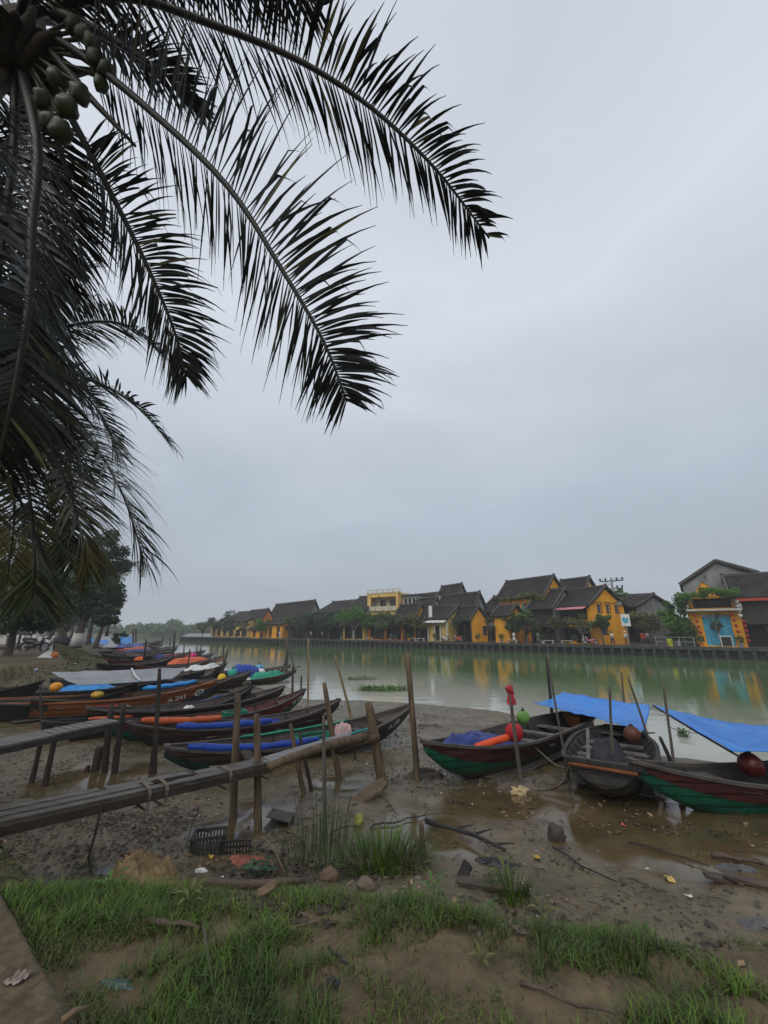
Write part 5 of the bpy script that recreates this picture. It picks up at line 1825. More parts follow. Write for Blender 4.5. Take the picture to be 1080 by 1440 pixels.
# thin weeds of the upstream debris bank
M = 26000
s2 = rng.uniform(22, 60, M)
w2 = rng.uniform(0, 18, M)
x2, y2 = UX * s2 + NX * w2, UY * s2 + NY * w2
hb, s_, w_, ws_, we_, t_ = ground_base(x2, y2)
k2 = (rng.random(M) < sstep(0.45, 0.75, t_ + 0.3 * fbm(x2, y2, 0.4, 3, 66)) * 0.9) & (t_ < 1.03)
x2, y2 = x2[k2], y2[k2]
pts = np.stack([x2, y2, ground_h(x2, y2) - 0.02], 1)
kind(blades('weeds', pts, rng.uniform(0.06, 0.2, len(x2)), M_DRYGRASS, 0.03, 0.9, 5, 2), 'stuff', 'trampled weeds on the upstream debris bank')


# ------------------------------------------------------------------ clumps one can count
def clump(label, c, n, h, r, m, width=0.007, bend=0.5, seed=0, name='grass_clump', cat='grass clump', group=None, nseg=4):
    R = np.random.default_rng(seed)
    a, q = R.uniform(0, 2 * np.pi, n), np.sqrt(R.random(n)) * r
    x, y = c.x + np.cos(a) * q, c.y + np.sin(a) * q
    P = np.stack([x, y, ground_h(x, y) - 0.02], 1)
    o = blades(name, P, h * R.uniform(0.45, 1.05, n), m, width, bend, seed, nseg)
    return tag(o, label, cat, group)


M_REED = leafmat('reed_green', (0.07, 0.105, 0.045), (0.035, 0.055, 0.025), 2.0, 0.2, 0.4)
clump('tall upright reeds standing in the mud by the thin pole', hit(455, 1200), 80, 0.72, 0.42, M_REED, 0.0055, 0.18, 1, 'reed_clump', 'reeds')
clump('arching reeds left of the tall upright ones', hit(425, 1210), 44, 0.5, 0.3, M_REED, 0.005, 0.9, 2, 'reed_clump', 'reeds')
clump('bushy green grass tuft right of the reeds', hit(538, 1218), 620, 0.32, 0.46, M_GRASS, 0.005, 0.75, 3)
clump('low grass tuft at the foot of the pale split stake', hit(575, 1215), 160, 0.26, 0.24, M_DRYGRASS, 0.005, 0.9, 4)
clump('bright tuft on the bank edge below the dark plank', hit(720, 1262), 200, 0.24, 0.2, M_GRASS, 0.005, 0.6, 5)


def weed(label, c, n=7, size=0.12, m=None, seed=0, group=None):
    """a small rosette weed: pointed leaves on a short stem"""
    R = random.Random(seed)
    mb = MB()
    mb.tube([c - Vector((0, 0, 0.02)), c + Vector((0, 0, size * 0.7))], [0.004, 0.003], 5)
    for k in range(n):
        th = k * 2.4 + R.uniform(-0.3, 0.3)
        z = size * (0.15 + 0.6 * k / n)
        ln = size * R.uniform(0.7, 1.1)
        d = Vector((math.cos(th), math.sin(th), 0))
        s = Vector((-d.y, d.x, 0))
        q = c + Vector((0, 0, z))
        vs = [q, q + d * ln * 0.5 + s * ln * 0.11 + Vector((0, 0, ln * 0.35)), q + d * ln * 0.5 - s * ln * 0.11 + Vector((0, 0, ln * 0.35)), q + d * ln + Vector((0, 0, ln * 0.3))]
        mb.add(vs, [(0, 1, 2), (1, 3, 2)])
    return tag(mb.build('weed', m or M_LBRIGHT, origin=c), label, 'weed', group)


for k, (px, py, s, lab) in enumerate([(712, 1245, .2, 'tall bright weed on the bank edge beside the dark plank'), (690, 1283, .09, 'bright weed in the lush grass right of centre'), (677, 1360, .09, 'bright star-shaped weed at the border of the bare sand patch'),
                                      (150, 1262, .14, 'pale green weed in the left grass below the sack'), (265, 1278, .15, 'light green weed at the right end of the left grass'), (905, 1325, .13, 'small weed in the grass of the right bank'), (765, 1295, .15, 'weed with bright leaves near the right mud edge'), (610, 1262, .16, 'weed with yellow-green leaves near the pale split stake')]):
    weed(lab, hit(px, py), 9, s, M_LBRIGHT if k % 2 else M_LYEL, k)

# ------------------------------------------------------------------ loose mud, twigs and litter nobody could count
def scatter_bits(name, n, m, region, smin, smax, flat, seed, label, sides=6):
    R = np.random.default_rng(seed)
    x = R.uniform(region[0], region[1], n * 5)
    y = R.uniform(region[2], region[3], n * 5)
    hb, s_, w_, ws_, we_, t_ = ground_base(x, y)
    cl = sstep(-0.05, 0.3, fbm(x, y, 0.8, 3, seed))
    ok = (t_ > 0.12) & (t_ < 0.93) & (R.random(n * 5) < cl) & (puddle_mask(x, y) < 0.5)
    x, y = x[ok][:n], y[ok][:n]
    z = ground_h(x, y)
    mb_v, mb_f = [], []
    for i in range(len(x)):
        s = R.uniform(smin, smax) ** 1.0 * (1 if R.random() < 0.85 else 1.8)
        th0 = R.uniform(0, 6.28)
        ax = R.uniform(0.6, 1.8)
        k0 = len(mb_v)
        ring = []
        for lev, (rr, zz) in enumerate(((1.0, -0.2), (0.8, 0.45 * flat), (0.35, 0.8 * flat))):
            for k in range(sides):
                th = 2 * math.pi * k / sides
                r2 = s * rr * R.uniform(0.7, 1.25)
                dx, dy = math.cos(th) * r2 * ax, math.sin(th) * r2
                mb_v.append((x[i] + dx * math.cos(th0) - dy * math.sin(th0), y[i] + dx * math.sin(th0) + dy * math.cos(th0), z[i] + s * zz))
        for lev in range(2):
            for k in range(sides):
                j = (k + 1) % sides
                a = k0 + lev * sides
                mb_f.append((a + k, a + j, a + sides + j, a + sides + k))
        mb_f.append((k0 + 2 * sides, k0 + 2 * sides + 1, k0 + 2 * sides + 2, k0 + 2 * sides + 3))
        mb_f.append((k0 + 2 * sides, k0 + 2 * sides + 3, k0 + 2 * sides + 4, k0 + 2 * sides + 5))
    o = np_mesh(name, np.array(mb_v), np.array(mb_f), m, origin=(0, 6, 0.5))
    return kind(o, 'stuff', label)


M_CLOD = mat('mud_clod', (0.13, 0.108, 0.083), 0.5, scale=5, color2=(0.06, 0.05, 0.04), bump=0.4, bscale=30, island=0.3)
M_CLODD = mat('dark_rot', (0.07, 0.055, 0.042), 0.7, scale=6, color2=(0.03, 0.025, 0.02), bump=0.4, bscale=30, island=0.4)
scatter_bits('mud_clods', 6000, M_CLOD, (-9, 9, 3, 19), 0.006, 0.032, 0.7, 5, 'small clods of wet mud')
scatter_bits('rotting_bits', 3500, M_CLODD, (-7, 7, 3, 10), 0.006, 0.025, 0.5, 15, 'dark rotting leaves and bark in the mud')


def scatter_leaves(name, n, m, region, size, seed, label, tmin=0.2, tmax=0.95):
    R = np.random.default_rng(seed)
    x = R.uniform(region[0], region[1], n * 4)
    y = R.uniform(region[2], region[3], n * 4)
    hb, s_, w_, ws_, we_, t_ = ground_base(x, y)
    ok = (t_ > tmin) & (t_ < tmax) & (R.random(n * 4) < sstep(-0.2, 0.3, fbm(x, y, 0.9, 3, seed)))
    x, y = x[ok][:n], y[ok][:n]
    k = len(x)
    z = ground_h(x, y) + 0.012
    th = R.uniform(0, 2 * np.pi, k)
    sz = size * R.uniform(0.4, 1.4, k)
    ar = R.uniform(0.25, 0.8, k)
    d = np.stack([np.cos(th), np.sin(th), R.uniform(-0.25, 0.35, k)], 1) * sz[:, None]
    e = np.stack([-np.sin(th), np.cos(th), R.uniform(-0.3, 0.3, k)], 1) * (sz * ar)[:, None]
    p = np.stack([x, y, z], 1)
    V = np.stack([p - d, p - e * 0.8 + np.array([0, 0, 0.01]), p + d, p + e], 1).reshape(-1, 3)
    return kind(np_mesh(name, V, np.arange(k * 4).reshape(-1, 4), m, origin=(0, 6, 0.5)), 'stuff', label)


M_DEAD = leafmat('dead_leaves', (0.22, 0.15, 0.08), (0.07, 0.05, 0.032), 2, 0.1, 0.6, 0.6)
M_ROT = leafmat('rotting_leaves', (0.075, 0.055, 0.036), (0.022, 0.018, 0.014), 2, 0.05, 0.7, 0.5)
scatter_leaves('wrack_litter', 4500, M_ROT, (-5.5, 1.2, 3.0, 7.0), 0.028, 23, 'rotting leaves and bark along the wrack line', 0.66, 0.93)
scatter_leaves('shore_leaves', 2200, M_ROT, (1.0, 7.0, 3.0, 9.0), 0.024, 27, 'sparse rotting leaves on the right hand mud', 0.5, 0.93)
scatter_leaves('wrack_scraps', 700, M_DEAD, (-4.5, 2.0, 3.2, 6.5), 0.03, 25, 'pale broken leaves along the wrack line', 0.68, 0.92)
kx, ky = rng.uniform(-4.5, 6.0, 1600), rng.uniform(3.0, 9.0, 1600)
tt = ground_base(kx, ky)[5]
ok = (tt > 0.45) & (tt < 0.95)
kx, ky = kx[ok][:420], ky[ok][:420]
mb = MB()
for x, y in zip(kx, ky):
    th, L = random.uniform(0, 6.28), random.uniform(0.05, 0.2)
    q = Vector((x, y, 0)), Vector((x + math.cos(th) * L * .5, y + math.sin(th) * L * .5 + 0.01, 0)), Vector((x + math.cos(th) * L, y + math.sin(th) * L, 0))
    mb.tube([Vector((p.x, p.y, gz(p.x, p.y) + 0.008 + 0.01 * (i == 1))) for i, p in enumerate(q)], [0.004, 0.0035, 0.002], 5)
kind(mb.build('twigs', M_CLODD, origin=(0, 5, 0.6)), 'stuff', 'small broken twigs along the wrack line')
M_SCRAP = mat('litter_scraps', (0.55, 0.53, 0.48), 0.6, scale=2, color2=(0.3, 0.27, 0.22), island=0.5)
scatter_leaves('dead_leaves', 1500, M_DEAD, (-8, 8, 2.5, 13), 0.035, 3, 'brown dead leaves strewn over mud and grass')
scatter_leaves('litter_scraps', 150, M_SCRAP, (-8, 8, 3.5, 12), 0.022, 4, 'tiny scraps of paper and plastic in the mud', 0.3, 0.9)
scatter_leaves('upstream_litter', 1500, M_DEAD, (-36, -10, 16, 42), 0.17, 6, 'dead leaves and litter on the upstream bank', 0.2, 1.0)
scatter_leaves('upstream_scraps', 150, M_SCRAP, (-32, -10, 17, 36), 0.11, 7, 'pale scraps on the upstream bank', 0.3, 0.95)


def stick(label, p, q, r, m=M_DARKW, name='driftwood_stick', cat='stick', wob=0.03, twigs=2, lift=0.02, seed=0, group=None):
    R = random.Random(seed)
    a, b = hit(*p), hit(*q)
    n = 8
    L = (b - a).length
    pts = []
    sd = Vector((-(b - a).y, (b - a).x, 0)).normalized()
    for k in range(n + 1):
        f = k / n
        c = a.lerp(b, f) + sd * (wob * L * (mnoise.noise(Vector((f * 3, seed, 0)))))
        c.z = gz(c.x, c.y) + lift + r * 0.6 + abs(mnoise.noise(Vector((f * 2, seed, 5)))) * r
        pts.append(c)
    mb = MB()
    mb.tube(pts, [r * (1 - 0.5 * k / n) * R.uniform(0.85, 1.15) for k in range(n + 1)], 8, wob=0.12)
    for k in range(twigs):
        i = R.randint(2, n - 1)
        d = (pts[i] - pts[i - 1]).normalized() + sd * R.choice((-1, 1)) * 0.8 + Vector((0, 0, R.uniform(0.0, 0.35)))
        mb.tube([pts[i], pts[i] + d * L * 0.09, pts[i] + d * L * 0.17 + Vector((0, 0, -0.01))], [r * 0.5, r * 0.35, r * 0.15], 6)
    return tag(mb.build(name, m, origin=pts[0], smooth=True), label, cat, group)


def slab(label, px, py, size, rz, tilt, m, name='broken_plank', cat='plank', lift=0.03, ty=0.0):
    c = hit(px, py) + Vector((0, 0, lift))
    R = Matrix.Rotation(rz, 3, 'Z') @ Matrix.Rotation(tilt, 3, 'Y') @ Matrix.Rotation(ty, 3, 'X')
    sx, sy, sz = size
    mb = MB()
    nx = 10
    top, vs, fs = [], [], []
    for i in range(nx + 1):
        f = i / nx
        w = sy / 2 * (1 + 0.12 * mnoise.noise(Vector((f * 5, px * 0.1, 0)))) * (1 if 0 < i < nx else 0.75)
        for (a, b) in ((-1, -1), (1, -1), (1, 1), (-1, 1)):
            vs.append(c + R @ Vector(((f - 0.5) * sx + (0.03 * sx * a if i in (0, nx) else 0), a * w, b * sz / 2)))
    for i in range(nx):
        for k in range(4):
            j = (k + 1) % 4
            fs.append((i * 4 + k, i * 4 + j, i * 4 + 4 + j, i * 4 + 4 + k))
    fs += [(3, 2, 1, 0), (nx * 4, nx * 4 + 1, nx * 4 + 2, nx * 4 + 3)]
    mb.add(vs, fs)
    return tag(mb.build(name, m, origin=c), label, cat)


def crumple(label, px, py, size, m, name, cat, seed=0, sq=(1, 1, 0.5), lift=None, n=22, rough=0.75, at=None):
    c = at if at is not None else hit(px, py)
    mb = MB()
    if rough >= 0.8 and size < 0.08:       # small scraps are folded pieces of thin stuff
        R = Matrix.Rotation(seed * 1.3, 3, 'Z')
        mb.sheet(lambda a, q: c + Vector((0, 0, 0.012)) + R @ Vector(((a - 0.5) * 2 * sq[0] * size * 0.7, (q - 0.5) * 1.7 * sq[1] * size * (1 + 0.5 * mnoise.noise(Vector((a * 3, seed, 0)))),
                 size * sq[2] * (0.5 + 0.6 * math.sin(a * 5 + seed) * (0.4 + q) + 0.5 * mnoise.noise(Vector((a * 4, q * 4, seed)))))), 12, 8, 0.003)
        return tag(mb.build(name, m, origin=c), label, cat)
    c = c + Vector((0, 0, size * sq[2] * (0.55 if lift is None else lift)))
    vs, fs = [], []
    mm = n // 2 + 2
    for i in range(mm + 1):
        ph = math.pi * i / mm
        for k in range(n):
            th = 2 * math.pi * k / n
            d = Vector((math.sin(ph) * math.cos(th), math.sin(ph) * math.sin(th), math.cos(ph)))
            q = 1 + rough * (mnoise.noise(d * 1.6 + Vector((seed, 0, 0))) + 0.55 * abs(mnoise.noise(d * 4.1 + Vector((0, seed, 0)))) - 0.15)
            vs.append(c + Vector((d.x * sq[0], d.y * sq[1], d.z * sq[2])) * size * q)
    for i in range(mm):
        for k in range(n):
            j = (k + 1) % n
            fs.append((i * n + k, (i + 1) * n + k, (i + 1) * n + j, i * n + j))
    mb.add(vs, fs)
    return tag(mb.build(name, m, origin=c, smooth=True), label, cat)


def heap(label, px, py, size, m, name, cat, seed=0, sq=(1, 1, 0.5), folds=7.0, rz=0.0, sharp=1.0, at=None):
    """limp stuff dropped on the ground: irregular outline, creased top that dies away to a thin edge"""
    c = at if at is not None else hit(px, py)
    R = Matrix.Rotation(rz, 3, 'Z')
    na_, nr_ = 56, 16
    vs, fs = [], []
    for i in range(nr_ + 1):
        f = i / nr_
        for k in range(na_):
            th = 2 * math.pi * k / na_
            d = Vector((math.cos(th), math.sin(th), 0))
            out = 1 + 0.45 * mnoise.noise(d * 1.3 + Vector((seed, 0, 0))) + 0.22 * mnoise.noise(d * 3.7 + Vector((0, seed, 0)))
            x, y = d.x * f * out * sq[0] * size, d.y * f * out * sq[1] * size
            q = Vector((x, y, 0)) / size
            w = mnoise.noise(q * 1.5 + Vector((seed, 3, 0))) * 1.6
            ridge = 1 - abs(mnoise.noise(Vector((q.x * folds * 0.35 + w, q.y * folds * 0.6 + w, seed))) * 2.2)
            ridge2 = 1 - abs(mnoise.noise(Vector((q.x * folds + seed, q.y * folds + w, 5))) * 2.2)
            dome = (1 - f ** 2.6) * (0.55 + 0.6 * mnoise.noise(q * 1.1 + Vector((0, 0, seed))))
            z = size * sq[2] * (dome + (0.34 * sharp * ridge + 0.16 * sharp * ridge2) * min(1, (1 - f) * 4 + 0.12))
            p = R @ Vector((x, y, 0))
            vs.append((c.x + p.x, c.y + p.y, max(z, 0.004) - (0.02 if i == nr_ else 0)))
    va = np.array(vs)
    va[:, 2] += ground_h(va[:, 0], va[:, 1])
    vs = va.tolist()
    for i in range(nr_):
        for k in range(na_):
            j = (k + 1) % na_
            fs.append((i * na_ + k, (i + 1) * na_ + k, (i + 1) * na_ + j, i * na_ + j))
    mb = MB()
    mb.add(vs, fs)
    return tag(mb.build(name, m, origin=c, smooth=True), label, cat)


M_LOG = mat('wet_log', (0.09, 0.062, 0.045), 0.55, scale=3, color2=(0.035, 0.026, 0.02), bump=0.6, bscale=25, stretch=(0.6, 3, 3))
stick('long dark log lying at the top of the grass below the crate', (262, 1252), (428, 1252), 0.05, M_LOG, 'driftwood_log', 'log', 0.01, 0, 0.05, seed=1)
stick('forked dark branch on the mud right of the broken stake', (600, 1164), (712, 1207), 0.033, M_DARKW, 'driftwood_branch', 'branch', 0.05, 4, 0.06, seed=2)
stick('long thin stick slanting down the mud at right', (778, 1195), (868, 1245), 0.012, M_DARKW, seed=3, twigs=1)
stick('thin stick in the mud under the right-edge boat', (885, 1188), (998, 1222), 0.011, M_DARKW, seed=4, twigs=2)
stick('bent twig line left of the forked branch', (520, 1170), (600, 1145), 0.012, M_DARKW, seed=5, wob=0.2)
stick('dead stem lying across the bottom grass at right', (732, 1392), (868, 1438), 0.01, M_LOG, seed=6, twigs=1)
stick('slim grey rod lying down the left grass', (284, 1308), (306, 1436), 0.009, M_POSTG, seed=7, twigs=0)
stick('dark stick across the left grass', (200, 1305), (280, 1316), 0.02, M_LOG, seed=8, twigs=0)
stick('short curved twig on the bare sand', (462, 1340), (492, 1370), 0.008, M_DARKW, seed=9, twigs=0, wob=0.15)
stick('brown straw on the sand near the left grass', (408, 1312), (455, 1302), 0.006, M_DEAD, seed=10, twigs=0)
stick('dark rotten branch at the far right of the mud', (1000, 1208), (1078, 1222), 0.03, M_LOG, 'driftwood_branch', 'branch', 0.08, 3, seed=11)
stick('thin broken twigs beneath the near jetty', (520, 1108), (560, 1150), 0.01, M_DARKW, seed=12, twigs=2)
stick('upright dead twig leaning under the near jetty', (278, 1135), (262, 1190), 0.008, M_DARKW, seed=13, twigs=1)
stick('low driftwood bar right of the tallest weathered post', (588, 1022), (618, 1023), 0.03, M_POST, seed=14, twigs=0)
stick('bent stem lying at the bottom of the sandy patch', (452, 1395), (420, 1436), 0.008, M_DARKW, seed=15, twigs=1)
slab('flat dark plank on the bank edge right of the black plastic', 690, 1250, (0.62, 0.12, 0.03), -0.25, 0.0, M_LOG)
slab('tilted plank at the foot of the thick round-topped post', 520, 1122, (0.7, 0.28, 0.05), 0.75, -0.25, M_POST, lift=0.07)
slab('dark upright board shard beside the black plastic', 654, 1235, (0.16, 0.14, 0.02), 0.4, -0.9, M_DARKW, 'board_shard', 'board', 0.06)
slab('slanting board under the near jetty between its two tall posts', 350, 1108, (0.55, 0.18, 0.04), -0.7, 0.5, M_POSTD, lift=0.42)
slab('broken plank in the mud at the far right', 1055, 1245, (0.4, 0.1, 0.03), -0.5, 0.05, M_LOG)
slab('second broken plank left of the far right one', 1015, 1240, (0.3, 0.13, 0.03), -0.15, 0.15, M_LOG)
slab('cardboard piece standing on the grass below the long log', 374, 1262, (0.13, 0.1, 0.008), 0.3, -0.35, mat('wet_cardboard', (0.15, 0.1, 0.055), 0.85, scale=4), 'cardboard', 'cardboard', 0.05)
M_CRATE = mat('black_crate_plastic', (0.035, 0.033, 0.03), 0.6, scale=5, color2=(0.018, 0.017, 0.016), spots=((0.12, 0.1, 0.075), 7, 0.55))
p = hit(292, 1196)
crate('black broken plastic crate sunk in the mud under the near jetty', p + Vector((0, 0, -0.02)), (0.36, 0.3, 0.2), M_CRATE, 0.25, 'plastic_crate', tilt=-0.08)
p = hit(330, 1200)
mb = MB()
R = Matrix.Rotation(0.12, 3, 'Z') @ Matrix.Rotation(0.25, 3, 'X')
for k in range(10):
    mb.box(p + R @ Vector((-0.16 + k * 0.036, 0, 0.07)), (0.016, 0.012, 0.16), R)
for z in (0.01, 0.075, 0.14):
    mb.box(p + R @ Vector((0, 0.001, z)), (0.37, 0.014, 0.018), R)
tag(mb.build('crate_side', M_CRATE, origin=p), 'broken-off slatted side of the black crate, standing beside it', 'crate side')
p = hit(392, 1163)
mb = MB()
R = Matrix.Rotation(-0.1, 3, 'Z') @ Matrix.Rotation(0.15, 3, 'Y')
for (dx, dy, dz, sx, sy, sz) in ((0, 0, 0.0, 0.34, 0.26, 0.012), (0, 0, 0.14, 0.34, 0.26, 0.012), (0.165, 0, 0.07, 0.012, 0.26, 0.13), (0, 0.125, 0.07, 0.32, 0.012, 0.13)):
    mb.box(p + R @ Vector((dx, dy, dz)), (sx, sy, sz), R)
tag(mb.build('open_box', mat('muddy_tin', (0.09, 0.08, 0.066), 0.6, scale=6, color2=(0.03, 0.027, 0.023)), origin=p), 'open muddy box on its side by the ochre post', 'box')
M_SACK = mat('tan_sackcloth', (0.25, 0.175, 0.09), 0.9, scale=7, color2=(0.1, 0.068, 0.034), bump=0.8, bscale=16)
heap('tan crumpled sack heaped at the top of the left grass', 192, 1243, 0.23, M_SACK, 'crumpled_sack', 'sack', 1, (1.5, 0.9, 0.7), folds=5, sharp=2.4)
heap('flat end of tan cloth trailing right from the sack', 246, 1258, 0.16, M_SACK, 'sack_cloth', 'cloth', 2, (1.9, 0.8, 0.4), folds=5, sharp=2)
crumple('orange-brown plastic scrap above the tan sack', 176, 1213, 0.075, mat('rust_plastic', (0.25, 0.08, 0.03), 0.5, scale=9), 'plastic_scrap', 'scrap', 3, (1.2, 0.8, 1.0), n=18, rough=1.2)
heap('grey plastic bag left of the orange-brown scrap', 156, 1226, 0.075, mat('grey_plastic_bag', (0.22, 0.23, 0.25), 0.35, scale=9), 'plastic_bag', 'bag', 4, (1.6, 0.9, 0.6), folds=8)
crumple('yellowish crumpled paper in the mud left of the sack', 117, 1217, 0.06, mat('old_paper', (0.26, 0.22, 0.13), 0.7, scale=9), 'crumpled_paper', 'paper', 5, (1.2, 0.7, 1.0), rough=1.2)
heap('reddish wet rags in the litter below the crate side', 352, 1212, 0.11, mat('red_rag', (0.3, 0.1, 0.07), 0.75, scale=12, color2=(0.13, 0.05, 0.035), bump=0.7, bscale=25), 'wet_rag', 'rag', 6, (2.2, 0.9, 0.5), folds=10)
crumple('white foam scrap at the crate foot', 283, 1226, 0.035, M_PALE, 'foam_scrap', 'scrap', 7, (1.6, 0.6, 0.6))
heap('black torn plastic on the mud below the forked branch', 700, 1216, 0.11, mat('black_plastic', (0.025, 0.025, 0.027), 0.3, scale=6), 'torn_plastic', 'plastic', 8, (2.0, 0.8, 0.5), folds=9)
crumple('dark round basket stump in the mud at right', 783, 1180, 0.1, M_CLODD, 'mud_stump', 'stump', 9, (1.1, 1.0, 1.1), rough=0.4)
crumple('cream rotting lump beside the foot of the red-topped pole', 731, 1117, 0.1, mat('cream_foam', (0.45, 0.37, 0.22), 0.7, scale=14, color2=(0.4, 0.27, 0.12)), 'foam_lump', 'foam', 10, (1.2, 0.8, 0.8), rough=1.0)
heap('black mud heap around the tallest weathered post', 598, 1092, 0.26, M_CLODD, 'mud_heap', 'mud heap', 11, (1.5, 1.0, 0.45), folds=9)
heap('mud heap at the foot of the red-topped pole', 728, 1108, 0.2, M_CLOD, 'mud_heap', 'mud heap', 12, (1.8, 1.0, 0.4), folds=8)
heap('mud roll left of the end-on boat', 768, 1098, 0.2, M_CLOD, 'mud_heap', 'mud heap', 13, (2.0, 0.8, 0.45), folds=8)
crumple('green coconut husk in the reeds', 505, 1160, 0.075, mat('pale_husk', (0.28, 0.3, 0.07), 0.6, scale=6, color2=(0.14, 0.17, 0.04)), 'coconut_husk', 'coconut', 14, (0.85, 0.85, 1.15), rough=0.25)
crumple('brown coconut husk at the foot of the reeds', 462, 1238, 0.075, mat('brown_husk', (0.13, 0.085, 0.055), 0.85, scale=8, color2=(0.12, 0.07, 0.05)), 'coconut_husk', 'coconut', 15, (1.2, 0.9, 0.9), rough=0.4)
crumple('grey round husk left of the pale split stake', 514, 1250, 0.07, mat('grey_husk', (0.15, 0.12, 0.085), 0.85, scale=8), 'coconut_husk', 'coconut', 16, (1.2, 0.9, 0.85), rough=0.4)
crumple('black plastic flake stuck on the sandy patch', 469, 1390, 0.035, MATS['black_plastic'], 'plastic_flake', 'plastic', 17, (1.3, 0.8, 0.7), rough=1.3)
crumple('dry yellow leaf curled on the mud at right', 942, 1238, 0.045, mat('yellow_leaf', (0.5, 0.36, 0.12), 0.7, scale=9), 'dry_leaf', 'leaf', 18, (1.6, 0.8, 0.4), rough=1.2)
crumple('pink scrap of plastic in the right puddle', 877, 1162, 0.03, mat('pink_plastic', (0.7, 0.15, 0.14), 0.5, scale=9), 'plastic_scrap', 'scrap', 19, (1.2, 0.8, 0.6), rough=1.0)
crumple('yellow scrap by the black plastic', 755, 1208, 0.04, mat('mustard_plastic', (0.5, 0.3, 0.05), 0.6, scale=9), 'plastic_scrap', 'scrap', 20, (1.5, 0.8, 0.5), rough=1.2)
crumple('yellow blossom-like scrap on the log litter', 365, 1243, 0.025, mat('yellow_plastic', (0.75, 0.5, 0.03), 0.5, scale=9), 'plastic_scrap', 'scrap', 21, (1.3, 0.8, 0.7), rough=1.0)
crumple('yellow scrap at the foot of the crate', 296, 1207, 0.025, MATS['yellow_plastic'], 'plastic_scrap', 'scrap', 22, (1.3, 0.8, 0.9), rough=1.0)
crumple('white and black bottle scrap at the far right mud', 969, 1263, 0.03, M_PALE, 'plastic_scrap', 'scrap', 23, (1.4, 0.8, 0.6), rough=0.8)
heap('torn grey net on the right mud edge', 1035, 1222, 0.1, mat('grey_net', (0.11, 0.11, 0.105), 0.8, scale=20, color2=(0.05, 0.05, 0.05)), 'torn_net', 'net', 24, (2.4, 0.8, 0.35), folds=12)
heap('dark plastic sheet on the grass of the right bank edge', 1062, 1300, 0.09, mat('dull_plastic', (0.12, 0.12, 0.115), 0.45, scale=14, color2=(0.06, 0.06, 0.06)), 'torn_plastic', 'plastic', 25, (1.8, 0.9, 0.35), folds=9)
heap('greenish glass shard heap in the left grass', 165, 1385, 0.05, mat('green_glassy', (0.07, 0.11, 0.095), 0.4, scale=10), 'plastic_scrap', 'scrap', 26, (1.6, 0.8, 0.4), folds=10)
# paper on the path and a white cup by the log
c = at_z(24, 1380, 1.505)
mb = MB()
mb.sheet(lambda a, q: c + Vector(((a - 0.5) * 0.07 + 0.3 * (q - 0.5) * 0.05, (q - 0.5) * 0.06, 0.01 + 0.008 * math.sin(a * 15) * (0.5 + q) + 0.008 * math.sin(q * 9))), 18, 8, 0.002)
tag(mb.build('crumpled_paper', mat('pinkish_paper', (0.32, 0.26, 0.23), 0.7, scale=30, color2=(0.16, 0.11, 0.1)), origin=c), 'crumpled pinkish paper on the sandy path at the left bottom', 'paper')
c = hit(311, 1247)
mb = MB()
mb.tube([c + Vector((0, 0, 0.02)), c + Vector((0, 0, 0.07)), c + Vector((0, 0, 0.08))], [0.026, 0.02, 0.017], 14)
tag(mb.build('white_cup', M_WHITE, origin=c, smooth=False), 'small white upturned cup beside the long dark log', 'cup')
c = at_z(104, 1430, 1.505)
mb = MB()
mb.tube([c + Vector((-0.03, -0.03, 0.01)), c + Vector((0.0, 0.0, 0.02)), c + Vector((0.035, 0.03, 0.012))], [0.012, 0.012, 0.004], 8)
tag(mb.build('pale_stub', M_DEAD, origin=c), 'pale dry leaf stub on the corner of the path', 'leaf')

# broad leaved creeper in the litter under the reeds
p = hit(365, 1232)
R = random.Random(5)
mb = MB()
for k in range(26):
    c = p + Vector((R.uniform(-0.16, 0.16), R.uniform(-0.1, 0.1), R.uniform(0.03, 0.12)))
    th = R.uniform(0, 6.28)
    d, s = Vector((math.cos(th), math.sin(th), R.uniform(-0.3, 0.3))), Vector((-math.sin(th), math.cos(th), R.uniform(-0.2, 0.2)))
    z = R.uniform(0.03, 0.055)
    mb.add([c - d * z, c - d * z * 0.4 + s * z * 0.8, c + d * z * 0.5 + s * z * 0.6, c + d * z * 1.2, c + d * z * 0.5 - s * z * 0.6, c - d * z * 0.4 - s * z * 0.8], [(0, 1, 2, 3), (0, 3, 4, 5)])
tag(mb.build('creeper', M_LDARK, origin=p), 'dark broad-leaved creeper in the litter between the crate and the reeds', 'plant')
# curved dead stems by the reeds
for k, (a, b, lab) in enumerate([((360, 1195), (430, 1190), 'arched dead stem from the crate to the reeds'), ((350, 1185), (400, 1230), 'drooping dead stem left of the reeds'), ((420, 1230), (505, 1165), 'dead stem slanting through the reeds to the husk')]):
    q0, q1 = hit(*a), hit(*b)
    mb = MB()
    mb.tube(spline([q0, q0.lerp(q1, 0.35) + Vector((0, 0, 0.16)), q0.lerp(q1, 0.7) + Vector((0, 0, 0.14)), q1 + Vector((0, 0, 0.02))], 16), 0.006, 5)
    tag(mb.build('dead_stem', M_DEAD if k == 1 else M_DARKW, origin=q0), lab, 'stem')


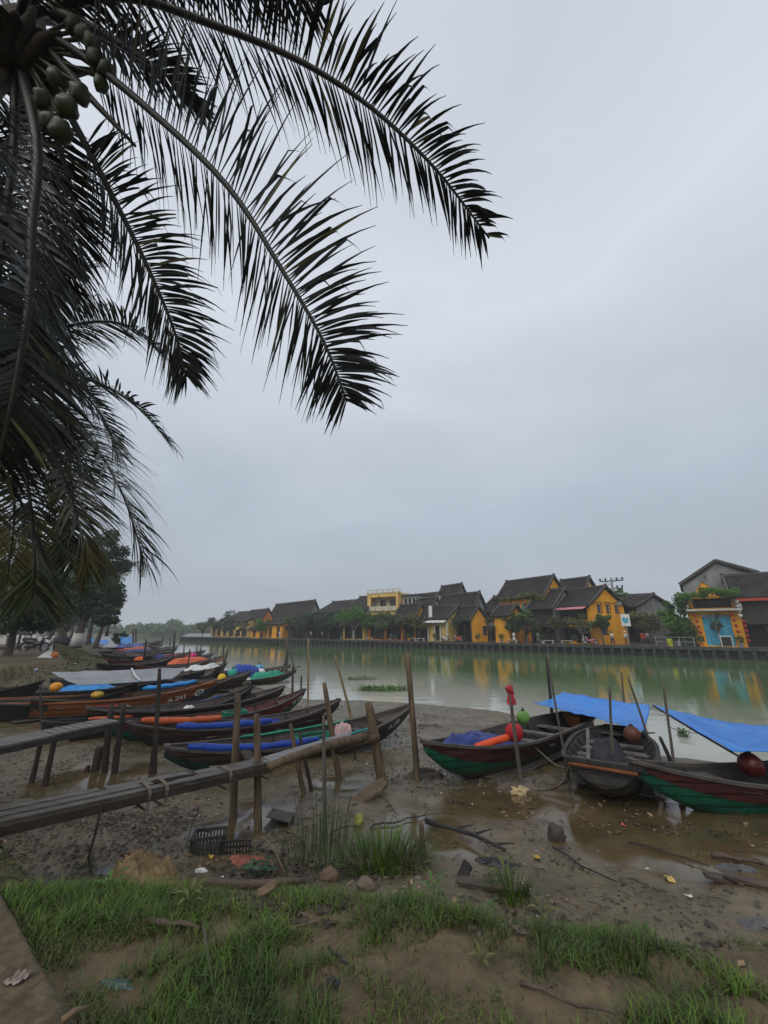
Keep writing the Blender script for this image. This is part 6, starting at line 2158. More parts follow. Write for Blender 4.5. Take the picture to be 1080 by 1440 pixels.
# ------------------------------------------------------------------ water hyacinth rafts
def hyacinth(label, px0, px1, py, n, seed, thick=0.7, hs=0.16):
    R = random.Random(seed)
    a, b = at_z(px0, py, 0.0), at_z(px1, py, 0.0)
    mb = MB()
    for k in range(n):
        f = R.random()
        c = a.lerp(b, f) + Vector((R.gauss(0, thick * 0.3), R.gauss(0, thick * 0.5) * math.sin(math.pi * f) ** 0.5, 0))
        h = hs * R.uniform(0.5, 1.3)
        th = R.uniform(0, 6.28)
        tip = c + Vector((math.cos(th) * h * 0.5, math.sin(th) * h * 0.5, h))
        mb.tube([c, tip], [0.008, 0.005], 4, cap=False)
        d = Vector((math.cos(th), math.sin(th), R.uniform(0.2, 0.9))).normalized()
        s = Vector((-math.sin(th), math.cos(th), R.uniform(-0.3, 0.3)))
        z = R.uniform(0.05, 0.09)
        mb.add([tip, tip + d * z * 0.5 + s * z * 0.65, tip + d * z * 1.4, tip + d * z * 0.5 - s * z * 0.65], [(0, 1, 2, 3)])
    return tag(mb.build('water_hyacinth', M_LBRIGHT if seed != 2 else M_LMID, origin=(a + b) / 2), label, 'water plant')


hyacinth('long raft of water hyacinth floating off the mud tip', 507, 568, 971, 420, 1)
hyacinth('thin dark raft of water hyacinth farther out', 488, 528, 956, 120, 2, 0.5, 0.12)
hyacinth('small water hyacinth floating beside the right blue tarp', 955, 967, 1036, 36, 3, 0.14, 0.13)
# ------------------------------------------------------------------ the old town across the river
def wall_m(name, c, c2, sp=(0.09, 0.075, 0.05)):
    return mat(name, c, 0.85, scale=0.9, color2=c2, bump=0.1, bscale=5, spots=(sp, 0.55, 0.6))


M_YEL = wall_m('ochre_yellow_plaster', (0.75, 0.34, 0.018), (0.58, 0.25, 0.016), (0.4, 0.18, 0.02))
M_YEL2 = wall_m('pale_yellow_plaster', (0.7, 0.47, 0.14), (0.5, 0.33, 0.1))
M_CREAM = wall_m('cream_plaster', (0.55, 0.5, 0.36), (0.36, 0.33, 0.25))
M_ORGW = wall_m('orange_plaster', (0.6, 0.2, 0.02), (0.42, 0.14, 0.018))
M_GREYP = wall_m('grey_plaster', (0.26, 0.26, 0.255), (0.14, 0.14, 0.14))
M_WHITEP = wall_m('white_plaster', (0.6, 0.6, 0.58), (0.38, 0.38, 0.37), (0.2, 0.2, 0.19))
M_DWOOD = mat('dark_house_wood', (0.045, 0.032, 0.026), 0.6, scale=2, color2=(0.02, 0.016, 0.014), stretch=(3, 3, 0.4))
M_DOOR = mat('brown_shutter_wood', (0.06, 0.036, 0.024), 0.6, scale=2, color2=(0.03, 0.02, 0.015), stretch=(3, 3, 0.4))
M_BLUED = mat('turquoise_door_paint', (0.06, 0.33, 0.47), 0.55, scale=1.5, color2=(0.045, 0.25, 0.37))
M_BLUEW = mat('blue_shutter_paint', (0.035, 0.09, 0.19), 0.6, scale=2)
M_GRNW = mat('green_shutter_paint', (0.05, 0.22, 0.17), 0.6, scale=2)
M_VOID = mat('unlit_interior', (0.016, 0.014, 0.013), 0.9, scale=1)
M_PINKA = mat('faded_pink_awning', (0.5, 0.2, 0.22), 0.7, scale=2, color2=(0.36, 0.13, 0.15))
M_REDA = mat('red_eave_cloth', (0.42, 0.06, 0.045), 0.7, scale=2, color2=(0.28, 0.04, 0.03))
M_TRIM = mat('pale_trim', (0.5, 0.48, 0.43), 0.8, scale=2, color2=(0.3, 0.29, 0.26))
M_GLASS = mat('dark_window_glass', (0.03, 0.035, 0.04), 0.12, scale=1, spec=0.6)


def tile_material():
    m = bpy.data.materials.new('yin_yang_roof_tiles')
    m.use_nodes = True
    n, l = m.node_tree.nodes, m.node_tree.links
    b = n['Principled BSDF']
    b.inputs['Roughness'].default_value = 0.85
    b.inputs['Specular IOR Level'].default_value = 0.2
    at = n.new('ShaderNodeAttribute')
    at.attribute_name = 'roof_uv'
    wv = n.new('ShaderNodeTexWave')
    wv.inputs['Scale'].default_value = 1.35
    wv.inputs['Distortion'].default_value = 0.6
    wv.inputs['Detail'].default_value = 2
    l.new(at.outputs['Vector'], wv.inputs['Vector'])
    tc = n.new('ShaderNodeTexCoord')
    nz = n.new('ShaderNodeTexNoise')
    nz.inputs['Scale'].default_value = 0.7
    nz.inputs['Detail'].default_value = 8
    nz.inputs['Roughness'].default_value = 0.7
    l.new(tc.outputs['Object'], nz.inputs['Vector'])
    r = n.new('ShaderNodeValToRGB')
    r.color_ramp.elements[0].position, r.color_ramp.elements[0].color = 0.3, (0.018, 0.016, 0.016, 1)
    r.color_ramp.elements[1].position, r.color_ramp.elements[1].color = 0.72, (0.085, 0.068, 0.06, 1)
    r.color_ramp.elements.new(0.52).color = (0.04, 0.034, 0.032, 1)
    l.new(nz.outputs['Fac'], r.inputs['Fac'])
    mx = n.new('ShaderNodeMixRGB')
    mx.blend_type = 'MULTIPLY'
    mx.inputs['Fac'].default_value = 0.55
    l.new(r.outputs['Color'], mx.inputs['Color1'])
    l.new(wv.outputs['Color'], mx.inputs['Color2'])
    l.new(mx.outputs['Color'], b.inputs['Base Color'])
    bp = n.new('ShaderNodeBump')
    bp.inputs['Strength'].default_value = 0.9
    bp.inputs['Distance'].default_value = 0.08
    l.new(wv.outputs['Fac'], bp.inputs['Height'])
    l.new(bp.outputs[0], b.inputs['Normal'])
    return m


M_TILE = tile_material()


class Frame:
    """local axes of a facade: a runs left along the front from the right corner, d runs back, z up from the pavement"""

    def __init__(s, C, f, b):
        s.C, s.f, s.b = Vector(C), Vector(f), Vector(b)

    def __call__(s, a, d, z):
        return s.C + s.f * a + s.b * d + Vector((0, 0, z))


def panel(mb, FR, a0, a1, z0, z1, holes, d=0.0, axis='front', reveal=0.22):
    """a wall face with real openings: holes = (a0,a1,z0,z1)"""
    xs = sorted({a0, a1, *[h[0] for h in holes], *[h[1] for h in holes]})
    zs = sorted({z0, z1, *[h[2] for h in holes], *[h[3] for h in holes]})
    P = (lambda a, z, q=0.0: FR(a, d + q, z)) if axis == 'front' else (lambda a, z, q=0.0: FR(d + q, a, z))
    for i in range(len(xs) - 1):
        for j in range(len(zs) - 1):
            cx, cz = (xs[i] + xs[i + 1]) / 2, (zs[j] + zs[j + 1]) / 2
            if any(h[0] < cx < h[1] and h[2] < cz < h[3] for h in holes):
                continue
            mb.add([P(xs[i], zs[j]), P(xs[i + 1], zs[j]), P(xs[i + 1], zs[j + 1]), P(xs[i], zs[j + 1])], [(0, 1, 2, 3)])
    for h in holes:
        c = [(h[0], h[2]), (h[1], h[2]), (h[1], h[3]), (h[0], h[3])]
        for k in range(4):
            p, q = c[k], c[(k + 1) % 4]
            mb.add([P(*p), P(*q), P(*q, reveal), P(*p, reveal)], [(0, 1, 2, 3)])


def slab_quad(mb, pts, th):
    p = [Vector(q) for q in pts]
    n = (p[1] - p[0]).cross(p[3] - p[0]).normalized()
    if n.z < 0:
        n = -n
    lo = [q - n * th for q in p]
    mb.add(p + lo, [(0, 1, 2, 3), (7, 6, 5, 4), (0, 4, 5, 1), (1, 5, 6, 2), (2, 6, 7, 3), (3, 7, 4, 0)])


def roof_part(root, quads, th=0.2, name='roof', m=None):
    """tiled roof planes; each quad = eave left, eave right, ridge right, ridge left"""
    vs, fs, uv = [], [], []
    for qd in quads:
        p = [Vector(q) for q in qd]
        n = (p[1] - p[0]).cross(p[3] - p[0]).normalized()
        if n.z < 0:
            n = -n
        e = (p[1] - p[0]).normalized()
        s = n.cross(e)
        k = len(vs)
        NU, NV = 6, 4
        for i in range(NU + 1):
            for j in range(NV + 1):
                f, g = i / NU, j / NV
                q = p[0].lerp(p[1], f).lerp(p[3].lerp(p[2], f), g)
                q = q + Vector((0, 0, -0.11 * math.sin(math.pi * g) + 0.05 * (2 * f - 1) ** 2 * g))
                vs.append(q)
                uv.append(((q - p[0]).dot(e), (q - p[0]).dot(s), 0))
        W = NV + 1
        for i in range(NU):
            for j in range(NV):
                fs.append((k + i * W + j, k + (i + 1) * W + j, k + (i + 1) * W + j + 1, k + i * W + j + 1))
        top = len(vs) - k
        k2 = len(vs)
        for q, u in list(zip(vs[k:k2], uv[k:k2])):
            vs.append(q - n * th)
            uv.append(u)
        fs += [tuple(reversed([v - k + k2 for v in f])) for f in fs[-NU * NV:]]
        rim = [i * W for i in range(NU + 1)] + [NU * W + j for j in range(1, W)] + [i * W + NV for i in range(NU - 1, -1, -1)] + [j for j in range(NV - 1, 0, -1)]
        for a, b in zip(rim, rim[1:] + rim[:1]):
            fs.append((k + b, k + a, k2 + a, k2 + b))
    mb = MB()
    mb.add(vs, fs)
    o = mb.build(name, m or M_TILE, root)
    at = o.data.attributes.new('roof_uv', 'FLOAT_VECTOR', 'POINT')
    at.data.foreach_set('vector', np.array(uv, np.float32).ravel())
    return o


def pix_on_line(px, py, O, D):
    """parameter along the ground line O + D*t under the pixel column"""
    r = ray(px, py)
    den = D.x * r.y - D.y * r.x
    return (O.y * r.x - O.x * r.y) / den


def zpix(px, py, p):
    r = ray(px, py)
    return CZ + r.z / r.y * p.y


TU, TN = Vector((UX, UY, 0)), Vector((NX, NY, 0))


def house(label, xr, xl, eave, ridge, setback=3.0, wall=None, depth=7.0, rot=0.0, floors=1, front='shop', gable_px=None, gable_win=0, wall2=None, roof_over=0.55,
          eave_x=None, ridge_x=None, eave_trim=None, hip=0.0, name='shophouse', base_z=QUAY_TOP, door_m=None, upper='wood', side_wall=None, rw=None, parapet=None, side_holes=None, posts=True):
    """xr, xl: photo columns of the right and left front corners; eave, ridge: photo rows seen at the right corner"""
    O = TN * (QUAY_W + setback) + Vector((0, 0, base_z))
    sC = pix_on_line(xr, 896, O, TU)
    C = O + TU * sC
    th = math.radians(rot)
    f = Matrix.Rotation(-th, 3, 'Z') @ TU
    b = Vector((-f.y, f.x, 0))
    if b.dot(TN) < 0:
        b = -b
    w = pix_on_line(xl, 896, C, f)
    if gable_px is not None:
        dd = pix_on_line(gable_px, 896, C, b)
        depth = min(max(dd, 3.0), 12) if dd > 0 else depth
    FR = Frame(C, f, b)
    he = zpix(eave_x or xr, eave, C + f * (w * 0.5 if eave_x else 0)) - base_z
    hr = zpix(ridge_x or xr, ridge, C + b * depth * 0.5) - base_z
    hr = max(hr, he + 0.8)
    t = thing(name, label, 'house', C, 'old town houses along the far quay')
    w1 = wall or M_YEL
    fl = he / floors
    holes, fills = [], []
    if front == 'shop':
        n = max(1, int(round(w / 4.5)))
        for k in range(n):
            a0, a1 = w * (k + 0.07) / n, w * (k + 0.93) / n
            holes.append((a0, a1, 0.12, min(fl - 0.35, 2.9)))
    elif front == 'doors':
        n = max(1, int(round(w / 3.0)))
        for k in range(n):
            c = w * (k + 0.5) / n
            holes.append((c - 0.65, c + 0.65, 0.1, min(fl - 0.4, 2.5)))
    elif front == 'windows':
        n = max(1, int(round(w / 2.6)))
        for k in range(n):
            c = w * (k + 0.5) / n
            holes.append((c - 0.5, c + 0.5, 0.9, 2.2))
    if floors > 1:
        n = max(1, int(round(w / (4.5 if upper == 'wood' else 2.4))))
        for k in range(n):
            c = w * (k + 0.5) / n
            hw = w / n * 0.42 if upper == 'wood' else 0.5
            holes.append((c - hw, c + hw, fl + 0.5, min(he - 0.3, fl + 2.3)))
    mb = MB()
    panel(mb, FR, 0, w, -0.3, he, holes)
    sh = []
    if side_holes:
        sh = side_holes
    elif gable_win:
        for k in range(gable_win):
            c = depth * (k + 0.5) / gable_win if gable_win > 1 else depth * 0.5
            sh.append((c - 0.35, c + 0.35, max(0.9, he - 1.4), max(1.9, he - 0.15)))
    if wall2 is None:
        panel(mb, FR, 0, depth, -0.3, he, sh, axis='side', reveal=0.2)
        mb.add([FR(0, 0, he), FR(0, depth, he), FR(0, depth / 2, hr - 0.1)], [(0, 1, 2)])
        mb.add([FR(w, 0, he), FR(w, depth, he), FR(w, depth / 2, hr - 0.1)], [(0, 1, 2)])
    mb.add([FR(w, 0, -0.3), FR(w, depth, -0.3), FR(w, depth, he), FR(w, 0, he)], [(0, 1, 2, 3)])
    mb.add([FR(0, depth, -0.3), FR(w, depth, -0.3), FR(w, depth, he), FR(0, depth, he)], [(0, 1, 2, 3)])
    mb.build('wall', w1, t)
    if wall2 is not None:
        mb = MB()
        panel(mb, FR, 0, depth, -0.3, he, sh, axis='side', reveal=0.2)
        mb.add([FR(0, 0, he), FR(0, depth, he), FR(0, depth / 2, hr - 0.1)], [(0, 1, 2)])
        mb.build('gable_wall', wall2, t)
        mb = MB()
        mb.add([FR(w, 0, he), FR(w, depth, he), FR(w, depth / 2, hr - 0.1)], [(0, 1, 2)])
        mb.build('gable_wall', wall2, t)
    R = random.Random(int(xr * 7 + xl))
    for k, h in enumerate(holes):
        shop = (h[1] - h[0]) > 1.8 and h[2] < 0.5
        mb = MB()
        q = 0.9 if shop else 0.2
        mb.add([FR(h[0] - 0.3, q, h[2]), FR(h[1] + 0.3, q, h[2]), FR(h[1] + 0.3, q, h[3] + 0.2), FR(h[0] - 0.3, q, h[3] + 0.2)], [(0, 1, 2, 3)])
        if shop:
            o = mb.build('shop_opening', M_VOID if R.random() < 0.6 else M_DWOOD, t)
            if posts:
                for u in (0.33, 0.66):
                    mb = MB()
                    mb.box(FR(h[0] + (h[1] - h[0]) * u, 0.25, (h[2] + h[3]) / 2), (0.16, 0.16, h[3] - h[2]))
                    mb.build('wooden_post', M_DOOR, t)
        elif h[2] < 0.5:
            mb.build('door', door_m or M_DOOR, t)
        else:
            o = mb.build('window', M_GLASS if upper != 'wood' else M_DWOOD, t)
            if upper != 'wood':
                for sd in (-1, 1):
                    mb = MB()
                    a = h[0] if sd < 0 else h[1]
                    slab_quad(mb, [FR(a, -0.02, h[2]), FR(a + sd * 0.42, -0.06, h[2]), FR(a + sd * 0.42, -0.06, h[3]), FR(a, -0.02, h[3])], 0.04)
                    mb.build('shutter', door_m or M_BLUEW, o)
    for h in sh:
        mb = MB()
        mb.add([FR(0.16, h[0] - .1, h[2] - .1), FR(0.16, h[1] + .1, h[2] - .1), FR(0.16, h[1] + .1, h[3] + .1), FR(0.16, h[0] - .1, h[3] + .1)], [(0, 1, 2, 3)])
        o = mb.build('window', M_BLUEW, t)
        mb = MB()
        for (u0, u1, v0, v1) in ((h[0] - 0.09, h[0], h[2], h[3]), (h[1], h[1] + 0.09, h[2], h[3]), (h[0] - 0.12, h[1] + 0.12, h[3], h[3] + 0.1), (h[0] - 0.12, h[1] + 0.12, h[2] - 0.1, h[2])):
            slab_quad(mb, [FR(-0.03, u0, v0), FR(-0.03, u1, v0), FR(-0.03, u1, v1), FR(-0.03, u0, v1)], 0.05)
        mb.build('window_frame', M_DOOR, o)
    # roof: planes to the river and away from it
    ov = roof_over
    sl = (hr - he) / (depth / 2)
    g = 0.28
    ez = he - sl * ov + 0.12
    roof_part(t, [[FR(w + g, -ov, ez), FR(-g, -ov, ez), FR(-g + hip, depth / 2, hr + 0.12), FR(w + g - hip, depth / 2, hr + 0.12)],
                  [FR(-g, depth + ov, ez), FR(w + g, depth + ov, ez), FR(w + g - hip, depth / 2, hr + 0.12), FR(-g + hip, depth / 2, hr + 0.12)]])
    mb = MB()
    mb.bar(FR(-g + hip - 0.05, depth / 2, hr + 0.2), FR(w + g - hip + 0.05, depth / 2, hr + 0.2), 0.34, 0.26)
    for sd in (-g + hip, w + g - hip):
        mb.box(FR(sd, depth / 2, hr + 0.32), (0.3, 0.3, 0.3))
    mb.build('ridge_cap', mat('ridge_mortar', (0.1, 0.092, 0.085), 0.85, scale=2, color2=(0.05, 0.046, 0.042)), t)
    if not hip:
        for sd in (-g - 0.02, w + g + 0.02):
            mb = MB()
            mb.bar(FR(sd, -ov, ez + 0.08), FR(sd, depth / 2, hr + 0.2), 0.22, 0.16)
            mb.bar(FR(sd, depth + ov, ez + 0.08), FR(sd, depth / 2, hr + 0.2), 0.22, 0.16)
            mb.build('verge_trim', MATS['ridge_mortar'], t)
    if eave_trim:
        mb = MB()
        slab_quad(mb, [FR(w, -ov - 0.1, ez - 0.1), FR(0, -ov - 0.1, ez - 0.1), FR(0, -ov - 0.75, ez - 0.42), FR(w, -ov - 0.75, ez - 0.42)], 0.04)
        mb.build('awning', eave_trim, t)
    return t, FR, w, depth, he, hr


def flat_building(label, xr, xl, top, setback, depth, wall, name='building', base_z=QUAY_TOP, rot=0, floors=2, parapet=0.4, win=M_GLASS):
    O = TN * (QUAY_W + setback) + Vector((0, 0, base_z))
    C = O + TU * pix_on_line(xr, 896, O, TU)
    f = Matrix.Rotation(-math.radians(rot), 3, 'Z') @ TU
    b = Vector((-f.y, f.x, 0))
    b = -b if b.dot(TN) < 0 else b
    w = pix_on_line(xl, 896, C, f)
    FR = Frame(C, f, b)
    h = zpix(xr, top, C) - base_z
    t = thing(name, label, 'building', C, 'old town houses along the far quay')
    return t, FR, w, h


# --- right hand end, from right to left
t, FR, w, d, he, hr = house('dark timber house cut by the right edge, red strip under its tiled eave', 1150, 1046, 836, 806, 2.6, M_DWOOD, 8.0, floors=2, eave_trim=None, wall2=M_YEL, eave_x=1060, ridge_x=1080)
mb = MB()
mb.bar(FR(0, -0.62, he - 0.5), FR(w, -0.62, he - 0.5), 0.08, 0.3)
mb.build('eave_strip', M_REDA, t)
H_R = (FR, w, d, he)
# yellow vine house: gable to the river with balcony and turquoise doors
t, FR, w, h = flat_building('yellow shop with turquoise folding doors and a vine-hung white balcony', 1049, 974, 839, 2.4, 8.5, M_YEL, 'shophouse')
zb = zpix(1000, 858, FR(w * 0.5, 0, 0)) - QUAY_TOP
hole = [(w * 0.2, w * 0.74, 0.12, zb - 0.45), (w * 0.1, w * 0.86, zb + 0.25, h - 0.1)]
mb = MB()
panel(mb, FR, 0, w, -0.3, h, hole, reveal=0.4)
for a in (0, w):
    mb.add([FR(a, 0, -0.3), FR(a, 8.5, -0.3), FR(a, 8.5, h), FR(a, 0, h)], [(0, 1, 2, 3)])
apex = zpix(998, 817, FR(w * 0.55, 1, 0)) - QUAY_TOP
mb.add([FR(w * 0.2, 1.0, h), FR(w * 0.9, 1.0, h), FR(w * 0.55, 1.0, apex)], [(0, 1, 2)])
mb.build('wall', M_YEL, t)
mb = MB()
for k in range(6):
    a0, a1 = w * (0.2 + 0.09 * k), w * (0.2 + 0.09 * (k + 1)) - 0.03
    slab_quad(mb, [FR(a0, 0.2 + 0.05 * (k % 2), 0.12), FR(a1, 0.22 + 0.05 * ((k + 1) % 2), 0.12), FR(a1, 0.22 + 0.05 * ((k + 1) % 2), zb - 0.75), FR(a0, 0.2 + 0.05 * (k % 2), zb - 0.75)], 0.05)
mb.build('folding_doors', M_BLUED, t)
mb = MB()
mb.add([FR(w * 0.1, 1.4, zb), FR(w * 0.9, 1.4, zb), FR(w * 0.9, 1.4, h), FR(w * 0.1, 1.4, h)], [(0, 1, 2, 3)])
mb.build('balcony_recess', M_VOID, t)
mb = MB()
mb.bar(FR(-0.1, -0.55, zb), FR(w + 0.1, -0.55, zb), 1.1, 0.2)
o = mb.build('balcony', M_TRIM, t)
mb = MB()
mb.bar(FR(0, -1.0, zb + 0.9), FR(w, -1.0, zb + 0.9), 0.06, 0.06)
for k in range(22):
    mb.box(FR(w * k / 21, -1.0, zb + 0.5), (0.035, 0.035, 0.85))
mb.build('railing', M_DWOOD, o)
for a in (0.0, w):
    mb = MB()
    mb.box(FR(a, -0.25, zb + 0.3), (0.32, 0.5, 0.7))
    mb.build('pilaster_head', M_TRIM, t)
gx_ = [FR(w * 1.02, -0.6, h + 0.1), FR(-0.02, -0.6, h + 0.1)]
mb = MB()
mb.bar(gx_[0], gx_[1], 0.1, 0.1)
mb.bar(FR(w * 0.15, 1.0, h + 0.05), FR(w * 0.55, 1.0, apex + 0.1), 0.3, 0.22)
mb.bar(FR(w * 0.95, 1.0, h + 0.05), FR(w * 0.55, 1.0, apex + 0.1), 0.3, 0.22)
mb.build('gable_trim', M_GREYP, t)
for (zz, a0, a1) in ((zb - 0.6, 0.0, 0.14),):
    pass
H_V = (FR, w, h, zb)
# grey gable behind it
O = TN * (QUAY_W + 7.5) + Vector((0, 0, QUAY_TOP))
Cg = O + TU * pix_on_line(1082, 880, O, TU)
wg = pix_on_line(972, 880, Cg, TU)
FG = Frame(Cg, TU, TN)
hg0 = zpix(978, 822, FG(wg * 0.95, 0, 0)) - QUAY_TOP
hga = zpix(1031, 791, FG(wg * 0.5, 0, 0)) - QUAY_TOP
hg1 = zpix(1076, 806, FG(0, 0, 0)) - QUAY_TOP
t = thing('shophouse', 'tall weathered grey gable rising behind the vine-hung yellow shop', 'house', Cg, 'old town houses along the far quay')
ap = wg * 0.47
mb = MB()
mb.add([FG(0, 0, 0), FG(wg, 0, 0), FG(wg, 0, hg0), FG(ap, 0, hga), FG(0, 0, hg1)], [(0, 1, 2, 3, 4)])
mb.add([FG(0, 11, 0), FG(wg, 11, 0), FG(wg, 11, hg0), FG(ap, 11, hga), FG(0, 11, hg1)], [(4, 3, 2, 1, 0)])
for a, hh in ((0, hg1), (wg, hg0)):
    mb.add([FG(a, 0, 0), FG(a, 11, 0), FG(a, 11, hh), FG(a, 0, hh)], [(0, 1, 2, 3)])
mb.build('wall', M_GREYP, t)
roof_part(t, [[FG(wg + 0.3, 11.2, hg0), FG(wg + 0.3, -0.3, hg0), FG(ap, -0.3, hga + 0.15), FG(ap, 11.2, hga + 0.15)], [FG(-0.3, -0.3, hg1), FG(-0.3, 11.2, hg1), FG(ap, 11.2, hga + 0.15), FG(ap, -0.3, hga + 0.15)]], 0.2)
mb = MB()
mb.bar(FG(wg + 0.35, -0.35, hg0 + 0.05), FG(ap, -0.35, hga + 0.25), 0.26, 0.3)
mb.bar(FG(-0.35, -0.35, hg1 + 0.05), FG(ap, -0.35, hga + 0.25), 0.26, 0.3)
mb.build('verge_trim', MATS['ridge_mortar'], t)

# corner house and its neighbours
t, FR, w, d, he, hr = house('bright yellow corner house with blue gable windows and a faded pink awning', 835, 783, 849, 826, 2.2, M_YEL, 7.5, rot=28, floors=2, gable_px=884,
                            eave_trim=M_PINKA, side_holes=[(1.6, 2.3, 4.1, 5.4), (3.4, 4.1, 4.1, 5.4), (5.2, 5.9, 4.1, 5.4), (1.7, 2.9, 1.3, 2.6)])
H_C = (FR, w, d, he)
house('brown timber two-storey house under a dark tiled roof left of the corner house', 782, 748, 853, 829, 3.0, M_DWOOD, 7.0, rot=16, floors=2, wall2=M_GREYP)
t, FR, w, d, he, hr = house('tall yellow house whose upper windows show through hanging vines', 772, 706, 834, 811, 5.5, M_YEL, 9, rot=22, floors=2, upper='win', door_m=M_GRNW, gable_px=802, gable_win=1, front='doors')
H_T = (FR, w, d, he)
house('yellow gabled house behind the corner house with a small white gable window', 826, 788, 838, 813, 9.5, M_YEL, 8, rot=24, floors=2, gable_px=852, gable_win=1, front='windows', wall2=M_YEL2)
house('low yellow plaster annex with a dark tiled roof below the vine-covered house', 717, 697, 864, 852, 2.2, M_YEL, 4.5, rot=10, floors=1, front='none')
house('dark tiled two-storey house between the yellow annex and the narrow gable', 712, 681, 858, 838, 6.5, M_GREYP, 8, rot=14, floors=2, wall2=M_GREYP)
house('single-storey open shop with a narrow bright yellow gable end', 664, 632, 868, 853, 1.8, M_DWOOD, 6, rot=24, floors=1, wall2=M_YEL, gable_px=679, side_holes=[(2.4, 3.3, 1.1, 2.3)])
house('grey-plastered house with the highest dark roof of the middle row', 644, 617, 842, 822, 12.0, M_GREYP, 9, rot=22, floors=2, gable_px=652, gable_win=0)
house('long dark roofed house in front of the highest roof of the middle row', 668, 617, 855, 834, 5.5, M_GREYP, 9, rot=20, floors=2, gable_px=682, wall2=M_GREYP)
t, FR, w, d, he, hr = house('pale yellow shop with white pillars and a small fretted awning', 631, 602, 868, 852, 1.8, M_YEL2, 6, rot=8, floors=1, front='doors')
mb = MB()
for k in range(12):
    a0, a1 = w * k / 12, w * (k + 1) / 12
    slab_quad(mb, [FR(a0, -0.1, he - 0.35 + 0.05 * (k % 2)), FR(a1, -0.1, he - 0.35 + 0.05 * ((k + 1) % 2)), FR(a1, -1.3, he - 0.85 + 0.05 * ((k + 1) % 2)), FR(a0, -1.3, he - 0.85 + 0.05 * (k % 2))], 0.03)
mb.build('awning', M_WHITEP, t)
for a in (0.05, 0.35, 0.65, 0.95):
    mb = MB()
    mb.box(FR(w * a, -0.15, he * 0.45), (0.3, 0.3, he * 0.9))
    mb.build('pillar', M_CREAM, t)
house('dark roofed house with white gable trim left of the fretted awning', 606, 580, 862, 841, 4.0, M_GREYP, 8, rot=20, floors=2, gable_px=616, wall2=M_WHITEP)
house('low dark roofed house half hidden by quay trees left of the white-trimmed gable', 584, 556, 866, 850, 3.5, M_YEL, 7, rot=18, floors=1, gable_px=590)
house('house with a yellow band under its dark roof behind the low middle roofs', 598, 566, 852, 834, 10, M_YEL2, 8, rot=18, floors=2, wall2=M_WHITEP)

# modern block
t, FR, w, h = flat_building('modern flat-roofed block with a yellow framed balcony and grey side', 561, 516, 833, 7.0, 9, M_YEL2, floors=2)
ws_ = pix_on_line(592, 896, FR(0, 0, 0), TU)
fz = zpix(540, 857, FR(w * .5, 0, 0)) - QUAY_TOP
mb = MB()
panel(mb, FR, 0, w, -0.3, h, [(w * 0.08, w * 0.94, fz, h - 0.7)], reveal=1.8)
mb.add([FR(w, 0, 0), FR(w, 9, 0), FR(w, 9, h), FR(w, 0, h)], [(0, 1, 2, 3)])
mb.add([FR(0, 0, 0), FR(0, 9, 0), FR(0, 9, h), FR(0, 0, h)], [(0, 1, 2, 3)])
mb.add([FR(0, 0, h), FR(w, 0, h), FR(w, 9, h), FR(0, 9, h)], [(0, 1, 2, 3)])
mb.build('wall', M_YEL2, t)
mb = MB()
panel(mb, FR, w * 0.05, w * 0.97, fz - 0.2, h - 0.5, [(w * 0.2, w * 0.42, fz, h - 1.2), (w * 0.55, w * 0.75, fz, h - 1.2)], d=1.75)
mb.build('balcony_wall', M_CREAM, t)
for a in (0.2, 0.55):
    mb = MB()
    mb.add([FR(w * a - .1, 2.0, fz), FR(w * (a + 0.22) + .1, 2.0, fz), FR(w * (a + 0.22) + .1, 2.0, h - 1), FR(w * a - .1, 2.0, h - 1)], [(0, 1, 2, 3)])
    mb.build('window', M_GLASS, t)
mb = MB()
mb.bar(FR(w * 0.05, -0.25, fz + 0.15), FR(w * 1.05, -0.25, fz + 0.15), 0.2, 0.9)
mb.build('balcony', M_CREAM, t)
mb = MB()
mb.bar(FR(-0.2, 0.2, h + 0.12), FR(w + 0.2, 0.2, h + 0.12), 0.6, 0.28)
for k in range(7):
    mb.box(FR(w * k / 6, 0.1, h + 0.45), (0.25, 0.25, 0.5))
mb.bar(FR(0, 0.1, h + 0.75), FR(w, 0.1, h + 0.75), 0.2, 0.12)
mb.build('parapet', M_CREAM, t)
for a in (0.03, 0.9):
    mb = MB()
    mb.box(FR(w * a, -0.12, (fz + h) / 2), (0.35, 0.25, h - fz))
    mb.build('pillar', M_YEL2, t)
t, FR, w, h = flat_building('white rooftop block with dark glass panes right of the yellow framed balcony', 592, 563, 837, 8.5, 8, M_WHITEP)
n = 5
hl = [(w * (k + 0.12) / n, w * (k + 0.88) / n, h - 2.6, h - 0.5) for k in range(n)]
mb = MB()
panel(mb, FR, 0, w, -0.3, h, hl)
mb.add([FR(0, 0, 0), FR(0, 8, 0), FR(0, 8, h), FR(0, 0, h)], [(0, 1, 2, 3)])
mb.add([FR(w, 0, 0), FR(w, 8, 0), FR(w, 8, h), FR(w, 0, h)], [(0, 1, 2, 3)])
mb.build('wall', M_WHITEP, t)
for hh in hl:
    mb = MB()
    mb.add([FR(hh[0] - .1, 0.2, hh[2] - .1), FR(hh[1] + .1, 0.2, hh[2] - .1), FR(hh[1] + .1, 0.2, hh[3] + .1), FR(hh[0] - .1, 0.2, hh[3] + .1)], [(0, 1, 2, 3)])
    mb.build('window', M_GLASS, t)
mb = MB()
mb.bar(FR(-0.4, 3.5, h + 0.1), FR(w + 0.4, 3.5, h + 0.1), 8.2, 0.24)
mb.build('flat_roof', mat('dark_flat_roof', (0.06, 0.06, 0.06), 0.8, scale=1), t)

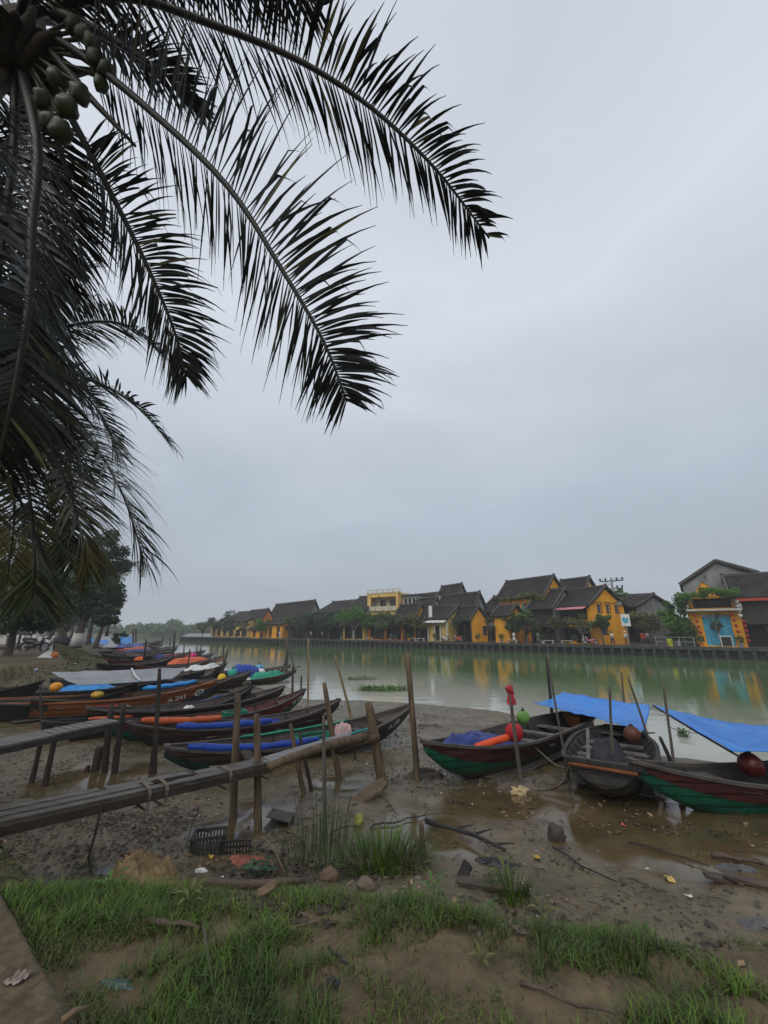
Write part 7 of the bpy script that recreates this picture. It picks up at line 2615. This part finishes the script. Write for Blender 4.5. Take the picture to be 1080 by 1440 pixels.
# left part of the row
house('dark hip-roofed house right behind the biggest quay tree', 516, 476, 856, 838, 6, M_GREYP, 9, rot=6, floors=2, hip=2.0)
house('dark roofed house with a small orange balcony gable left of the biggest quay tree', 474, 440, 860, 845, 6, M_GREYP, 9, rot=10, floors=2, hip=1.2)
house('wide house with the broadest brown tiled roof of the left row', 432, 378, 862, 845, 7, M_GREYP, 12, rot=14, floors=2, gable_px=442, wall2=M_GREYP)
house('orange-walled gabled house left of the broadest brown roof', 366, 343, 868, 857, 6, M_ORGW, 8, rot=16, floors=2, gable_px=375)
house('long dark roofed house with yellow pillars at the left of the row', 347, 312, 872, 859, 6, M_YEL2, 9, rot=10, floors=2)
house('low brown-roofed house nearest the river bend, behind pale pillars', 318, 296, 878, 866, 8, M_YEL2, 9, rot=10, floors=1)
house('low ochre shop wall with dark doorways facing the quay below the broadest roof', 396, 374, 877, 870, 2.2, M_YEL, 5, rot=4, floors=1, front='doors')
house('low ochre house front between trees beside the orange-walled gable', 372, 352, 884, 876, 2.4, M_YEL, 4, rot=4, floors=1, front='doors')
house('low dark shop row under the trees at the middle left of the quay', 480, 446, 880, 870, 2.6, M_DWOOD, 5, rot=4, floors=1)
house('ochre-pillared shop behind the biggest quay tree', 482 + 30, 482, 878, 868, 2.6, M_YEL2, 5, rot=4, floors=1)
house('low shop with bright ochre door panel left of the white pillars', 566, 518, 878, 866, 2.6, M_ORGW, 5, rot=4, floors=1)
house('low shadowed shop under the trees left of the fretted awning', 600, 570, 878, 866, 2.6, M_DWOOD, 5, rot=4, floors=1)
house('low dark shop front between the ochre shop wall and the tree row', 438, 398, 880, 868, 2.6, M_DWOOD, 5, rot=4, floors=1)
# side street
house('tall cream building with white ledges at the end of the side street', 926, 878, 846, 836, 40, M_CREAM, 10, rot=0, floors=2, upper='win', front='windows')
house('dark shop under red cloths deep in the side street', 948, 906, 872, 862, 22, M_DWOOD, 8, rot=0, floors=1)
house('dark roofed shed behind the power pole', 903, 872, 852, 838, 10, M_GREYP, 8, rot=28, floors=2, wall2=M_GREYP)

# ------------------------------------------------------------------ trees of the quay
def quay_pt(px, off=1.2, z=QUAY_TOP):
    O = TN * (QUAY_W + off)
    p = O + TU * pix_on_line(px, 898, O, TU)
    return Vector((p.x, p.y, z))


QT = [  # px, off, crown top row, half width px, material, n, label, kind args
    (1012, 1.6, 852, 10, M_LOLIVE, 140, 'nearly bare young tree before the turquoise doors', dict(trunk_h=0.35, bark=M_PBARK, tr=0.07, flat=0.9)),
    (958, 3.0, 826, 20, M_LBRIGHT, 5200, 'tall dense vine-clad tree beside the vine-hung yellow shop', dict(trunk_h=0.08, tr=0.2, low=-0.05, leaf=0.17, clumps=24)),
    (905, 9.0, 850, 26, M_LOLIVE, 2600, 'spreading tree over the side street beside the power pole', dict(trunk_h=0.3, tr=0.15)),
    (848, 1.2, 858, 16, M_LMID, 900, 'small tree with thin crown before the yellow gable', dict(trunk_h=0.45, tr=0.09)),
    (820, 1.3, 858, 20, M_LOLIVE, 620, 'pale-stemmed tree with whitewashed foot before the corner house', dict(trunk_h=0.3, bark=M_PBARK, tr=0.12, white=0.9)),
    (786, 1.6, 864, 14, M_LOLIVE, 800, 'small olive tree at the left corner of the pink awning house', dict(trunk_h=0.5, tr=0.08)),
    (742, 1.6, 852, 20, M_LMID, 2600, 'leafy tree hiding the front of the tall vine house', dict(trunk_h=0.25, tr=0.12)),
    (722, 1.8, 858, 15, M_LMID, 1600, 'second leafy tree beside the low yellow annex', dict(trunk_h=0.35, tr=0.1)),
    (690, 2.0, 862, 8, M_LOLIVE, 420, 'thin climbing plant between annex and narrow gable', dict(trunk_h=0.2, tr=0.06)),
    (642, 1.6, 866, 9, M_LMID, 520, 'small round tree before the open shop', dict(trunk_h=0.5, tr=0.06)),
    (590, 1.6, 861, 16, M_LOLIVE, 1500, 'olive crowned tree left of the white pillars', dict(trunk_h=0.4, tr=0.1)),
    (568, 1.6, 858, 16, M_LOLIVE, 1500, 'wide olive tree below the modern block', dict(trunk_h=0.4, tr=0.1)),
    (540, 1.6, 858, 17, M_LMID, 1900, 'green tree under the yellow framed balcony', dict(trunk_h=0.35, tr=0.1)),
    (497, 1.4, 850, 27, M_LBRIGHT, 5200, 'biggest and greenest tree of the quay row', dict(trunk_h=0.3, tr=0.22, clumps=22, bark=M_PBARK)),
    (462, 1.6, 858, 20, M_LDARK, 2600, 'dark green tree left of the biggest quay tree', dict(trunk_h=0.3, tr=0.14)),
    (430, 1.8, 858, 17, M_LDARK, 2300, 'dark tree below the broadest brown roof', dict(trunk_h=0.3, tr=0.14)),
    (408, 1.8, 858, 14, M_LMID, 1500, 'olive green tree right of the ochre shop wall', dict(trunk_h=0.35, tr=0.12)),
    (366, 1.6, 865, 13, M_LBRIGHT, 2200, 'rounded fresh green tree before the orange-walled gable', dict(trunk_h=0.35, tr=0.12)),
    (341, 1.6, 872, 10, M_LOLIVE, 900, 'reddish olive tree left of the rounded green one', dict(trunk_h=0.4, tr=0.1)),
    (322, 2.2, 868, 12, M_LDARK, 1400, 'dark tree among the pale pillars', dict(trunk_h=0.3, tr=0.1)),
    (300, 3.5, 862, 12, M_LDARK, 1600, 'dark tree at the left end of the house row', dict(trunk_h=0.2, tr=0.12)),
    (284, 5.0, 866, 12, M_LMID, 1400, 'hazy tree at the quay corner by the bend', dict(trunk_h=0.15, tr=0.12)),
    (880, 18., 818, 14, M_LBRIGHT, 1500, 'tree rising behind the power pole', dict(trunk_h=0.45, tr=0.16)),
    (938, 28., 832, 14, M_LDARK, 1500, 'dark tree deep in the side street', dict(trunk_h=0.3, tr=0.16)),
    (318, 14., 850, 9, M_LDARK, 500, 'feathery treetop above the left roofs', dict(trunk_h=0.55, tr=0.1)),
]
for k, (px, off, top, hw, m, n, lab, kw) in enumerate(QT):
    b = quay_pt(px, off)
    h = zpix(px, top, b) - QUAY_TOP
    depth = b.y * CP
    sp = hw * depth / FPX * 1.05
    kw = dict(kw)
    leaf = kw.pop('leaf', 0.16)
    make_tree(lab, b, h, sp, m, n=n, leaf=leaf, seed=100 + k, clumps=kw.pop('clumps', 12), group='trees along the far quay', **kw)
    
# hanging vines: on the tall house, along the corner house and over the balcony
def vine(label, pts, r, n, m, seed, leaf=0.13):
    cc = spline(pts, 16)
    R = random.Random(seed)
    V, F = leaf_cloud([c + Vector((R.uniform(-.3, .3), R.uniform(-.2, .2), R.uniform(-.3, .2))) for c in cc], [r * R.uniform(0.6, 1.2) for c in cc], n, leaf, seed)
    o = np_mesh('climbing_vine', V, F, m, origin=tuple(cc[8]))
    return tag(o, label, 'vine')


FR, w, h, zb = H_V
vine('thick vine over the white balcony of the turquoise door shop', [FR(w * 1.05, -0.7, h + 0.3), FR(w * 0.7, -0.8, h + 0.55), FR(w * 0.35, -0.8, h + 0.5), FR(0.0, -0.7, h + 0.35)], 0.55, 2400, M_LBRIGHT, 31)
vine('vine falling down the left wall of the turquoise door shop', [FR(w * 1.08, -0.4, h), FR(w * 1.1, -0.3, h * 0.7), FR(w * 1.08, -0.3, h * 0.4), FR(w * 1.06, -0.3, 0.3)], 0.7, 2000, M_LMID, 32)
FR, w, d, he = H_C
vine('leafy garland along the first floor of the corner house', [FR(w * 1.05, -0.9, he * 0.48), FR(w * 0.5, -1.0, he * 0.52), FR(0, -0.9, he * 0.5), FR(-0.6, 2.5, he * 0.52)], 0.42, 1300, M_LYEL, 33)
FR, w, d, he = H_T
vine('vine hanging from the eave of the tall yellow house', [FR(w, -0.7, he * 0.98), FR(w * 0.7, -0.8, he * 0.92), FR(w * 0.3, -0.8, he * 0.98), FR(0, -0.8, he * 0.9)], 0.5, 1300, M_LYEL, 34)
vine('flowering vine below the windows of the tall yellow house', [FR(w, -0.9, he * 0.5), FR(w * 0.6, -0.9, he * 0.46), FR(w * 0.3, -1.0, he * 0.5), FR(0, -0.9, he * 0.55)], 0.7, 1700, M_LMID, 35)

# ------------------------------------------------------------------ street things of the quay
M_LANT = mat('red_lantern_silk', (0.36, 0.02, 0.018), 0.5, scale=3, color2=(0.2, 0.012, 0.012))
M_LANTW = mat('white_lantern_silk', (0.6, 0.57, 0.52), 0.5, scale=3)


def lantern(label, c, r, m, group):
    mb = MB()
    mb.tube([c + Vector((0, 0, z * r)) for z in (-1.0, -0.85, -0.5, 0, 0.5, 0.85, 1.0)], [r * q for q in (0.35, 0.6, 0.95, 1.08, 0.95, 0.6, 0.35)], 10)
    mb.tube([c + Vector((0, 0, -r)), c + Vector((0, 0, -1.9 * r))], [r * 0.12, r * 0.05], 5)
    return tag(mb.build('paper_lantern', m, origin=c, smooth=True), label, 'lantern', group)


FR, w, h, zb = H_V
zz = [zb - 0.5 - 0.62 * k for k in range(5)]
names_l = ['topmost', 'second from the top', 'middle', 'second from the bottom', 'lowest']
for k in range(5):
    lantern('%s red lantern of the string right of the turquoise doors' % names_l[k], FR(w * (0.16 - 0.012 * k), -0.7, zz[k]), 0.17, M_LANT, 'red lanterns hung at the yellow shop')
for k in range(4):
    lantern('%s red lantern of the string left of the turquoise doors' % ['topmost', 'second from the top', 'third from the top', 'lowest'][k], FR(w * (0.86 - 0.012 * k), -0.7, zz[k] - 0.1), 0.16, M_LANT, 'red lanterns hung at the yellow shop')
FR2, w2_, d2_, he2 = H_R
for k in range(4):
    lantern('%s white lantern hanging at the corner of the dark right-edge house' % ['topmost', 'second', 'third', 'lowest'][k], FR2(w2_ * 0.985, -0.8, he2 - 0.7 - 0.5 * k), 0.2, M_LANTW, 'white lanterns at the right-edge house')
for k in range(5):
    lantern('%s dark red lantern below the white ones at the right-edge house' % names_l[k], FR2(w2_ * 0.95, -0.7, 2.7 - 0.5 * k), 0.16, M_LANT, 'red lanterns at the right-edge house')


def person(label, px, off, cloth, trouser, pose=0, h=1.62, hat=None):
    b = quay_pt(px, off)
    t = thing('person', label, 'person', b)
    me = bpy.data.meshes.new('body')
    st = 0.16 if pose else 0.06
    V = [(0, 0, 0.9), (0, 0, 1.15), (0, 0, 1.36), (0, 0, 1.46), (0, 0, 1.58),
         (0.18, 0, 1.34), (0.23, 0.03, 1.08), (0.22, -0.08, 0.86), (-0.18, 0, 1.34), (-0.23, 0.03, 1.08), (-0.22, -0.08, 0.86),
         (0.09, 0, 0.84), (0.1, -st, 0.46), (0.1, -st * 0.8, 0.06), (-0.09, 0, 0.84), (-0.1, st, 0.46), (-0.1, st * 1.4, 0.06),
         (0.1, -st * 0.8 - 0.13, 0.03), (-0.1, st * 1.4 - 0.13, 0.03)]
    E = [(0, 1), (1, 2), (2, 3), (3, 4), (2, 5), (5, 6), (6, 7), (2, 8), (8, 9), (9, 10), (0, 11), (11, 12), (12, 13), (0, 14), (14, 15), (15, 16), (13, 17), (16, 18)]
    rad = [0.15, 0.13, 0.15, 0.055, 0.1, 0.06, 0.045, 0.035, 0.06, 0.045, 0.035, 0.085, 0.06, 0.045, 0.085, 0.06, 0.045, 0.04, 0.04]
    k = h / 1.68
    me.from_pydata([tuple(c * k for c in v) for v in V], E, [])
    o = bpy.data.objects.new('body', me)
    COL.objects.link(o)
    o.parent = t
    md = o.modifiers.new('skin', 'SKIN')
    me.skin_vertices[0].data[0].use_root = True
    for i, r in enumerate(rad):
        me.skin_vertices[0].data[i].radius = (r * k, r * k)
    sb = o.modifiers.new('smooth', 'SUBSURF')
    sb.levels = sb.render_levels = 1
    me.materials.append(mat('skin_tone', (0.3, 0.16, 0.1), 0.6, scale=4))
    mb = MB()
    mb.tube([(0, 0, 0.86 * k), (0, 0, 1.15 * k), (0, 0, 1.37 * k), (0, 0, 1.42 * k)], [0.2 * k, 0.18 * k, 0.2 * k, 0.08 * k], 10)
    for s in (-1, 1):
        mb.tube([(s * 0.16 * k, 0, 1.36 * k), (s * 0.24 * k, 0.02, 1.1 * k)], [0.085 * k, 0.065 * k], 8)
    mb.build('shirt', cloth, t, local=True, smooth=True)
    mb = MB()
    for s, dy in ((1, -st), (-1, st)):
        mb.tube([(s * 0.08 * k, 0, 0.92 * k), (s * 0.1 * k, dy, 0.46 * k), (s * 0.1 * k, dy, 0.12 * k)], [0.12 * k, 0.085 * k, 0.065 * k], 8)
    mb.build('trousers', trouser, t, local=True, smooth=True)
    mb = MB()
    if hat:
        mb.tube([(0, 0, 1.6 * k), (0, 0, 1.82 * k)], [0.24 * k, 0.01], 12)
        mb.build('conical_hat', hat, t, local=True)
    else:
        mb.ball((0, 0.015, 1.62 * k), 0.115 * k, 10, 8)
        mb.build('hair', M_BLACK, t, local=True, smooth=True)
    t.rotation_euler.z = random.uniform(0, 6.28)
    return t


M_CW = mat('white_cloth', (0.6, 0.6, 0.58), 0.8, scale=4)
M_CD = mat('dark_trousers', (0.03, 0.03, 0.04), 0.8, scale=4)
M_CR = mat('orange_red_cloth', (0.55, 0.1, 0.04), 0.8, scale=4)
M_CG = mat('grey_cloth', (0.2, 0.2, 0.22), 0.8, scale=4)
M_HAT = mat('straw_hat', (0.5, 0.42, 0.26), 0.8, scale=9)
person('person in white shirt standing beneath the dark trees of the left quay', 453, 1.4, M_CW, M_CD)
person('person in white top by the ochre-pillared shop', 437, 1.4, M_CW, M_CD, 1)
person('person in white walking past the low ochre shop wall', 393, 1.2, M_CW, M_CW, 1)
person('person in dark clothes near the rounded green tree', 331, 1.3, M_CG, M_CD)
person('person in white by the leafy tree hiding the tall vine house', 723, 1.2, M_CW, M_CW)
person('person in grey beside the low yellow annex', 757, 1.6, M_CG, M_CG)
person('person in white at the foot of the corner house gable', 861, 1.4, M_CW, M_CD, 1)
person('person in white with a straw hat at the side street corner', 880, 2.0, M_CW, M_CD, 0, 1.6, M_HAT)
person('person in grey standing in the side street', 911, 5.0, M_CG, M_CD)
person('person with a straw hat at the left end of the quay', 368, 1.2, M_CR, M_CD, 1, 1.6, M_HAT)


def motorbike(label, c, rz, body, s=1.0, rider=None, group='motorbikes'):
    t = thing('motorbike', label, 'motorbike', c, group)
    t.rotation_euler.z = rz
    t.scale = (s, s, s)
    for x in (-0.6, 0.6):
        mb = MB()
        ring = [Vector((x + 0.27 * math.cos(a), 0, 0.29 + 0.27 * math.sin(a))) for a in np.linspace(0, 2 * math.pi, 21)]
        mb.tube(ring, 0.055, 7, cap=False)
        o = mb.build('wheel', M_BLACK, t, local=True, smooth=True)
        mb = MB()
        mb.tube([(x, -0.03, 0.29), (x, 0.03, 0.29)], 0.17, 12)
        mb.build('rim', M_GREYT, o, local=True)
    mb = MB()
    mb.tube([(-0.75, 0, 0.72), (-0.4, 0, 0.66), (-0.05, 0, 0.6), (0.1, 0, 0.45), (0.3, 0, 0.5), (0.45, 0, 0.85)], [0.1, 0.15, 0.15, 0.12, 0.12, 0.08], 9)
    mb.tube([(-0.6, 0, 0.29), (-0.2, 0, 0.4), (0.05, 0, 0.35)], [0.08, 0.12, 0.1], 8)
    mb.build('body', body, t, local=True, smooth=True)
    mb = MB()
    mb.tube([(-0.8, 0, 0.8), (-0.4, 0, 0.79), (0.02, 0, 0.74)], [0.09, 0.12, 0.08], 9)
    mb.build('seat', M_BLACK, t, local=True, smooth=True)
    mb = MB()
    mb.tube([(0.62, 0, 0.29), (0.5, 0, 0.7), (0.4, 0, 1.0)], [0.04, 0.045, 0.05], 8)
    mb.build('fork', M_GREYT, t, local=True, smooth=True)
    mb = MB()
    mb.tube([(0.33, -0.33, 1.03), (0.42, -0.1, 1.0), (0.42, 0.1, 1.0), (0.33, 0.33, 1.03)], 0.025, 7)
    for y in (-0.26, 0.26):
        mb.tube([(0.38, y, 1.02), (0.4, y * 1.1, 1.2)], 0.012, 5)
        mb.ball((0.4, y * 1.1, 1.22), 0.05, 8, 6, (0.4, 1, 0.7))
    mb.build('handlebar', M_BLACK, t, local=True)
    mb = MB()
    mb.ball((0.53, 0, 0.9), 0.09, 10, 8, (0.7, 1, 1))
    mb.build('headlight', M_WHITE, t, local=True, smooth=True)
    return t


M_BIKE = mat('silver_fairing', (0.35, 0.36, 0.38), 0.35, scale=3)
M_BIKED = mat('black_fairing', (0.04, 0.04, 0.045), 0.35, scale=3)
p = hit(47, 917)
motorbike('black motorbike parked on the path, left of the silver one', p, 0.1, M_BIKED, 1.15, group='motorbikes parked under the left trees')
p = hit(66, 915)
motorbike('silver-nosed motorbike parked right of the black one', p, -0.5, M_BIKE, 1.15, group='motorbikes parked under the left trees')
motorbike('white scooter before the pale yellow shop', quay_pt(626, 1.2), 2.2, M_CW, 1.0, group='scooters on the far quay')
motorbike('red scooter right of the white one before the open shop', quay_pt(644, 1.2), 2.4, M_CR, 1.0, group='scooters on the far quay')
motorbike('dark scooter parked before the low ochre door panel', quay_pt(553, 1.3), 2.6, M_BIKED, 1.0, group='scooters on the far quay')
motorbike('pinkish scooter beside the whitewashed tree of the corner house', quay_pt(830, 1.0), 2.6, M_PINKA, 1.0, group='scooters on the far quay')
motorbike('dark scooter parked in the side street', quay_pt(920, 5.5), 1.0, M_BIKED, 1.0, group='scooters on the far quay')

# power pole with its cross arms
b = quay_pt(873, 8.0)
h = zpix(871, 812, b) - QUAY_TOP
t = thing('power_pole', 'grey concrete power pole with cross arms and insulators beside the corner house', 'power pole', b)
mb = MB()
mb.tube([b, b + Vector((0, 0, h))], [0.2, 0.13], 9)
mb.build('pole', M_GREYP, t, smooth=True)
for dz, L in ((-0.5, 1.5), (-1.6, 1.3)):
    mb = MB()
    a = b + Vector((0, 0, h + dz))
    mb.bar(a - TU * L, a + TU * L, 0.12, 0.14)
    for u in (-1, -0.5, 0.5, 1):
        mb.tube([a + TU * L * u * 0.95, a + TU * L * u * 0.95 + Vector((0, 0, 0.42))], [0.09, 0.13], 7)
    mb.build('cross_arm', M_DWOOD, t)
mb = MB()
mb.box(b + Vector((0, -0.45, h * 0.62)), (1.0, 0.7, 1.1))
for k in range(4):
    mb.box(b + Vector((-0.4 + k * 0.27, -0.84, h * 0.62)), (0.06, 0.08, 0.9))
mb.build('transformer', M_GREYP, t)
for k, (u, q) in enumerate(((-0.95, (905, 838)), (0.95, (796, 840)), (0.5, (760, 846)))):
    a = b + Vector((0, 0, h - 0.1)) + TU * 1.5 * u * -1
    e = at_y(*q, b.y + (8 if k == 0 else 2))
    mb = MB()
    mb.tube([a, a.lerp(e, 0.5) - Vector((0, 0, 0.7)), e], 0.02, 4)
    tag(mb.build('overhead_wire', M_BLACK, origin=a), ['wire running right from the power pole into the side street', 'wire running left from the power pole over the corner house', 'lower wire running left from the power pole to the brown timber house'][k], 'wire')
# hung sign board
p = quay_pt(884, 3.0)
zc = zpix(883, 872, p)
mb = MB()
R = Matrix.Rotation(math.atan2(TU.y, TU.x), 3, 'Z')
mb.box(Vector((p.x, p.y, zc)), (1.0, 0.08, 1.5), R)
t = tag(mb.build('sign_board', M_WHITE, origin=(p.x, p.y, zc)), 'white sign board with a blue figure beside the yellow corner house', 'sign')
for nm, blobs in (('sign_motif', [((0.0, -0.1), 0.3), ((-0.2, 0.12), 0.18), ((0.2, 0.15), 0.17)]),):
    mb = MB()
    for (bx, bz_), r in blobs:
        c = Vector((p.x, p.y, zc)) + R @ Vector((bx, 0, bz_)) - TN * 0.06
        mb.ball(c, r, 10, 8, (1, 0.08, 1), 0, R)
    o = mb.build(nm, M_BLUED, t)
mb = MB()
mb.tube([Vector((p.x, p.y, QUAY_TOP)), Vector((p.x, p.y, zc - 0.7))], 0.06, 7)
mb.build('sign_pole', M_GREYP, t)
p = quay_pt(604, 2.2)
z0, z1 = zpix(603, 868, p), zpix(603, 852, p)
mb = MB()
mb.tube([Vector((p.x, p.y, QUAY_TOP)), Vector((p.x, p.y, z1))], 0.05, 6)
t = tag(mb.build('banner_pole', M_GREYP, origin=(p.x, p.y, QUAY_TOP)), 'pole with a blank white banner left of the fretted awning', 'banner')
mb = MB()
mb.box(Vector((p.x, p.y, (z0 + z1) / 2)) - TU * 0.35, (0.62, 0.03, z1 - z0), R)
mb.build('banner', M_WHITE, t)
# black and white chalk board, green bin, red cloths, tables
p = quay_pt(1021, 1.0)
t = thing('menu_board', 'black menu board in a white frame before the turquoise doors', 'board', p)
mb = MB()
for dx in (-0.45, 0.45):
    mb.bar(p + TU * dx, p + TU * dx + Vector((0, 0, 1.15)), 0.07, 0.07)
mb.bar(p - TU * 0.45 + Vector((0, 0, 1.15)), p + TU * 0.45 + Vector((0, 0, 1.15)), 0.07, 0.08)
mb.build('frame', M_WHITE, t)
mb = MB()
mb.bar(p - TU * 0.42 + Vector((0, 0, 0.6)), p + TU * 0.42 + Vector((0, 0, 0.6)), 0.04, 0.95)
mb.build('board', M_BLACK, t)
p = quay_pt(941, 0.9)
mb = MB()
mb.tube([p, p + Vector((0, 0, 0.75)), p + Vector((0, 0, 0.82))], [0.24, 0.3, 0.2], 12)
tag(mb.build('planter', mat('lime_plastic', (0.4, 0.42, 0.03), 0.5, scale=3), origin=p), 'lime yellow tub at the quay edge by the side street', 'tub')
p = quay_pt(952, 0.9)
t = thing('railing', 'dark barrier rail at the quay edge before the vine-clad tree', 'railing', p)
mb = MB()
for z in (0.5, 1.0):
    mb.bar(p + TU * 2.2 + Vector((0, 0, z)), p - TU * 1.6 + Vector((0, 0, z)), 0.06, 0.06)
mb.build('rail', M_GREYP, t)
for u in (-1.5, -0.2, 1.0, 2.1):
    mb = MB()
    mb.box(p + TU * u + Vector((0, 0, 0.52)), (0.08, 0.08, 1.05))
    mb.build('upright', M_GREYP, t)
for (px, off, x0, x1, y0, y1, lab) in ((940, 12, 930, 944, 862, 868, 'red cloth banner across the side street shop'), (948, 10, 944, 952, 868, 880, 'red and yellow flag hanging at the side street shop'), (903, 7, 900, 908, 891, 898, 'bright red cloth heap on a stall in the side street')):
    p = quay_pt(px, off)
    pa, pb = at_y(x0, y0, p.y), at_y(x1, y1, p.y)
    mb = MB()
    mb.sheet(lambda a, q: Vector((pa.x + (pb.x - pa.x) * a, p.y + 0.12 * math.sin(a * 11), pa.z + (pb.z - pa.z) * q + 0.06 * math.sin(a * 6))), 14, 6, 0.03)
    tag(mb.build('red_banner', M_REDA if 'flag' not in lab else M_LANT, origin=pa), lab, 'banner')
p = quay_pt(704, 10)
pa = at_y(694, 842, p.y)
mb = MB()
pb = at_y(706, 845, p.y)
mb.sheet(lambda a, q: Vector((pa.x + (pb.x - pa.x) * a, pa.y + q * 1.5, pa.z + 0.2 * math.sin(math.pi * a) - 0.5 * q)), 10, 6, 0.03)
tag(mb.build('red_awning', M_LANT, origin=pa), 'small red awning on the roof terrace left of the tall vine house', 'awning')
# potted plants, stools and low tables along the quay
for k, (px, off, lab) in enumerate([(762, 1.0, 'potted shrub before the brown timber house'), (808, 1.0, 'potted shrub under the pink awning'), (705, 1.0, 'potted plant at the low yellow annex'), (672, 1.0, 'potted plant beside the narrow yellow gable'), (612, 1.0, 'potted plant before the pale pillars'),
                                    (575, 0.9, 'potted plant under the olive trees'), (480, 1.0, 'potted plant at the foot of the biggest quay tree'), (985, 1.0, 'potted plant left of the turquoise doors'), (1040, 1.0, 'potted plant right of the turquoise doors')]):
    p = quay_pt(px, off)
    t = thing('potted_plant', lab, 'potted plant', p, 'pot plants along the far quay')
    mb = MB()
    mb.tube([p, p + Vector((0, 0, 0.4)), p + Vector((0, 0, 0.45))], [0.16, 0.26, 0.22], 10)
    mb.build('pot', M_ORGW if k % 2 else M_GREYP, t)
    V, F = leaf_cloud([p + Vector((0, 0, 0.85))], [0.42], 130, 0.12, 60 + k, 1.0)
    np_mesh('foliage', V, F, M_LMID, origin=tuple(p), parent=t)
for k, (px, lab) in enumerate([(771, 'low grey table before the brown timber house'), (797, 'low stone bench under the pink awning'), (580, 'pale low bench left of the fretted awning'), (592, 'second pale low bench beside the fretted awning'), (720, 'low white stools by the leafy trees'), (520, 'low bench between the quay trees')]):
    p = quay_pt(px, 1.1)
    mb = MB()
    mb.box(p + Vector((0, 0, 0.42)), (1.5, 0.45, 0.07), R)
    for u in (-0.6, 0.6):
        mb.box(p + TU * u + Vector((0, 0, 0.19)), (0.1, 0.4, 0.38), R)
    tag(mb.build('low_bench', M_TRIM, origin=p), lab, 'bench', 'benches along the far quay')
# little boat under the far quay wall
p0, p1 = at_z(392, 904, 0.3), at_z(372, 904.5, 0.3)
make_boat('tiny dark boat with a red stern moored under the far quay wall', p0, p1, B=1.1, H=0.4, z=-0.1, hull=M_DARKW, strake=M_RED, inner=M_INNER, detail=False, group='boats moored in the water')

# ------------------------------------------------------------------ left bank odds and ends
t = thing('awning_shed', 'low dark awning roof jutting in at the left edge under the trees', 'shed', on_ground(2, 915))
p = on_ground(2, 915)
za, zb_ = zpix(20, 880, p), zpix(44, 893, p)
pa, pb = at_y(-60, 880, p.y), at_y(46, 893, p.y)
mb = MB()
slab_quad(mb, [pa, at_y(46, 892, p.y), at_y(40, 889, p.y + 5), at_y(-60, 876, p.y + 5)], 0.14)
mb.build('roof', M_DWOOD, t)
for px in (-20, 30):
    mb = MB()
    a = at_y(px, 890, p.y + 2)
    mb.tube([a, Vector((a.x, a.y, 1.3))], 0.07, 7)
    mb.build('post', M_DWOOD, t)
t = thing('low_wall', 'row of pale stone blocks along the far side of the path', 'wall', at_y(30, 897, 52))
for k in range(9):
    mb = MB()
    c = at_y(5 + k * 8.5, 899 - 0.4 * k, 46 + k * 2.2)
    c.z = 1.5
    mb.box(c + Vector((0, 0, 0.45)), (0.75, 0.5, 1.0 + 0.15 * math.sin(k * 2)), Matrix.Rotation(0.3, 3, 'Z'), 0.12)
    mb.build('stone_block', M_WHITEW, t)
p = on_ground(66, 926)
mb = MB()
vs = []
mb.sheet(lambda a, q: p + Vector(((a - 0.5) * 1.0 * (1 - q), 0.35 * (q - 0.5) + 0.06 * math.sin(a * 5), 0.6 * q + 0.04 * math.sin(a * 9))), 10, 8, 0.03)
mb.sheet(lambda a, q: p + Vector(((a - 0.5) * 1.0 * (1 - q), 0.4 - 0.38 * q + 0.06 * math.sin(a * 5), 0.6 * q + 0.04 * math.sin(a * 7))), 10, 8, 0.03)
tag(mb.build('white_sheet', M_PALE, origin=p), 'white sheet tented over something on the debris bank before the motorbikes', 'sheet')
p = on_ground(76, 926)
buoy('orange buoy lying beside the white sheet on the debris bank', p + Vector((0, 0, 0.17)), 0.2, mat('deep_orange_buoy', (0.65, 0.2, 0.03), 0.5), loop=False)
p = on_ground(50, 944)
buoy('small bluish plastic ball in the weeds of the debris bank', p + Vector((0, 0, 0.06)), 0.08, mat('lilac_plastic', (0.35, 0.38, 0.55), 0.5), loop=False)
for k, (x0, x1, y0, y1, Y, lab) in enumerate(((97, 107, 898, 906, 58, 'blue tarp sheet slung between the leaning and the whitewashed tree'), (120, 133, 897, 903, 64, 'blue tarp roof right of the whitewashed tree'), (138, 153, 899, 905, 66, 'blue tarp roof near the small open-crowned tree'), (170, 186, 895, 905, 62, 'large blue tarp over a boat by the bush'))):
    a, b, c, d = at_y(x0, y1, Y), at_y(x1, y1, Y), at_y(x1, y0, Y + 5), at_y(x0, y0, Y + 5)
    canopy(lab, [a, b, c, d], M_CYANT if k % 2 else M_BLUET, 0.2, 0.03, 'blue_tarp', crease=0.1, nu=12, nv=8)
p = on_ground(82, 907)
crumple('dark covered heap left of the whitewashed tree', 83, 906, 0.7, MATS['dark_cloth'], 'covered_heap', 'heap', 31, (1.8, 0.8, 0.75), n=22, rough=0.5)

# ------------------------------------------------------------------ damp air: one closed box of thin haze
hz = MB()
hz.box((0, 0, 8.0), (1300, 1300, 22.0))
hm = bpy.data.materials.new('haze')
hm.use_nodes = True
hn = hm.node_tree.nodes
hn.clear()
ho = hn.new('ShaderNodeOutputMaterial')
hv = hn.new('ShaderNodeVolumePrincipled')
hv.inputs['Density'].default_value = 0.0008
hv.inputs['Color'].default_value = (0.93, 0.95, 1.0, 1)
hm.node_tree.links.new(hv.outputs[0], ho.inputs['Volume'])
kind(hz.build('haze', hm), 'stuff')
